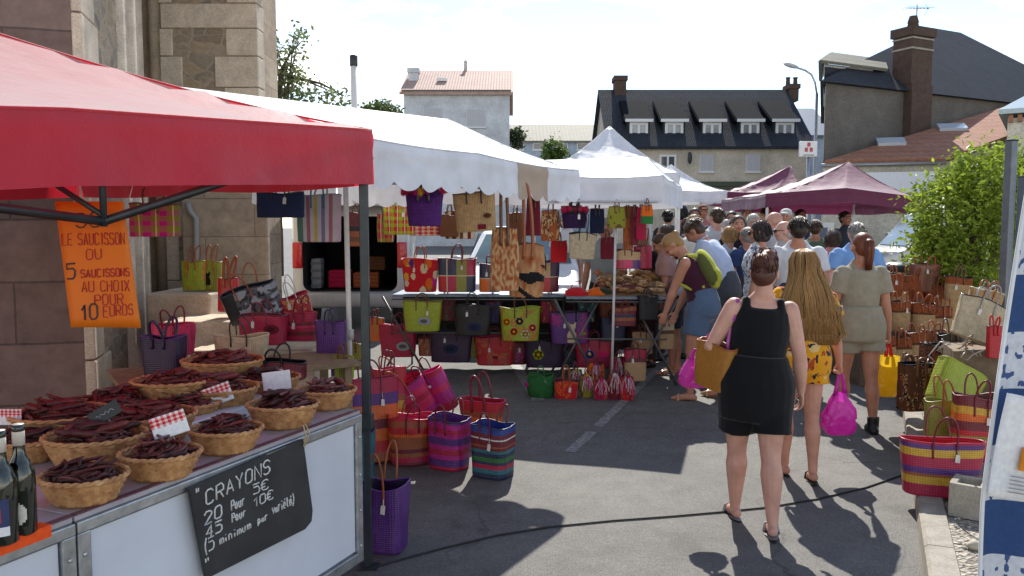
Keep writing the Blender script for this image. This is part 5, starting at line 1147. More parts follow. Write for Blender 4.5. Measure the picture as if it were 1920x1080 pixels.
# ---- small dangling bags on the ground
GD_ = 'small tasselled bags on the asphalt by the pale pole'
gb = bpx('round dark green bag with an orange flower on the asphalt', 1015, 747, 46, 42, None, 'green', .8, lining='green', hl=.08, hcol='green', flare=1.0, sq=2.1, belly=.2, mat=M_STRAW, group=GD_, motifs=(('flower', .0, .7, .03, 'yel'),))
m = MB(); pompom(m, (-.14, -.03, .13), .035, PAL['mag'], 3); m.build('pompom', M_CLOTH, gb, smooth=False)
bpx('small orange red bag with two handles beside the round green one', 1062, 749, 46, 34, None, splat('red', ['oran', 'red'], 3, 0, 2), .6, lining='maroon', hl=.14, hcol='rust', flare=1.1, mat=M_CLOTH, group=GD_)
for i, (px, py, w_, h_, c, lb) in enumerate(((1100, 746, 22, 42, 'olive', 'small olive pouch bag with white tassels'), (1128, 750, 26, 36, 'crim', 'small crimson pouch bag with pink tassels'), (1152, 750, 22, 46, 'maroon', 'small maroon pouch bag with pale tassels'), (1177, 752, 24, 44, 'red', 'small red pouch bag at the right end with white tassels'), (1080, 730, 24, 36, 'green', 'small green pouch bag in the back of the tasselled row'), (1118, 722, 30, 40, 'oran', 'small orange pouch bag in the back of the tasselled row'), (1160, 716, 30, 44, 'crim', 'small crimson pouch bag leaning on the pale pole'))):
    b = bpx(lb, px, py, w_, h_, None, splat(c, [c, 'rust', 'maroon'], 3, .1, i), .7, lining='maroon', hl=.07, hcol='maroon', hr=.005, flare=.95, sq=2.2, belly=.2, mat=M_CLOTH, group=GD_, seg=28, rows=12)
    m = MB(); q = random.Random(i); hh = h_*8.35/FPX
    for k in range(20):
        x = q.uniform(-.05, .05); ln = q.uniform(.3, .75)*hh; dx = q.uniform(-.03, .03); y1 = -w_*8.3/FPX*.5
        m.tube([(x*.5, y1*.6, hh*q.uniform(.95, 1.08)), (x+dx*.3, y1-.015, hh-ln*.35), (x+dx*.8, y1-.012, hh-ln*.7), (x+dx, y1-.018, hh-ln)], .0032, 4, mixc(PAL[q.choice(('white', 'pink', 'pink', 'crim', 'mag'))], PAL['white'], q.random()*.6))
    pompom(m, (.0, -.05, hh*1.02), .024, PAL[('yel', 'pink', 'white', 'crim', 'lime', 'mag', 'white')[i]], i+60)
    m.build('tassel', M_CLOTH, b, smooth=False)
# ---- bags on and around the church steps
GS = 'bags displayed on and around the stone steps'
bpx('lime bag with orange flower print on the top step', 361, 545, 46, 54, 7.55, splat('lime', ['oran', 'lime', 'olive'], 2.2, .25, 5), .5, lining='olive', hl=.17, hcol='rust', hr=.006, flare=1.08, group=GS)
bpx('olive bag with a dark cat shape right of the lime one', 394, 546, 40, 56, 7.6, splat('olive', ['lime', 'olive'], 2, .1, 9), .5, lining='olive', hl=.17, hcol='rust', flare=1.05, group=GS, motifs=(('cat', -.2, .45, .07, 'black'),))
bpx('tall narrow orange red handbag with tied top on the step', 425, 585, 40, 62, 7.0, 'red', .7, lining='maroon', hl=.22, hcol='rust', hr=.012, flare=.9, group=GS, mat=M_LEATHER)
def photo(x, v, fr):
    k = noise.noise(V((x*3, v*4, 2))); j = noise.noise(V((x*8, v*9, 5)))
    if x < -.35: return (.016, .018, .022)
    return (.30, .33, .40) if k+j*.5 > .12 else ((.09, .10, .13) if j > -.1 else (.02, .022, .03))
bpx('large black bag with grey pictures tipped on the steps', 478, 598, 104, 62, 6.4, photo, .45, rz=R(-8), ry=R(-16), rx=R(14), lining='black', hl=.16, hcol='rust', hr=.006, flare=1.05, group=GS, mat=M_LEATHER, rim='navy')
bpx('red and orange printed bag tipped right of the black picture bag', 556, 598, 58, 44, 6.5, splat('red', ['oran', 'yel', 'cream', 'crim'], 3, -.05, 7), .5, rz=R(10), ry=R(-14), rx=R(10), lining='crim', hl=.18, hcol='white', hr=.005, flare=1.05, group=GS)
bpx('plain red bag below the black picture bag', 488, 648, 90, 56, 6.05, 'crim', .5, lining='maroon', hl=.1, hcol='maroon', flare=1.05, group=GS, motifs=(('oval', .5, .55, .06, 'maroon'),))
bpx('crimson bag with dark red stripes beside the plain red one', 560, 640, 60, 52, 6.2, stripes(('crim', .2), ('maroon', .35), ('crim', .5), ('pink', .58), ('maroon', .7), ('crim', 1)), .6, lining='crim', hl=.12, hcol='maroon', flare=1.05, group=GS)
bpx('purple bag left of the white pole by the steps', 618, 684, 58, 80, 5.95, 'purp', .6, lining='dpurp', hl=.1, hcol='dpurp', flare=1.08, group=GS, rim='purp')
bpx('cream straw basket bag with a red flower and thin black handles', 446, 694, 104, 62, 5.25, 'cream', .55, rz=R(6), lining='cream', hl=.12, hcol='black', hr=.005, flare=1.15, sq=2.3, mat=M_STRAW, rim='cream', group=GS, motifs=(('flower', -.02, .35, .045, 'red'),))
bpx('dark violet bag with upright strap behind the back baskets', 300, 706, 84, 72, 5.0, 'dpurp', .6, rz=R(-8), lining='black', hl=.13, hcol='dpurp', hr=.009, flare=1.15, group=GS, rim='purp')
bpx('bright pink bag behind the dark violet one', 318, 668, 78, 58, 5.5, 'pink', .6, lining='crim', hl=.12, hcol='maroon', flare=1.12, group=GS, rim='pink')
bpx('black rounded bag lying behind the yellow label basket', 396, 704, 112, 36, 4.85, 'black', .6, lining='black', hl=0, flare=.85, sq=2.2, belly=.3, mat=M_CLOTH, group=GS)
bpx('dark red bag behind the plain white price card', 512, 716, 112, 34, 5.0, 'maroon', .6, lining='black', hl=.09, hcol='black', flare=1.05, group=GS)
bpx('small lime bag between the white pole and the tent leg', 662, 694, 42, 46, 6.6, 'olive', .6, lining='olive', hl=.12, hcol='maroon', flare=1.08, group=GS)
bpx('lime and purple bag in front of the white pole', 640, 712, 44, 42, 5.7, vstripes(['purp', 'lime', 'olive'], 5), .6, lining='olive', hl=.1, hcol='brown', flare=1.05, group=GS)
t_ = empty('display_bench', (P(255, 600, 5.0).x, 4.75, 0), R(33), 'low display bench hidden behind the sausage baskets carrying bags', 'bench')
zb_ = P(400, 706, 5.0).z
m = MB(); m.box((0, 0, zb_-.04), (1.55, .62, zb_-.003), bevel=.005); m.build('top', plain('bench_wood', (.24, .17, .10), .7, 0, .3), t_, smooth=False)
for x in (.06, 1.45):
    for y in (.05, .53):
        m = MB(); m.box((x, y, 0), (x+.05, y+.05, zb_-.041)); m.build('leg', MATS['bench_wood'], t_, smooth=False)
# ---- goods on the right-hand verge
GV = 'bags on the gravel verge to the right'
bpx('wide bag with red, orange and purple stripes overhanging the kerb', 1776, 935, 150, 108, 4.85, stripes(('crim', .22), ('yel', .36), ('rust', .42), ('purp', .55), ('crim', .74), ('yel', .88), ('purp', .97), ('crim', 1)), .42, rz=R(-14), lining='red', hl=.2, hcol='maroon', hr=.006, flare=1.14, group=GV, rim='crim', sq=2.8, dip=.01)
bpx('tall orange and red striped bag behind the wide striped one', 1840, 866, 86, 122, 5.25, stripes(('crim', .12), ('oran', .3), ('olive', .4), ('red', .5), ('maroon', .62), ('oran', .75), ('yel', .85), ('maroon', 1)), .6, rz=R(-10), lining='brown', hl=.12, hcol='maroon', flare=1.05, group=GV, rim='maroon')
bpx('lime green bag tipped over on the verge', 1788, 768, 92, 84, 5.75, 'lime', .5, rz=R(8), ry=R(30), rx=R(-10), lining='lime', hl=0, flare=1.1, group=GV, rim='lime')
bpx('olive green bag standing below the tipped lime bag', 1778, 842, 74, 90, 5.5, 'olive', .5, rz=R(-6), lining='olive', hl=.14, hcol='rust', flare=1.05, group=GV)
bpx('dark brown patchwork basket bag with knotted trim on the verge', 1722, 772, 62, 90, 6.5, splat('brown', ['rust', 'black', 'tan'], 5, .12, 4), .6, rz=R(10), lining='black', hl=.06, hcol='brown', hr=.014, flare=1.0, group=GV, mat=M_STRAW)
bpx('flat cream straw bag with dark rim and metal chain tilted on the verge', 1832, 640, 88, 78, 6.2, 'cream', .3, rz=R(-6), ry=R(20), rx=R(-8), lining='brown', hl=.12, hcol='grey', hr=.006, flare=1.08, group=GV, mat=M_STRAW, rim='black')
bpx('tan straw bag behind the tilted cream one', 1844, 596, 60, 52, 6.7, 'tan', .5, rz=R(-6), ry=R(14), lining='cream', hl=.1, hcol='rust', flare=1.05, group=GV, mat=M_STRAW)
bpx('red bag with cut-out handles behind the tipped lime bag', 1828, 740, 92, 56, 6.4, 'red', .5, lining='maroon', hl=.08, hcol='red', hr=.012, flare=1.1, group=GV, mat=M_LEATHER)
bpx('small scarlet bag beside the cream straw bag near the hanging cloth', 1866, 672, 26, 60, 6.0, 'red', .6, lining='maroon', hl=.08, hcol='red', flare=1.05, group=GV)
for px, py, w_, h_, d, c, lb, mt in ((1752, 700, 50, 54, 6.9, splat('brown', ['rust', 'black'], 4, .1, 3), 'dark brown leather bag between the straw baskets and the tipped lime bag', M_LEATHER), (1790, 676, 46, 50, 6.7, 'black', 'black leather bag below the tilted cream bag', M_LEATHER), (1842, 690, 52, 44, 6.5, splat('rust', ['brown', 'tan'], 4, .1, 5), 'rust brown bag right of the black leather bag', M_LEATHER), (1700, 748, 44, 60, 7.0, 'rust', 'reddish brown leather bag behind the dark patchwork basket bag', M_LEATHER), (1768, 732, 40, 46, 6.6, 'maroon', 'maroon bag beside the tipped lime bag', M_LEATHER), (1858, 604, 40, 44, 7.0, 'rust', 'rust coloured bag behind the tan straw bag', M_LEATHER), (1800, 566, 46, 46, 8.9, stripes(('tan', .7), ('rust', 1)), 'straw and rust bag at the right end of the back row of baskets', M_STRAW)):
    bpx(lb, px, py, w_, h_, d, c, .5, rz=R(qq.uniform(-20, 20)), ry=R(qq.uniform(-6, 10)), lining='black', hl=.12, hcol='brown', flare=1.06, group=GV, mat=mt, seg=60, rows=20)
GK = 'straw baskets with brown leather trim on the verge'
spots = [(1662, 690, 40, 62), (1692, 694, 42, 60), (1724, 690, 42, 66), (1756, 690, 42, 70), (1652, 630, 40, 56), (1690, 622, 44, 56), (1736, 628, 44, 58), (1770, 636, 42, 60), (1684, 586, 50, 56), (1740, 548, 56, 52), (1780, 600, 46, 56), (1650, 572, 34, 44), (1756, 585, 40, 50), (1708, 604, 40, 46), (1640, 664, 38, 54), (1676, 556, 42, 42), (1716, 560, 40, 44)]
wh = ['front row leftmost', 'front row second from left', 'front row third from left', 'front row rightmost', 'second row leftmost', 'second row second from left', 'second row third from left', 'second row rightmost', 'tan one behind the second row', 'round brown one topmost', 'back row right', 'far left of the back row', 'middle of the back row', 'between the second and back rows', 'leftmost beside the woman in khaki', 'topmost left', 'topmost centre left of the round brown one']
for i, (px, py, w_, h_) in enumerate(spots):
    d = 8.3+(.45 if 4 <= i < 8 else .95 if i >= 8 else 0); d += (px-1700)*.0006
    c = stripes(('tan', .62), ('brown', .7), ('rust', 1)) if i < 8 else ((lambda x, v, fr: (.20, .07, .04)) if i in (9,) else stripes(('tan', .75), ('rust', 1)) if i in (8, 10) else 'rust')
    b = bpx('straw basket with leather top on the verge, '+wh[i], px, py, w_, h_, d, c, .65, lining='brown', hl=.10, hcol='rust', hr=.009, flare=1.04 if i != 9 else 1.1, sq=2.4, group=GK, mat=M_STRAW if i != 9 else M_LEATHER, belly=.05, seg=36, rows=14, rz=R(rnd.uniform(-20, 20)), name='straw_basket', cat='basket')
    m = MB(); q = random.Random(i); hh = h_*d/FPX; ww = w_*d/FPX/2
    for k in range(16): 
        a = q.uniform(3.3, 6.1); m.ball((ww*math.cos(a)*1.05, ww*.68*math.sin(a)*1.05, hh*q.uniform(.72, 1.0)), q.uniform(.006, .011), (.30, .09, .05), 0, 6, 4)
    m.build('leather_knots', M_LEATHER, b)
st = empty('display_stand', (P(1630, 600, 8.5).x, 8.62, gz(8.6)), R(0), 'stepped crates carrying the rear straw baskets', 'display stand'); W_ = 1.15
for k, py in enumerate((630, 592)):
    z = P(1700, py, 8.75+.5*k).z-gz(8.6); m = MB(); m.box((0, .06+.5*k, -.02), (W_, .54+.5*k, z-.005)); m.build('crate', plain('crate_wood', (.16, .11, .07), .8, 0, .3), st, smooth=False)
st = empty('display_stand', (P(1790, 700, 6.0).x, 5.95, gz(6)+.06), R(-20), 'dark low crate under the tilted cream and red bags', 'display stand')
m = MB(); m.box((-.05, 0, 0), (.75, .5, P(1800, 742, 6.2).z-gz(6)-.08)); m.box((.0, .25, .4), (.75, .9, P(1830, 640, 6.3).z-gz(6)-.12)); m.build('crate', MATS['crate_wood'], st, smooth=False)
# tangled leather straps among the right-hand goods
m = MB(); q = random.Random(11)
for i in range(16):
    p = P(q.uniform(1775, 1850), q.uniform(640, 720), q.uniform(6.0, 6.4)); pts = [p]
    for k in range(6): p = p+V((q.uniform(-.07, .07), q.uniform(-.05, .05), q.uniform(-.06, .05))); pts.append(p)
    m = MB(); m.tube(pts, .006, 6, mixc((.25, .14, .07), (.5, .46, .42), q.random()))
    tag(m.build('leather_strap', M_LEATHER), 'brown or grey strap in the tangle below the tilted cream bag', 'strap', 'tangled straps below the cream bag')
# concrete block, stone
p = G(1850, 985); cbk = empty('concrete_block', (p.x-.0, p.y+.05, gz(p.y)+.07), R(-30), 'hollow concrete block lying on the gravel by the striped bag', 'concrete block')
L, Wd, Hh = .5, .22, .2
m = MB(); t_ = .035
m.box((0, 0, 0), (L, t_, Hh), bevel=.004); m.box((0, Wd-t_, 0), (L, Wd, Hh), bevel=.004)
for k in range(4): x = (L-t_)*k/3; m.box((x, t_+.0005, .001), (x+t_, Wd-t_-.0005, Hh-.001))
m.box((t_, t_, .02), (L-t_, Wd-t_, .1))
m.build('block', concmat('block_concrete', (.40, .37, .31), 7, .5), cbk, smooth=False)
cbk.location = P(1776, 985, 4.62); cbk.location.z = gz(4.6)+.075; cbk.rotation_euler.z = R(-38)
p = G(1830, 1030, .07); m = MB(); m.ball((0, 0, .02), (.05, .035, .028), (.5, .45, .36), 0, 14, 10)
m.v = [q_*(1+.25*noise.noise(q_*22)) for q_ in m.v]; o_ = m.build('stone', M_MATTE); o_.location = p; tag(o_, 'pale loose stone lying on the gravel below the concrete block', 'stone')
# ---- hanging blue and white cloth, paper, posts
def chk(u, v):
    i = int(u*1.6); j = int(v*9.2)
    if (i+j) % 2 == 0: return (.035, .075, .20)
    return (.06, .10, .24) if noise.noise(V((u*34, v*60, 1))) > .28 else (.58, .61, .68)
p0 = P(1912, 430, 2.35); hc = empty('hanging_cloth', (p0.x, 2.35, 0), 0, 'blue and white checked cloth hanging at the right edge', 'cloth')
def fn(u, v):
    y0 = P(1858-4*(1-v), 800, 2.3); zt, zb = 1.98, .42
    x = lerp(P(1932, 400, 2.3).x, P(1856, 760, 2.3).x, min(1, v*1.55)**.8)+u*.62-p0.x; fold = .035*math.sin(u*15+.6*math.sin(v*3))*min(1, .3+v)
    return V((x, fold-.05+u*.22, lerp(zt, zb, v)))
m = MB(); m.grid(fn, 210, 460, chk); m.build('cloth', M_FINE, hc, solid=.002)
m = MB(); m.tube([fn(0, k/40)+V((0, -.004, 0)) for k in range(41)], .006, 6, (.72, .74, .78)); m.build('hem', M_CLOTH, hc)
a_, b_ = hc.location+V((lerp(P(1932, 400, 2.3).x, P(1856, 760, 2.3).x, 0)-p0.x, -.05, 1.985)), None
rk = empty('clothes_rack', (a_.x+.02, a_.y+.03, 0), 0, 'grey tube rack at the right edge that the checked cloth hangs from', 'rack')
m = MB(); m.tube([(-.02, 0, 1.992), (.72, .22, 1.992)], .014, 8); m.build('bar', STEEL, rk)
for x, y in ((.66, .25),):
    m = MB(); m.tube([(x, y, .07), (x, y, 2.0)], .016, 8); m.box((x-.2, y-.03, .07), (x+.2, y+.03, .1)); m.build('post', STEEL, rk)
pp = bpy.data.objects.new('paper_notice', None); COL.objects.link(pp); tag(pp, 'white paper notice with an orange print pinned to the checked cloth', 'notice'); d = 2.16
pp.location = P(1852, 930, d); pp.rotation_euler = (R(-3), R(12), R(12))
m = MB(); m.grid(lambda u, v: V((u*.21, .008*math.sin(u*4+v*2)-.01*v*v, v*.29)), 10, 12, (.74, .75, .78)); m.build('sheet', M_FINE, pp, solid=.0015)
m = MB(); m.box((.078, -.012, .085), (.2, -.006, .15), (.62, .22, .02)); m.box((.09, -.0135, .1), (.15, -.0125, .135), (.35, .1, .02)); m.build('print', M_FINE, pp, smooth=False)
m = MB()
for k in range(5): m.box((.06, -.008, .02+.011*k), (.19-.02*(k % 2), -.004, .023+.011*k), (.3, .3, .32))
m.build('print_lines', M_FINE, pp, smooth=False)
d = 6.8
for (px, pt, lb) in ((1897, 262, 'grey square metal post rising beside the bush'), (1921, 330, 'second grey metal post at the right edge behind the cloth')):
    a = P(px, pt, d); r = empty('metal_post', (a.x, d, gz(d)+.05), R(20), lb, 'post'); h = a.z-gz(d)-.05
    m = MB(); m.box((-.035, -.035, 0), (.035, .035, h-.01), bevel=.006); m.build('tube', plain('grey_post', (.15, .17, .20), .45, .4, .15), r, smooth=False)
    m = MB(); m.box((-.038, -.038, h-.012), (.038, .038, h), bevel=.004); m.build('cap', RUBBER, r, smooth=False)
    m = MB(); m.box((-.07, -.07, 0), (.07, .07, .008)); m.build('foot_plate', STEEL, r, smooth=False)
# ================================================================ VEHICLES
CARWHITE = NT('white_car_paint'); CARWHITE.base((.70, .71, .72), .3, 0, .5); CARWHITE.b.inputs['Coat Weight'].default_value = .6; CARWHITE = CARWHITE.m
SILVER = NT('silver_car_paint'); SILVER.base((.55, .56, .57), .32, .15, .5); SILVER.b.inputs['Coat Weight'].default_value = .6; SILVER = SILVER.m
TYRE = RUBBER; TAIL = plain('tail_lamp_red', (.55, .01, .015), .15, 0, .1, 14, .7)
def wheel(parent, x, y, r=.33, w=.2):
    m = MB(); prof = [(r*.62, -w/2), (r*.92, -w/2), (r, -w/2+.03), (r, w/2-.03), (r*.92, w/2), (r*.62, w/2)]
    m.lathe(prof, 24); m.v = [V((x+q.z, y+q.x, r+q.y)) for q in m.v]; wl = m.build('wheel', TYRE, parent)
    m = MB(); m.lathe([(0, -w/2+.02), (r*.2, -w/2), (r*.6, -w/2+.03), (r*.62, w/2-.03), (r*.2, w/2), (0, w/2-.02)], 18); m.v = [V((x+q.z, y+q.x, r+q.y)) for q in m.v]; m.build('rim', plain('wheel_rim', (.35, .36, .37), .35, .7), wl)
def extrude_body(prof, w, tumble=.12, bev=.05):
    """prof: (y, z) outline; the upper part leans inwards"""
    zt = max(z for _, z in prof); zb = min(z for _, z in prof); bm = bmesh.new(); vs = []
    for s in (-1, 1):
        vs.append([bm.verts.new((s*(w/2-tumble*max(0, (z-zb)/(zt-zb)-.45)/.55), y, z)) for y, z in prof])
    bm.faces.new(vs[0]); bm.faces.new(vs[1][::-1]); n = len(prof)
    for i in range(n): bm.faces.new((vs[0][i], vs[1][i], vs[1][(i+1) % n], vs[0][(i+1) % n]))
    bmesh.ops.recalc_face_normals(bm, faces=bm.faces); bmesh.ops.bevel(bm, geom=list(bm.edges), offset=bev, segments=3, affect='EDGES', profile=.6); return bm
def bm_obj(bm, name, mat, parent):
    me = bpy.data.meshes.new(name); bm.to_mesh(me); bm.free(); me.materials.append(mat)
    for p in me.polygons: p.use_smooth = True
    me.set_sharp_from_angle(angle=R(40))
    o = bpy.data.objects.new(name, me); COL.objects.link(o); o.parent = parent; return o
# silver van seen from behind with its tailgate open
d = 13.0; vx = P(655, 400, d).x; van = empty('van', (vx, d, gz(d)), R(4), 'silver van seen from behind with open tailgate and goods inside', 'van')
W, zb, zt = 1.86, .42, 2.0
def rr(y, w, z0, z1, r=.16, n=6):
    out = []
    for cx, cz, a0 in ((w/2-r, z1-r, 0), (-w/2+r, z1-r, 90), (-w/2+r, z0+r, 180), (w/2-r, z0+r, 270)):
        for k in range(n+1): a = R(a0+90*k/n); out.append(V((cx+r*math.cos(a), y, cz+r*math.sin(a))))
    return out
m = MB(); R1 = [rr(0, W-.1, zb, zt-.04), rr(.06, W, zb, zt), rr(2.6, W, zb, zt), rr(3.3, W-.1, zb, zt-.2), rr(4.0, W-.16, zb, 1.15), rr(4.25, W-.3, zb, .95)]
n = len(R1[0])
for q in R1: m.v += q
for k in range(len(R1)-1):
    for j in range(n): m.face((k*n+j, (k+1)*n+j, (k+1)*n+(j+1) % n, k*n+(j+1) % n))
m.face([(len(R1)-1)*n+j for j in range(n)])
i = len(m.v); m.v += rr(0, W-.34, zb+.2, zt-.16, .14)
for j in range(n): m.face((j, (j+1) % n, i+(j+1) % n, i+j))
m.build('body', SILVER, van)
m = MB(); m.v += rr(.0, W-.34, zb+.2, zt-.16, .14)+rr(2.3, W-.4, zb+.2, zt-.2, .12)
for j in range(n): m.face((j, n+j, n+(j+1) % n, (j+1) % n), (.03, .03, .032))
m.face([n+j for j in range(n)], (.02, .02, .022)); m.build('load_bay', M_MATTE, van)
m = MB(); m.box((-W/2+.02, -.16, zb-.06), (W/2-.02, .06, zb+.2), bevel=.05); m.build('bumper', plain('bumper_grey', (.36, .37, .38), .4, .2, .08), van)
for s in (-1, 1):
    m = MB(); m.box((s*(W/2-.09)-.08, -.03, 1.0), (s*(W/2-.09)+.08, .02, 1.42), bevel=.02); m.build('tail_lamp', TAIL, van)
    wheel(van, s*.74, .75); wheel(van, s*.74, 3.4)
m = MB(); m.box((-W/2+.08, -1.05, zt-.02), (W/2-.08, .05, zt+.04), bevel=.02); g_ = m.build('tailgate', SILVER, van)
m = MB(); m.box((-W/2+.2, -.95, zt-.03), (W/2-.2, -.45, zt-.021)); m.build('pane', GLASS, g_, smooth=False)
for k, (x, y, z, sx, sz, c, lb) in enumerate(((-.25, .5, zb+.22, .36, .3, 'crim', 'crimson crate in the back of the silver van'), (.2, .45, zb+.22, .42, .26, 'rust', 'orange wicker crate in the back of the silver van'), (.3, .7, zb+.50, .4, .24, 'brown', 'brown crate on top in the silver van'), (-.62, .4, zb+.22, .16, .5, 'grey', 'clear bottle pack at the left of the van load bay'))):
    m = MB(); m.box((-sx/2, 0, 0), (sx/2, .35, sz), PAL[c], bevel=.02)
    for j in range(4): m.box((-sx/2-.006, -.006, sz*(j+.2)/4), (sx/2+.006, .356, sz*(j+.55)/4), mixc(PAL[c], PAL['black'], .35))
    o_ = m.build('crate', M_MATTE, smooth=False); o_.matrix_world = Matrix.Translation(van.location) @ Matrix.Rotation(R(4), 4, 'Z') @ Matrix.Translation((x, y, z)); tag(o_, lb, 'crate', 'crates inside the silver van')
def windowpane(parent, pts, name='pane', mat=GLASS):
    m = MB(); m.poly(pts); return m.build(name, mat, parent, smooth=False, solid=.012)
# white car facing the street behind the bag stall
d = 10.9; car = empty('car', (P(965, 400, d).x, d, gz(d)), R(-6), 'white car facing forward behind the bag stall with pale windscreen', 'car')
prof = [(0, .34), (-.02, .72), (.06, .92), (.95, 1.12), (1.75, 1.62), (2.2, 1.72), (3.4, 1.70), (4.05, 1.15), (4.15, .5), (4.0, .34)]
W = 1.76; bm_obj(extrude_body(prof, W, .2, .06), 'body', CARWHITE, car)
sl = (V((0, 1.68, 1.575))-V((0, 1.0, 1.15))); nrm_ = V((0, -sl.z, sl.y)).normalized()*.012
windowpane(car, [V((-.74, 1.02, 1.165))+nrm_, V((.74, 1.02, 1.165))+nrm_, V((.62, 1.68, 1.575))+nrm_, V((-.62, 1.68, 1.575))+nrm_], 'windscreen', glassmat('screen_glass', (.10, .16, .18)))
m = MB(); m.box((-.78, -.05, .38), (.78, .06, .62), bevel=.03); m.build('grille', plain('black_plastic', (.02, .02, .022), .5), car)
m = MB(); m.box((-.26, -.065, .47), (.26, -.052, .58)); m.build('number_plate', WHITEP, car, smooth=False)
for s in (-1, 1):
    m = MB(); m.ball((s*.66, .03, .78), (.17, .08, .09), (.7, .72, .75)); m.build('headlight', M_PAINT, car)
    m = MB(); m.ball((s*1.0, 1.15, 1.2), (.1, .06, .075), (.5, .5, .52)); m.build('mirror', M_PAINT, car)
    wheel(car, s*.74, .8, .31); wheel(car, s*.74, 3.3, .31)
    windowpane(car, [V((s*.885, 1.45, 1.12)), V((s*.885, 3.3, 1.12)), V((s*.76, 3.1, 1.6)), V((s*.77, 1.9, 1.6))], 'side_window')
# white van with the open side door under the plum tent
d = 15.2; x0 = P(1632, 400, d).x; vw = empty('van', (x0, d+.95, gz(d)), R(-90-8), 'white van with open side door under the plum market tent', 'van')
prof = [(0, .36), (-.02, .78), (.1, 1.0), (.8, 1.2), (1.45, 2.0), (1.9, 2.12), (4.9, 2.12), (5.0, 1.9), (5.02, .5), (4.9, .36)]
W = 1.9; bm_obj(extrude_body(prof, W, .1, .06), 'body', CARWHITE, vw)
# local +Y runs from nose to tail; the side seen from the street is local +X
for s in (1, -1):
    xx_ = s*(W/2+.004)
    windowpane(vw, [V((xx_, 1.2, 1.25)), V((xx_, 2.0, 1.25)), V((xx_-s*.06, 2.0, 1.88)), V((xx_-s*.06, 1.62, 1.88))], 'side_window')
    wheel(vw, s*.8, .95, .33); wheel(vw, s*.8, 4.0, .33)
    m = MB(); m.box((s*(W/2)+(.0 if s > 0 else -.2), 1.05, 1.22), (s*(W/2)+(.2 if s > 0 else 0), 1.15, 1.5), (.03, .03, .03), bevel=.02); m.build('mirror', M_PAINT, vw)
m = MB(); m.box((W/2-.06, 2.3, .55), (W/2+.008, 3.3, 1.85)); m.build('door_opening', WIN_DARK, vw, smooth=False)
m = MB(); m.box((W/2+.02, 3.32, .55), (W/2+.06, 4.3, 1.95), bevel=.02); m.build('sliding_door', CARWHITE, vw, smooth=False)
sl = V((0, 1.40, 1.94))-V((0, .85, 1.25)); nrm_ = V((0, -sl.z, sl.y)).normalized()*.012
windowpane(vw, [V((-.8, .85, 1.26))+nrm_, V((.8, .85, 1.26))+nrm_, V((.72, 1.40, 1.94))+nrm_, V((-.72, 1.40, 1.94))+nrm_], 'windscreen')
# dark bin, poster board in the crowd
p = P(1692, 580, 10.6); bn = empty('waste_bin', (p.x, 10.6, gz(10.6)), 0, 'dark green waste bin beside the bush and the white van', 'bin')
m = MB(); h = P(1692, 492, 10.6).z-gz(10.6); m.lathe([(.22, 0), (.24, .02), (.29, h-.12), (.31, h-.1)], 24, (.015, .03, .028), sx=1, sy=.9); m.build('body', M_PAINT, bn)
m = MB(); m.lathe([(.32, h-.1), (.32, h-.06), (.2, h), (0, h+.01)], 24, (.02, .035, .032), sy=.9); m.build('lid', M_PAINT, bn)
d = 12.5; a, b = P(1520, 417, d), P(1562, 468, d); pb_ = empty('poster_stand', ((a.x+b.x)/2, d, gz(d)), 0, 'white poster board with a grey blue picture among the crowd', 'poster'); g = gz(d)
m = MB(); m.box((-(b.x-a.x)/2, -.01, b.z-g), ((b.x-a.x)/2, .01, a.z-g)); m.build('board', WHITEP, pb_, smooth=False)
m = MB(); m.box((-.10, -.016, b.z-g+.09), (.08, -.011, a.z-g-.08), (.16, .19, .28)); m.build('picture', M_FINE, pb_, smooth=False)
m = MB(); m.tube([(0, .03, 0), (0, .03, a.z-g)], .015, 8); m.build('post', STEEL, pb_)
# ================================================================ PEOPLE
def loft(m, rings, right=V((1, 0, 0)), seg=20):
    """closed tube through (centre, rx, ry) rings"""
    n = len(rings); idx = []
    for k, (c, rx, ry) in enumerate(rings):
        t = (rings[min(k+1, n-1)][0]-rings[max(k-1, 0)][0]).normalized(); f = t.cross(right).normalized()*-1; idx.append(len(m.v))
        for j in range(seg):
            a = 2*math.pi*j/seg; m.v.append(c+right*(rx*math.cos(a))+f*(ry*math.sin(a)))
    for k in range(n-1):
        a, b = idx[k], idx[k+1]
        for j in range(seg): m.face((a+j, a+(j+1) % seg, b+(j+1) % seg, b+j))
    m.face([idx[0]+j for j in range(seg)][::-1]); m.face([idx[-1]+j for j in range(seg)])
def limb(m, pts, rr, seg=12):
    m.tube(pts, rr, seg)
    for p, r in ((pts[0], rr[0]), (pts[-1], rr[-1])): m.ball(p, r*.995, seg=10, rings=6)
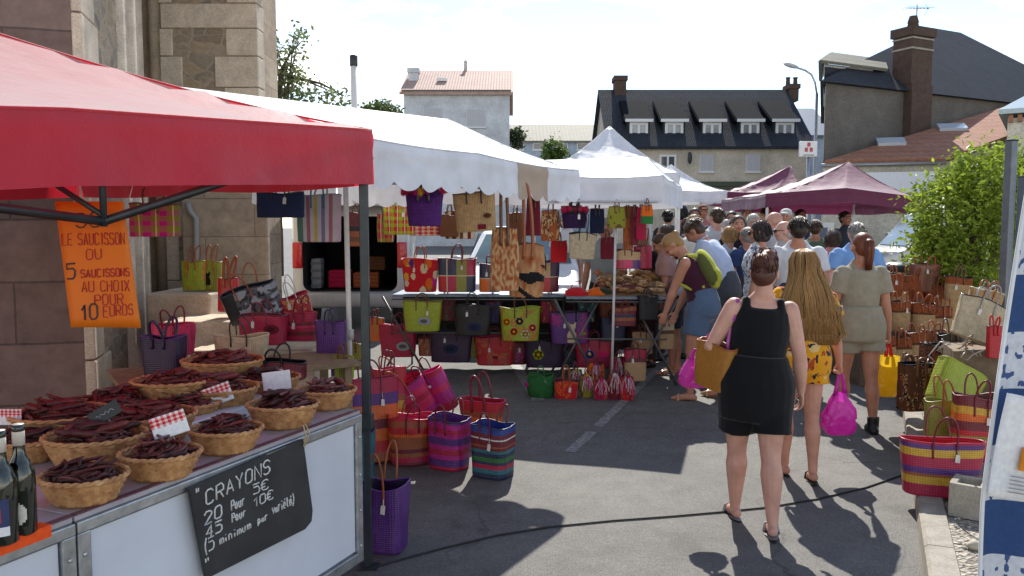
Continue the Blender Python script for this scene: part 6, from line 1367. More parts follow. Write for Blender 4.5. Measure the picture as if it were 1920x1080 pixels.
def remesh(m, name, mat, parent, voxel, colf, smooth=3, extra=None):
    """one continuous skin over overlapping volumes"""
    me = bpy.data.meshes.new('t'); me.from_pydata([tuple(x) for x in m.v], [], m.f); bm = bmesh.new(); bm.from_mesh(me); bmesh.ops.recalc_face_normals(bm, faces=bm.faces); bm.to_mesh(me); bm.free()
    o = bpy.data.objects.new('t', me); COL.objects.link(o)
    q = o.modifiers.new('r', 'REMESH'); q.mode = 'VOXEL'; q.voxel_size = voxel; q = o.modifiers.new('s', 'SMOOTH'); q.factor = .5; q.iterations = smooth
    dg = bpy.context.evaluated_depsgraph_get(); me2 = bpy.data.meshes.new_from_object(o.evaluated_get(dg)); bpy.data.objects.remove(o); bpy.data.meshes.remove(me)
    out = MB(); out.v = [v.co.copy() for v in me2.vertices]; vc = [colf(c) for c in out.v]
    out.f = [tuple(p.vertices) for p in me2.polygons]; out.c = [(1, 1, 1)]*len(out.f); out.m = [0]*len(out.f)
    for i, f in enumerate(out.f): out.c[i] = vc[f[0]]
    bpy.data.meshes.remove(me2)
    if extra:
        k = len(out.v); out.v += extra.v; out.f += [tuple(k+i for i in f) for f in extra.f]; out.c += extra.c; out.m += extra.m
    return out.build(name, mat, parent)
SKINS = [(.56, .30, .215), (.60, .35, .27), (.50, .25, .165), (.44, .20, .13)]
HAIRS = dict(dark=(.022, .014, .011), brown=(.065, .035, .02), redbrown=(.09, .028, .018), auburn=(.17, .05, .022), blonde=(.56, .33, .12), dblonde=(.36, .21, .08), grey=(.26, .25, .24), white=(.5, .49, .47), black=(.012, .011, .012))
def person(label, pos, H, rz, lean=0, side=0, legs=((8, 6, 3), (-8, 12, 3)), arms=(((-.18, .05, -1), (-.08, .2, -1)), ((.18, .05, -1), (.08, .2, -1))), head=(0, 0), g=1.0, fem=True, skin=0, top=None, bottom=None, shoes='shoe', shoecol='black', hair=('short', 'dark'), voxel=.012, group=None, hands=(.35, .35), glasses=False, heel=(0, 0), curve=0):
    root = empty('person', pos, rz, label, 'person', group); k = H/1.7; sk = SKINS[skin]; S = lambda *a: V(a)*k
    q = random.Random(sum(map(ord, label)))
    # legs
    hipw = (.088 if fem else .085)*(1+.35*(g-1)); L = []
    for s, (sw, kb, spd) in zip((-1, 1), legs):
        hip = V((s*hipw, 0, .90)); a = R(sw); b = R(sw-kb); c = R(spd)*s
        th = V((math.sin(c), math.sin(a), -math.cos(a))).normalized(); sh = V((math.sin(c)*.3, math.sin(b), -math.cos(b))).normalized()
        kn = hip+th*.42; an = kn+sh*.41; L.append([hip, kn, an, sh])
    low = min(l[2].z-(.075 if h_ == 0 else .075+.06*h_) for l, h_ in zip(L, heel)); dz = -low
    for l in L:
        for i in range(3): l[i] = (l[i]+V((0, 0, dz)))*k
    pv = V((0, 0, .92+dz)); rot = Matrix.Rotation(R(side), 3, 'Y') @ Matrix.Rotation(-R(lean), 3, 'X')
    def up(x, y, z):
        p = V((x, y, z+dz))
        if z > .93:
            t = min(1, (z-.93)/.35); 
            rt = Matrix.Rotation(R(side)*t, 3, 'Y') @ Matrix.Rotation(-R(lean)*t, 3, 'X') if z < 1.28 else rot
            if curve and z > 1.28: rt = rot @ Matrix.Rotation(-R(curve)*min(1, (z-1.28)/.2), 3, 'X')
            base = pv+rt @ (p-pv)
            if curve and z > 1.28:
                pc_ = pv+rot @ (V((0, 0, 1.28+dz))-pv); base = pc_+(rot @ Matrix.Rotation(-R(curve)*min(1, (z-1.28)/.2), 3, 'X')) @ (p-V((0, 0, 1.28+dz)))
            p = base
        return p*k
    shw = (.158 if fem else .185)*(1+.25*(g-1)); gw = g; gd = 1+(g-1)*1.15
    T = [(.80, .10*gw, .085*gd), (.84, .15*gw, .105*gd), (.92, (.172 if fem else .16)*gw, .12*gd), (1.0, (.155 if fem else .152)*gw, .112*gd), (1.08, (.132 if fem else .148)*gw, .10*gd), (1.18, (.142 if fem else .16)*gw, .108*gd), (1.27, (.15 if fem else .17)*(1+(gw-1)*.7), .118*gd), (1.35, shw*.96, .10*(1+(gd-1)*.6)), (1.40, shw*.82, .082), (1.435, shw*.52, .062), (1.475, .055, .056), (1.53, .049, .052), (1.57, .048, .05)]
    def ring(z, rx, ry, off=0, y=0): 
        yo = (.012 if 1.2 < z < 1.4 else 0)-(.025 if z < 1.0 and z > .83 else 0)*1-(.02 if 1.44 < z else 0)
        return (up(0, yo+y, z), (rx+off)*k, (ry+off)*k)
    right = (rot @ V((1, 0, 0)))
    body = MB(); loft(body, [ring(*t) for t in T], right)
    SH = [up(s*shw, -.005, 1.372) for s in (-1, 1)]; AR = []
    for s, (u, f), sh_ in zip((-1, 1), arms, SH):
        u = (rot @ V(u)).normalized() if lean < 15 else V(u).normalized(); f = (rot @ V(f)).normalized() if lean < 15 else V(f).normalized()
        el = sh_+u*.285*k; wr = el+f*.245*k; AR.append((sh_, el, wr, u, f))
    ag = 1+(g-1)*.9
    for (a, e, w, u, f) in AR:
        pts = [a, a.lerp(e, .3), a.lerp(e, .7), e, e.lerp(w, .25), e.lerp(w, .65), w]
        limb(body, pts, [x*k for x in (.052*ag, .050*ag, .043*ag, .037*ag, .041*ag, .033*ag, .025)])
    lg = 1+(g-1)*.9
    TH = [.092*lg, .086*lg, .070*lg, .056*lg, .052*lg, .060*lg, .052*lg, .038*lg, .034]
    if not fem: TH = [x*1.02 for x in TH]
    FEET = []
    for s, (h, kn, an, sh), hl in zip((-1, 1), L, heel):
        bk = V((0, -.012*k, 0))
        pts = [h, h.lerp(kn, .3), h.lerp(kn, .72), kn, kn.lerp(an, .14)+bk*.4, kn.lerp(an, .30)+bk, kn.lerp(an, .5)+bk*.7, kn.lerp(an, .8), an]
        limb(body, pts, [x*k for x in TH])
        fd = V((.12*s, math.cos(hl*.7), -math.sin(hl*.7)-.0)).normalized(); dn = V((0, -math.sin(hl*.7), -math.cos(hl*.7)))
        hp = an+dn*.045*k-fd*.045*k; bl = an+dn*.055*k+fd*.12*k; to = an+dn*.06*k+fd*.175*k
        limb(body, [hp, an+dn*.035*k+fd*.03*k, bl, to], [.03*k, .036*k, .033*k, .016*k], 12); 
        if voxel < .009:
            for i_ in range(5):
                o_ = bl+V((1, 0, 0))*(.026-.013*i_)*k*(-s)*-1; limb(body, [o_, o_+fd*(.062-.007*(4-i_ if s < 0 else 4-i_) if False else .058-.005*abs(i_-(0 if s > 0 else 4)))*k+dn*.006*k], [.010*k, .0085*k], 8)
        FEET.append((hp, bl, to, fd, dn, an))
    # hands
    for s, (a, e, w, u, f), cl in zip((-1, 1), AR, hands):
        inw = (V((-s, 0, 0))-f*V((-s, 0, 0)).dot(f)).normalized(); wd = f.cross(inw).normalized()       # palm faces inwards; wd across the knuckles
        if wd.dot(V((0, 1, 0))) < 0: wd = -wd
        pc_ = w+f*.045*k; rt = Matrix((inw, wd, f)).transposed()
        body.ball(pc_, (.016*k, .038*k, .05*k), seg=12, rings=8, rot=rt); body.ball(w+f*.012*k, (.02*k, .027*k, .03*k), seg=10, rings=6, rot=rt)
        for i_, ln in enumerate((.072, .082, .076, .058)):
            o_ = w+f*(.082-.004*abs(i_-1))*k+wd*(.029-.0195*i_)*k; d_ = f.copy(); pts = [o_]
            for sg in (.42, .33, .25):
                ax = f.cross(inw); d_ = (Matrix.Rotation(R(62)*cl*(1 if sg == .42 else 1.3), 3, ax) @ d_).normalized(); pts.append(pts[-1]+d_*ln*sg*k)
            limb(body, pts, [.0092*k, .0088*k, .008*k, .0068*k], 8)
        o_ = w+f*.03*k+wd*.03*k; d1 = (wd*.75+f*.7+inw*.25).normalized(); d2 = (f*.9+inw*(.3+.5*cl)+wd*.15).normalized()
        limb(body, [o_, o_+d1*.034*k, o_+d1*.034*k+d2*.03*k], [.013*k, .0105*k, .008*k], 8)
    # head
    hr = rot @ Matrix.Rotation(-R(curve), 3, 'X') @ Matrix.Rotation(-R(head[1]), 3, 'Z') @ Matrix.Rotation(-R(head[0]), 3, 'X')
    hc = up(0, .0, 1.595) ; 
    if head[0] > 10: hc = hc+(rot @ V((0, .03, -.01)))*k*(head[0]/40)
    hk = k*(1.0 if fem else 1.04)
    def hp_(x, y, z): return hc+hr @ (V((x, y, z))*hk)
    def hb(x, y, z, rx, ry, rz_): body.ball(hp_(x, y, z), (rx*hk, ry*hk, rz_*hk), seg=16, rings=12, rot=hr)
    hb(0, -.005, .018, .076, .096, .092); hb(0, .025, -.03, .063, .066, .072); hb(0, .045, -.072, .043, .04, .036); hb(0, .09, -.012, .013, .02, .026); hb(0, .102, -.026, .015, .016, .012)
    hb(0, .078, .022, .055, .018, .012); hb(0, .085, -.052, .024, .014, .009)
    for s in (-1, 1): hb(s*.078, -.005, -.01, .010, .022, .032); hb(s*.04, .07, -.028, .024, .022, .022)
    hinv = hr.transposed(); eyec = [V((s*.032, .087, .004)) for s in (-1, 1)]; dark = tuple(x*.12 for x in sk); lip = (sk[0]*.85, sk[1]*.45, sk[2]*.45)
    blush = q.uniform(.92, 1.06)
    def sc(c):
        l = hinv @ (c-hc)/hk
        if l.y > .05 and abs(l.x) < .07 and -.08 < l.z < .05:
            for e_ in eyec:
                if abs(l.x-e_.x) < .014 and abs(l.z-.004) < .0075: return dark
                if abs(l.x-e_.x) < .02 and abs(l.z-.026) < .005: return mixc(sk, HAIRS.get(hair[1], (.1, .07, .05)), .6)
            if abs(l.x) < .024 and abs(l.z+.054) < .008: return lip
        return tuple(x*blush for x in sk)
    remesh(body, 'body', M_SKIN, root, voxel*k, sc, 3)
    # clothes
    def torso(m, z0, z1, off, flare=0, yoff=0):
        zs = [t for t in T if z0 < t[0] < z1]
        def at(z):
            for a, b in zip(T, T[1:]):
                if a[0] <= z <= b[0]:
                    t = (z-a[0])/(b[0]-a[0]); return (z, lerp(a[1], b[1], t), lerp(a[2], b[2], t))
        rg = [at(z0)]+zs+[at(z1)]; loft(m, [(up(0, (.012 if 1.2 < z < 1.4 else 0)-(.025 if .83 < z < 1.0 else 0)-(.02 if z > 1.44 else 0)+yoff, z), (rx+off+flare*max(0, (1.1-z)/.3))*k, (ry+off+flare*max(0, (1.1-z)/.3))*k) for z, rx, ry in rg], right)
    cloth_noise = lambda p, a: noise.noise(p*6+V((pos[0], 0, 0)))*a
    if top:
        m = MB(); kind = top[0]; off = top[2] if len(top) > 2 else .014; zlow = top[3] if len(top) > 3 else .93
        if kind == 'tank': torso(m, zlow, 1.375, off); [m.tube([up(s*shw*.62, -.07, 1.34), up(s*shw*.62, -.035, 1.425), up(s*shw*.60, .03, 1.42), up(s*shw*.58, .085, 1.33)], .026*k, 10) for s in (-1, 1)]; torso(m, 1.3, 1.40, off*.6)
        else:
            torso(m, zlow, 1.452, off)
            fr = .62 if kind == 'tee' else 1.0
            for (a, e, w, u, f), s in zip(AR, (-1, 1)):
                m.ball(a, (.053*ag+off*.5)*k, seg=12, rings=8)
                if kind == 'tee': en = a.lerp(e, fr); m.tube([a, a.lerp(e, .3), en], [(.058*ag+off)*k, (.056*ag+off)*k, (.054*ag+off*1.5)*k], 14)
                else: limb(m, [a, a.lerp(e, .5), e, e.lerp(w, .5), e.lerp(w, .93)], [(.056*ag+off)*k, (.052*ag+off)*k, (.045*ag+off)*k, (.042*ag+off)*k, (.032*ag+off)*k], 14)
            if kind == 'shirt': m.tube([up(.055*math.cos(a), -.02+.055*math.sin(a), 1.475) for a in (2*math.pi*i/14 for i in range(14))], .012*k, 8, closed=True)
        cf = top[1] if callable(top[1]) else (lambda c, cc=top[1]: cc)
        remesh(m, {'tank': 'tank_top', 'tee': 'tee_shirt', 'shirt': 'shirt'}[kind], M_CLOTH, root, max(.010, voxel)*k, cf, 4)
    if bottom:
        m = MB(); kind, col, fr = bottom[0], bottom[1], bottom[2]; off = .016
        ex_ = bottom[3]*.5 if len(bottom) > 3 else 0
        loft(m, [(up(0, -.02, z), (rx+off+ex_)*k, (ry+off+ex_)*k) for z, rx, ry in (((.90-.84*fr+.085, .166*gw, .092*gd), (.80, .176*gw, .122*gd)) if kind == 'romper' else ((.79, .09*gw, .05*gd), (.81, .14*gw, .095*gd), (.83, .160*gw, .115*gd)))+((.85, .178*gw, .130*gd), (.91, .182*gw, .135*gd), (.97, .172*gw, .126*gd), (1.03, .150*gw, .112*gd), (1.09, .134*gw, .103*gd))], right)
        for (h, kn, an, sh), s in zip(L, (-1, 1)):
            chain = [h, h.lerp(kn, .33), h.lerp(kn, .66), kn, kn.lerp(an, .33), kn.lerp(an, .66), an]; rad = [.098*lg, .092*lg, .078*lg, .062*lg, .064*lg, .054*lg, .05*lg]; n = max(2, int(round(fr*6))+1)
            fl = .034 if kind == 'romper' else .012 if kind == 'shorts' else .012
            last = h.lerp(kn, min(1, fr*2)) if fr <= .5 else kn.lerp(an, fr*2-1)
            pts = [c for i, c in enumerate(chain) if i/6 < fr-.02]+[last]; rr_ = [r for i, r in enumerate(rad) if i/6 < fr-.02]; rr_.append(rr_[-1]*.97)
            m.tube(pts, [(r+off+fl*(i/len(rr_)))*k for i, r in enumerate(rr_)], 16); m.ball(pts[0], (rad[0]+off)*k, seg=12, rings=8)
        cf = col if callable(col) else (lambda c, cc=col: cc)
        remesh(m, {'shorts': 'shorts', 'trousers': 'trousers', 'romper': 'romper_shorts', 'skirt': 'skirt'}[kind], M_CLOTH, root, max(.010, voxel)*k, cf, 4)
    if shoes:
        for (hp, bl, to, fd, dn, an) in FEET:
            m = MB(); w = fd.cross(dn)
            if shoes in ('sandal', 'flipflop'):
                th = .006*k; so = dn*.036*k; ol = []
                for i_ in range(20):
                    a = 2*math.pi*i_/20; c = bl.lerp(hp, .5); ol.append(c+so*.85+fd*(.135*k*math.cos(a))+w*((.044 if math.cos(a) > 0 else .034)*k*math.sin(a)))
                i0 = len(m.v); m.v += ol+[p+dn*.014*k for p in ol]
                m.face(range(i0, i0+20), PAL[shoecol]); m.face(range(i0+39, i0+19, -1), PAL['black'])
                for i_ in range(20): m.face((i0+i_, i0+(i_+1) % 20, i0+20+(i_+1) % 20, i0+20+i_), PAL['black'])
                ms = bl-fd*.01*k
                for sgn in (-1, 1): m.tube([ms+w*sgn*.042*k+dn*.02*k, ms+w*sgn*.032*k-dn*.026*k, (bl+fd*.03*k-dn*.036*k) if shoes == 'flipflop' else ms-dn*.036*k], .007*k if shoes == 'flipflop' else .011*k, 6, PAL[shoecol])
                m.build(shoes.replace('flipflop', 'flip_flop'), M_LEATHER, root, smooth=False)
            else:
                limb(m, [hp, an+dn*.035*k+fd*.03*k, bl, to], [.04*k, .046*k, .043*k, .026*k], 14)
                if shoes == 'boot': m.tube([an+dn*.02*k, an-dn*.07*k], [.047*k, .05*k], 14)
                remesh(m, shoes, M_LEATHER, root, .009*k, lambda c: PAL[shoecol], 2)
    # hair
    st, hcn = hair[0], hair[1]; hcol = HAIRS[hcn]; col2 = HAIRS.get(hair[2], hcol) if len(hair) > 2 else hcol
    m = MB(); ex = MB()
    def hh(x, y, z, rx, ry, rz_, rotx=0): m.ball(hp_(x, y, z), (rx*hk, ry*hk, rz_*hk), seg=18, rings=12, rot=hr @ Matrix.Rotation(R(rotx), 3, 'X'))
    def strand(pts, r, c=None):
        c = c or tuple(x*q.uniform(.7, 1.35) for x in hcol); n = len(pts); ex.tube(pts, [r*(.55+.45*math.sin(math.pi*min(1, .25+.75*i/(n-1)))) for i in range(n)], 4, c)
    near = True
    if st != 'bald':
        if st == 'cap': 
            hh(0, -.005, .045, .084, .104, .068); m.tube([hp_(0, .09, .05), hp_(0, .15, .035)], [.05*hk, .05*hk], 12, flat=.2)
        else: hh(0, -.016, .032, .083, .098, .090); hh(0, -.045, -.01, .076, .068, .082)
    else: hh(0, -.055, -.035, .080, .055, .05)
    if st == 'short' and near:
        for _ in range(260):
            th, ph = q.uniform(0, 6.28), q.uniform(0, 1.75); d_ = V((math.sin(ph)*math.cos(th), math.sin(ph)*math.sin(th), math.cos(ph)))
            if d_.y > .55 and d_.z < .5: continue
            a = V((d_.x*.083, -.018+d_.y*.098, .03+d_.z*.092)); tdir = V((d_.x*.4, d_.y*.4-.4, -.7)); strand([hp_(*a), hp_(*(a+tdir*.018+d_*.006)), hp_(*(a+tdir*.036+d_*.004))], .0035*hk)
    if st == 'bob':
        for _ in range(240):
            th, ph = q.uniform(0, 6.28), q.uniform(.2, 1.5); d_ = V((math.sin(ph)*math.cos(th), math.sin(ph)*math.sin(th), math.cos(ph)))
            if d_.y > .5: continue
            a = V((d_.x*.086, -.018+d_.y*.1, .03+d_.z*.094)); strand([hp_(*a), hp_(*(a+V((d_.x*.012, d_.y*.008, -.035)))), hp_(*(a+V((d_.x*.014, d_.y*.01, -.075)))), hp_(*(a+V((d_.x*.004+q.gauss(0, .006), d_.y*.004, -.105))))], .0042*hk)
    if st in ('bob',): hh(0, -.03, -.03, .088, .085, .085); hh(.06, .01, -.03, .03, .05, .07); hh(-.06, .01, -.03, .03, .05, .07)
    if st == 'updo':
        hh(0, -.055, .055, .075, .07, .065); hh(.015, -.03, .10, .05, .055, .042); hh(0, -.07, -.02, .06, .05, .06)
        for _ in range(150):
            a = q.uniform(0, 6.28); z = q.uniform(-.055, .12); r = .085*math.sqrt(max(.05, 1-((z-.03)/.12)**2)); p_ = V((r*math.cos(a), -.028+r*1.15*math.sin(a), z))
            if p_.y > .03 and z < .05: continue
            d_ = V((-p_.x*.6+q.gauss(0, .02), -p_.y*.3-.03, .10-z*.5)).normalized(); nr = V((p_.x, p_.y+.03, (z-.03)*.7)).normalized()
            strand([hp_(*(p_-nr*.004)), hp_(*(p_+d_*.025+nr*.004)), hp_(*(p_+d_*.05+nr*.001))], .0042*hk, mixc(hcol, col2, max(0, min(1, (z-.02)*9))*q.uniform(.4, 1)))
        for _ in range(16):
            p_ = V((q.gauss(.0, .03), q.gauss(-.035, .03), .125)); strand([hp_(*p_), hp_(*(p_+V((q.gauss(0, .015), q.gauss(0, .015), .022)))), hp_(*(p_+V((q.gauss(0, .03), q.gauss(0, .03), .024))))], .0022*hk, mixc(hcol, col2, q.uniform(.5, 1)))
    if st == 'bun': hh(0, -.105, .04, .042, .042, .042); hh(0, -.06, .03, .06, .06, .06)
    if st in ('ponytail', 'pony_low'):
        z0 = .05 if st == 'ponytail' else -.01; pts = [hp_(0, -.085, z0), hp_(0, -.125, z0-.01), hp_(.005, -.125, z0-.08), hp_(.01, -.105, z0-.17), hp_(.01, -.095, z0-.25)]
        m.tube(pts, [.022*hk, .034*hk, .038*hk, .030*hk, .010*hk], 12)
        for _ in range(70 if near else 0):
            a = q.uniform(0, 6.28); r = q.uniform(.02, .038); o_ = V((r*math.cos(a), r*math.sin(a), 0)); strand([pp_+(hr @ o_)*hk*s_ for pp_, s_ in zip(pts, (.6, 1, 1.05, .9, .7))], .0045*hk)
    if st == 'long':
        bk = lambda x, y, z: up(x, y, z)
        rg0 = [(hp_(0, -.015, .122), .014*hk, .02*hk), (hp_(0, -.015, .098), .058*hk, .066*hk)]; rg = [(hp_(0, -.02, .03), .082*hk, .095*hk), (hp_(0, -.05, -.05), .095*hk, .075*hk), (up(0, -.10, 1.46), .12*k, .055*k), (up(.01, -.125, 1.34), .155*k, .05*k), (up(.025, -.135, 1.22), .175*k, .042*k), (up(.04, -.14, 1.10), .165*k, .034*k), (up(.05, -.14, 1.02), .10*k, .015*k)]
        loft(m, rg, right); rg = rg0+rg; nr = len(rg)-1
        for _ in range(1500):
            a = q.uniform(-1, 1); dep = q.uniform(.9, 1.1)*(1 if q.random() > .12 else q.uniform(1.05, 1.22)); pts = []; w_ = q.gauss(0, .012); end = q.uniform(.66, 1.06)
            for i_, (c, rx, ry) in enumerate(rg):
                if i_/nr > end+.01: break
                th = math.pi*(1.5+.52*a*(1.25 if i_ < 3 else 1)); wob = math.sin(i_*1.5+a*4)*.013+q.gauss(0, .005)
                pts.append(c+right*(rx*dep*1.04*math.cos(th)+(w_+wob)*k*max(0, i_-2)/3)+V((0, 1, 0))*(ry*dep*1.12*math.sin(th)))
            dk = q.random(); cc = mixc(HAIRS['blonde'], HAIRS['dblonde'], .25+.5*dk); 
            if q.random() < .06: cc = HAIRS['brown']
            if len(pts) > 2: strand(pts, .0024*k, tuple(x*q.uniform(.9, 1.12) for x in cc))
    if m.v: remesh(m, 'cap' if st == 'cap' else 'hair', M_CLOTH if st == 'cap' else M_HAIR, root, .009*k if near else .012*k, lambda c: tuple(x for x in mixc(hcol, col2, max(0, min(1, ((hinv @ (c-hc)).z/hk-.05)*12)))), 2, ex)
    if glasses:
        m = MB()
        for s in (-1, 1): m.ball(hp_(s*.034, .098, .002), (.026*hk, .012*hk, .021*hk), (.012, .01, .012), 0, 12, 8, hr); m.tube([hp_(s*.06, .09, .006), hp_(s*.08, .0, .01)], .003*hk, 5, (.012, .01, .012))
        m.tube([hp_(-.03, .105, .008), hp_(.03, .105, .008)], .003*hk, 5, (.012, .01, .012)); m.build('sunglasses', M_LEATHER, root)
    info = dict(root=root, AR=AR, SH=SH, up=up, hp=hp_, L=L, k=k, FEET=FEET, M=Matrix.Translation(V(pos)) @ Matrix.Rotation(rz, 4, 'Z'))
    return info
def hand_at(inf, i, ext=.075):
    a, e, w, u, f = inf['AR'][i]; return inf['M'] @ (w+f*ext*inf['k'])
BLK = (.008, .008, .010)
def floral(c):
    n = noise.noise(c*16); j = noise.noise(c*25+V((9, 3, 1)))
    if j > .34: return (.03, .022, .05)
    if n > .32: return (.42, .07, .02)
    if n < -.38: return (.72, .50, .20)
    return (.72, .33, .012)
def bluepat(c):
    return (.10, .16, .30) if noise.noise(c*34) > .18 else (.62, .64, .68)
def heather(c, base=(.30, .27, .205)): return tuple(x*(1+.1*noise.noise(c*30)) for x in base)
# three women in the foreground
p1 = G(1410, 985)
W1 = person('broad woman with pinned up red brown hair in a sleeveless black romper', p1, 1.615, R(-6), side=3.5, legs=((14, 9, -1), (-11, 4, -1)), arms=(((-.40, .08, -.9), (-.06, .9, -.22)), ((.30, -.05, -1), (.20, .30, -1))), head=(4, 22), g=1.17, skin=1, top=('tank', BLK, .018, 1.02), bottom=('romper', BLK, .36, .02), shoes='sandal', shoecol='grey', hair=('updo', 'redbrown', 'auburn'), voxel=.0065, hands=(.9, .35), heel=(.15, .2))
p2 = G(1495, 895)
W2 = person('woman with very long blonde hair in a yellow floral playsuit', p2, 1.60, R(-4), legs=((8, 5, -1), (-6, 4, -1)), arms=(((-.2, .1, -1), (-.05, .3, -1)), ((.34, .02, -1), (.22, .22, -1))), head=(2, 4), g=.98, skin=0, top=('tee', floral, .03, .80), bottom=('romper', floral, .22, .05), shoes='flipflop', shoecol='black', hair=('long', 'dblonde', 'brown'), voxel=.0065, hands=(.6, .95), heel=(0, .25))
p3 = G(1605, 806)
W3 = person('woman with auburn ponytail in a khaki short sleeved playsuit and black boots', p3, 1.72, R(-3), legs=((12, 14, 1), (-6, 4, 1)), arms=(((-.2, .05, -1), (-.05, .25, -1)), ((.20, -.02, -1), (.16, .12, -1))), head=(2, -6), g=1.0, skin=2, top=('tee', heather, .019, .98), bottom=('romper', heather, .24, .03), shoes='boot', shoecol='black', hair=('ponytail', 'auburn'), voxel=.0075, hands=(.5, .95))
m = MB(); loft(m, [(W3['up'](0, -.0, 1.055), .158*W3['k'], .122*W3['k']), (W3['up'](0, 0, 1.075), .157*W3['k'], .121*W3['k'])]); m.build('waistband', M_CLOTH, W3['root']); 
# things they carry
def carrier(label, hand, w, h, col, handle_h=.14, seed=1, strapcol=None, swing=0, d=.12, name='carrier_bag', stiff=False):
    r = empty(name, hand-V((0, 0, handle_h+h)), swing, label, 'bag'); q = random.Random(seed); m = MB(); seg, rows = 48, 26; i0 = 0
    for k in range(rows+1):
        v = k/rows; s = (.5+.5*math.sin(math.pi*min(1, v*1.6+.12))) if v < .35 else lerp(1.0, .34 if not stiff else .95, ((v-.35)/.65)**1.5)
        for j in range(seg):
            a = 2*math.pi*j/seg; x, y = spw(math.cos(a), .7), spw(math.sin(a), .7); n = noise.noise(V((x*2.2+seed, y*2.2, v*4)))*.14*(1 if not stiff else .35)+noise.noise(V((x*6, y*6+seed, v*10)))*.07*(1 if not stiff else .3)+(.10*math.sin(a*9+seed)*max(0, v-.5) if not stiff else 0)
            m.v.append(V((w/2*s*x*(1+n), d/2*s*y*(1+n*1.6), h*v)))
    for k in range(rows):
        for j in range(seg):
            g_ = .5+.5*noise.noise(V((j*.35, k*.3, seed))); m.face((k*seg+j, k*seg+(j+1) % seg, (k+1)*seg+(j+1) % seg, (k+1)*seg+j), mixc(col, tuple(min(1, x*1.5+.05) for x in col), g_*.4))
    m.face(list(range(seg))[::-1], col); m.build('body', M_PLASTIC, r)
    for s in (-1, 1):
        m = MB(); pts = [V((s*w*.16*(1-t)+0*t, s*.012*(1-t), h*.93+(handle_h+h*.07)*math.sin(t*math.pi/2))) for t in (0, .2, .4, .6, .8, 1)]; m.tube(pts, [.02, .016, .013, .011, .009, .008], 8, strapcol or col, flat=.6); m.build('handle', M_PLASTIC, r)
    return r
carrier('crinkled magenta carrier bag in the hand of the blonde woman', hand_at(W2, 1, .085), .24, .30, (.55, .02, .40), .15, 3)
carrier('yellow carrier bag with red handles held by the woman in khaki', hand_at(W3, 1, .085), .20, .36, (.68, .46, .015), .12, 5, (.62, .03, .015), 0, .10, stiff=True)
h0 = hand_at(W1, 0, .06)
carrier('pink and white carrier bag hanging from the left hand of the woman in black', h0+V((-.03, .03, .0)), .20, .19, (.58, .06, .42), .05, 8)
a, e, w, u, f = W1['AR'][0]; mel = W1['M'] @ (a+V((-.01, -.02, .05))); 
hbp = W1['M'] @ V((-.235, .05, .82))
sb = bag('ochre tote bag hanging on the left shoulder of the woman in black', hbp, .27, .12, .27, (lambda x, v, fr: (.40, .17, .025)), rz=R(-62), ry=R(6), flare=1.12, lining='brown', hl=0, mat=M_LEATHER, name='shoulder_bag', rim='rust')
m = MB(); bi = sb.matrix_basis.inverted()
for s in (-1, 1): m.tube([V((s*.09, 0, .235)), V((s*.085, .0, .30)), bi @ (mel+V((0, s*.02, -.12))), bi @ (mel+V((.02, s*.015, .0))), ], [.011, .011, .013, .014], 8, (.40, .08, .30))
m.build('strap', M_LEATHER, sb)
# people at the stall
p = G(1312, 748)
W4 = person('blonde woman in a maroon tank top leaning over the stall with a lime backpack', p, 1.76, R(66), lean=16, curve=18, legs=((9, 8, 3), (-10, 3, 4)), arms=(((.10, .42, -1), (.02, .35, -1)), ((-.04, .16, -1), (-.1, .40, -1))), head=(24, -8), g=1.12, skin=2, top=('tank', (.055, .012, .028), .016, .92), bottom=('shorts', (.085, .13, .21), .30), shoes='sandal', shoecol='tan', hair=('bun', 'dblonde', 'blonde'), voxel=.009, hands=(.3, .3))
bp = bpy.data.objects.new('backpack', None); COL.objects.link(bp); k = W4['k']; tag(bp, 'lime yellow backpack with black straps on the back of the leaning woman', 'backpack')
oo = W4['M'] @ W4['up'](0, -.095, 1.27); xx2 = V(W4['M'].to_3x3() @ V((1, 0, 0))); zz2 = ((W4['M'] @ W4['up'](0, 0, 1.38))-(W4['M'] @ W4['up'](0, 0, 1.15))).normalized(); yy2 = zz2.cross(xx2)
bp.matrix_world = Matrix(((xx2.x, yy2.x, zz2.x, oo.x), (xx2.y, yy2.y, zz2.y, oo.y), (xx2.z, yy2.z, zz2.z, oo.z), (0, 0, 0, 1)))
m = MB(); m.ball((0, -.06, -.02), (.15, .085, .22), seg=20, rings=14); m.ball((0, -.10, -.10), (.12, .06, .10), seg=16, rings=10); remesh(m, 'body', M_CLOTH, bp, .01, lambda c: (.42, .44, .03) if c.x > -.09 else (.10, .11, .03), 3)
for s in (-1, 1):
    m = MB(); m.tube([V((s*.09, -.03, .13)), V((s*.11, .05, .185)), V((s*.12, .13, .17)), V((s*.135, .22, .07)), V((s*.145, .23, -.05)), V((s*.15, .15, -.14)), V((s*.13, .02, -.17))], .018, 8, (.40, .42, .05), flat=1); m.build('strap', M_CLOTH, bp)
    m = MB(); m.tube([V((s*.13, .05, .185)), V((s*.14, .13, .17)), V((s*.155, .22, .07))], .012, 8, (.015, .015, .015)); m.build('strap_edge', M_CLOTH, bp)
p = G(1262, 700); person('person in dark denim shorts and pink top standing at the stall behind the leaning woman', p, 1.66, R(80), lean=14, legs=((3, 3, 2), (-3, 2, 2)), arms=(((-.15, .3, -1), (0, 1, -.35)), ((.1, .5, -.9), (0, 1, -.2))), head=(15, 0), skin=2, g=1.05, top=('tee', (.40, .22, .20), .016), bottom=('shorts', (.02, .025, .045), .4), shoes='sandal', shoecol='brown', hair=('pony_low', 'brown'), voxel=.011)
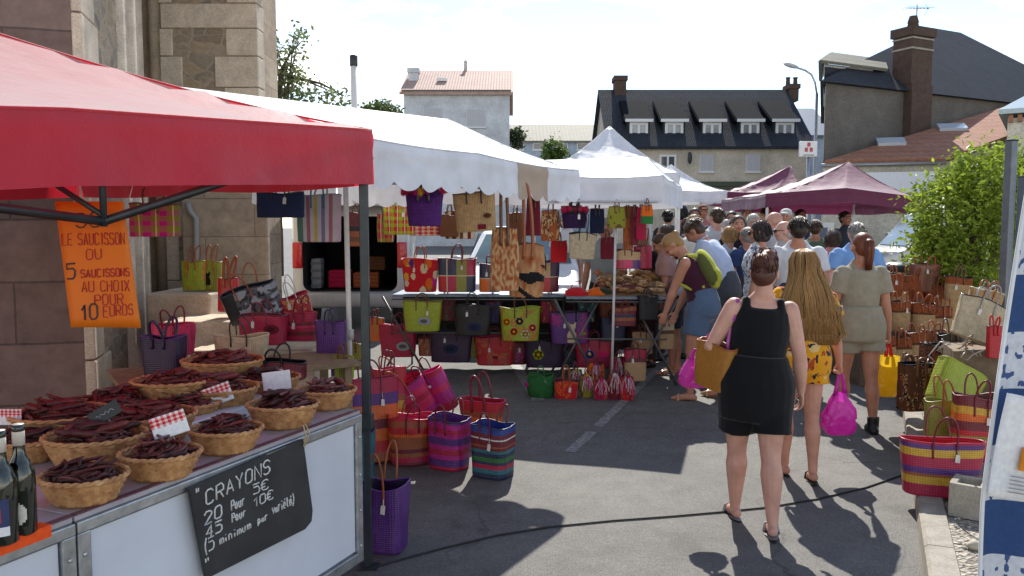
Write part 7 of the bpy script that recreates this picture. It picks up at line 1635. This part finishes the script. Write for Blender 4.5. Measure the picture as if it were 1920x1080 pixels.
def crowd(label, px, pyt, d, rz, **k):
    """stands on the ground at depth d with the crown of the head at a picture height"""
    t = P(px, pyt, d); g_ = gz(d); h = t.z-g_; 
    if k.get('lean', 0) > 10: h = k.pop('H')
    return person(label, (t.x+k.pop('dx', 0), d, g_), h, R(rz), **k)
crowd('grey haired man in a pale blue shirt bending towards the stall', 1338, 405, 9.1, 62, lean=19, curve=16, H=1.90, fem=False, g=1.12, skin=2, dx=.12, arms=(((.0, .4, -1), (0, .6, -.7)), ((.1, .25, -1), (0, .4, -.8))), head=(14, 0), top=('shirt', (.46, .54, .72), .024, .86), bottom=('trousers', (.06, .07, .09), .97), hair=('short', 'brown', 'grey'), voxel=.011)
crowd('woman with dark bob, sunglasses and blue patterned blouse', 1424, 416, 8.6, 68, fem=True, g=1.1, skin=2, top=('tee', bluepat, .024, .8), bottom=('trousers', (.5, .5, .5), .8), hair=('bob', 'dark', 'redbrown'), glasses=True, voxel=.011, head=(8, 0))
crowd('man with short dark hair in a white tee shirt seen from behind', 1497, 409, 8.3, -14, fem=False, g=1.08, skin=2, top=('tee', (.62, .63, .68), .02), bottom=('trousers', (.05, .06, .1), .97), hair=('short', 'dark'), voxel=.010, head=(0, -6))
crowd('man with grey hair in a sky blue tee shirt walking away', 1606, 420, 9.2, -4, fem=False, g=1.12, skin=1, top=('tee', (.20, .37, .70), .024), bottom=('shorts', (.12, .12, .12), .48), hair=('short', 'grey'), voxel=.010, arms=(((-.3, 0, -1), (-.1, .2, -1)), ((.32, 0, -1), (.15, .2, -1))))
crowd('person with light brown hair and pink top beside the man in sky blue', 1562, 432, 9.8, -10, fem=True, skin=0, top=('tee', (.62, .16, .26), .016), bottom=('trousers', (.1, .1, .1), .95), hair=('bob', 'brown', 'grey'))
crowd('vendor in a grey tee shirt standing behind the stall', 1136, 412, 10.0, 150, fem=False, g=1.05, skin=2, top=('tee', (.27, .31, .32), .02), bottom=('trousers', (.02, .02, .025), .97), hair=('short', 'grey'), head=(15, 0))
crowd('man in a dark cap and black shirt bending at the end of the stall', 1232, 400, 9.9, 110, lean=12, H=1.72, fem=False, skin=3, top=('tee', (.012, .012, .014), .016), bottom=('trousers', (.03, .03, .035), .97), hair=('cap', 'grey'), head=(20, 0), dx=-.05)
crowd('bald man facing left in the middle of the crowd', 1452, 399, 11.2, 75, fem=False, g=1.1, skin=1, top=('tee', (.5, .5, .52), .02), bottom=('trousers', (.05, .05, .06), .97), hair=('bald', 'grey'))
crowd('sun tanned man with glasses beside the bald man', 1470, 416, 9.6, 80, fem=False, g=1.05, skin=1, top=('tee', (.45, .42, .4), .02), bottom=('trousers', (.05, .05, .06), .97), hair=('bald', 'white'), glasses=True)
crowd('man in a black shirt facing the camera within the crowd', 1384, 406, 11.6, 178, fem=False, skin=2, top=('tee', (.012, .012, .016), .016), bottom=('trousers', (.05, .05, .06), .97), hair=('short', 'brown'))
crowd('person in a navy top in front of the man in black', 1400, 428, 10.4, 20, fem=True, skin=2, top=('tee', (.03, .055, .14), .016), bottom=('trousers', (.05, .05, .06), .97), hair=('short', 'grey'))
crowd('tall young man with dark hair behind the pale blue shirt', 1342, 392, 12.2, 30, fem=False, skin=1, top=('tee', (.55, .55, .56), .016), bottom=('trousers', (.05, .05, .06), .97), hair=('short', 'brown', 'dark'))
crowd('curly fair haired person left of the tall young man', 1300, 404, 10.4, 40, fem=True, skin=1, top=('tee', (.6, .58, .5), .016), bottom=('trousers', (.2, .2, .2), .97), hair=('bob', 'dblonde', 'grey'))
crowd('woman with dark frizzy hair under the small white tent', 1277, 386, 14.0, 10, fem=True, skin=2, top=('tee', (.05, .05, .06), .016), bottom=('trousers', (.05, .05, .06), .97), hair=('bob', 'black'))
crowd('person in dark clothes left of the frizzy haired woman', 1253, 395, 14.6, -20, fem=True, skin=2, top=('tee', (.03, .035, .04), .016), bottom=('trousers', (.05, .05, .06), .97), hair=('short', 'black'))
crowd('person in a red sun hat far back in the crowd', 1318, 384, 15.5, 180, fem=True, skin=2, top=('tee', (.45, .2, .2), .016), bottom=('trousers', (.1, .1, .1), .97), hair=('cap', 'auburn'))
crowd('person with dark hair between the red hat and the frizzy haired woman', 1303, 392, 15.0, 170, fem=False, skin=3, top=('tee', (.1, .1, .12), .016), bottom=('trousers', (.1, .1, .1), .97), hair=('short', 'dark'))
crowd('white haired person right of the man in black', 1362, 413, 12.6, 60, fem=True, skin=0, top=('tee', (.5, .5, .52), .016), bottom=('trousers', (.1, .1, .1), .97), hair=('bob', 'white'))
crowd('grey haired person between the man in black and the bald man', 1414, 403, 12.4, 190, fem=False, skin=1, top=('tee', (.35, .4, .48), .016), bottom=('trousers', (.1, .1, .1), .97), hair=('short', 'white'))
crowd('man in a pale blue cap under the plum tents', 1474, 392, 13.6, 150, fem=False, skin=2, top=('tee', (.12, .2, .34), .016), bottom=('trousers', (.1, .1, .1), .97), hair=('cap', 'white'))
crowd('person with greying hair under the back plum tent', 1402, 390, 16.5, 175, fem=False, skin=1, top=('tee', (.14, .16, .2), .016), bottom=('trousers', (.1, .1, .1), .97), hair=('short', 'grey'))
crowd('person in a dark blue shirt under the back plum tent', 1438, 388, 17.0, 190, fem=True, skin=1, top=('tee', (.05, .07, .14), .016), bottom=('trousers', (.1, .1, .1), .97), hair=('bob', 'brown'))
crowd('person in a white top between the awning and the tall white tent', 1062, 400, 12.2, 160, fem=True, skin=1, top=('tee', (.6, .6, .62), .016), bottom=('trousers', (.1, .1, .12), .97), hair=('bob', 'brown'))
crowd('person in a grey jacket behind the batik sacks', 1020, 398, 14.2, 170, fem=False, skin=1, top=('shirt', (.3, .33, .38), .02), bottom=('trousers', (.1, .1, .12), .97), hair=('short', 'grey'))
strp = lambda a, b, f: (lambda c: a if math.sin(c.z*f) > 0 else b)
crowd('person in a navy and white striped top left of the curly haired person', 1288, 410, 11.6, 30, fem=True, skin=1, top=('tee', strp((.03, .04, .1), (.6, .6, .62), 150), .016), bottom=('trousers', (.1, .1, .12), .97), hair=('bob', 'brown'))
crowd('person with dark hair behind the white haired person', 1372, 398, 14.4, 160, fem=False, skin=2, top=('tee', (.3, .08, .08), .016), bottom=('trousers', (.1, .1, .12), .97), hair=('short', 'dark'))
crowd('person in a red patterned top below the plum tents', 1428, 402, 14.8, 175, fem=True, skin=1, top=('tee', lambda c: (.4, .05, .06) if noise.noise(c*25) > 0 else (.6, .5, .45), .016), bottom=('trousers', (.1, .1, .12), .97), hair=('bob', 'blonde', 'dblonde'))
crowd('person in a green shirt right of the man with short dark hair', 1530, 414, 12.0, -30, fem=False, skin=2, top=('tee', (.10, .16, .10), .016), bottom=('trousers', (.1, .1, .12), .97), hair=('short', 'brown'))
crowd('fair haired person close behind the pale blue shirt', 1366, 426, 10.6, 50, fem=True, skin=0, top=('tee', (.4, .44, .5), .016), bottom=('trousers', (.1, .1, .12), .97), hair=('bob', 'dblonde', 'blonde'))
crowd('person in white at the far end of the stall beside the man in the cap', 1246, 422, 11.4, 70, fem=True, skin=2, top=('tee', (.62, .62, .62), .016), bottom=('trousers', (.1, .1, .12), .97), hair=('bob', 'brown', 'grey'))
crowd('dark haired person far back right of the pale blue cap', 1502, 394, 16.2, 185, fem=False, skin=2, top=('tee', (.08, .09, .14), .016), bottom=('trousers', (.1, .1, .12), .97), hair=('short', 'dark'))
crowd('vendor beside the open white van under the plum tent', 1586, 398, 15.2, 200, fem=False, skin=2, top=('tee', (.04, .05, .07), .016), bottom=('trousers', (.06, .06, .08), .97), hair=('short', 'dark'))
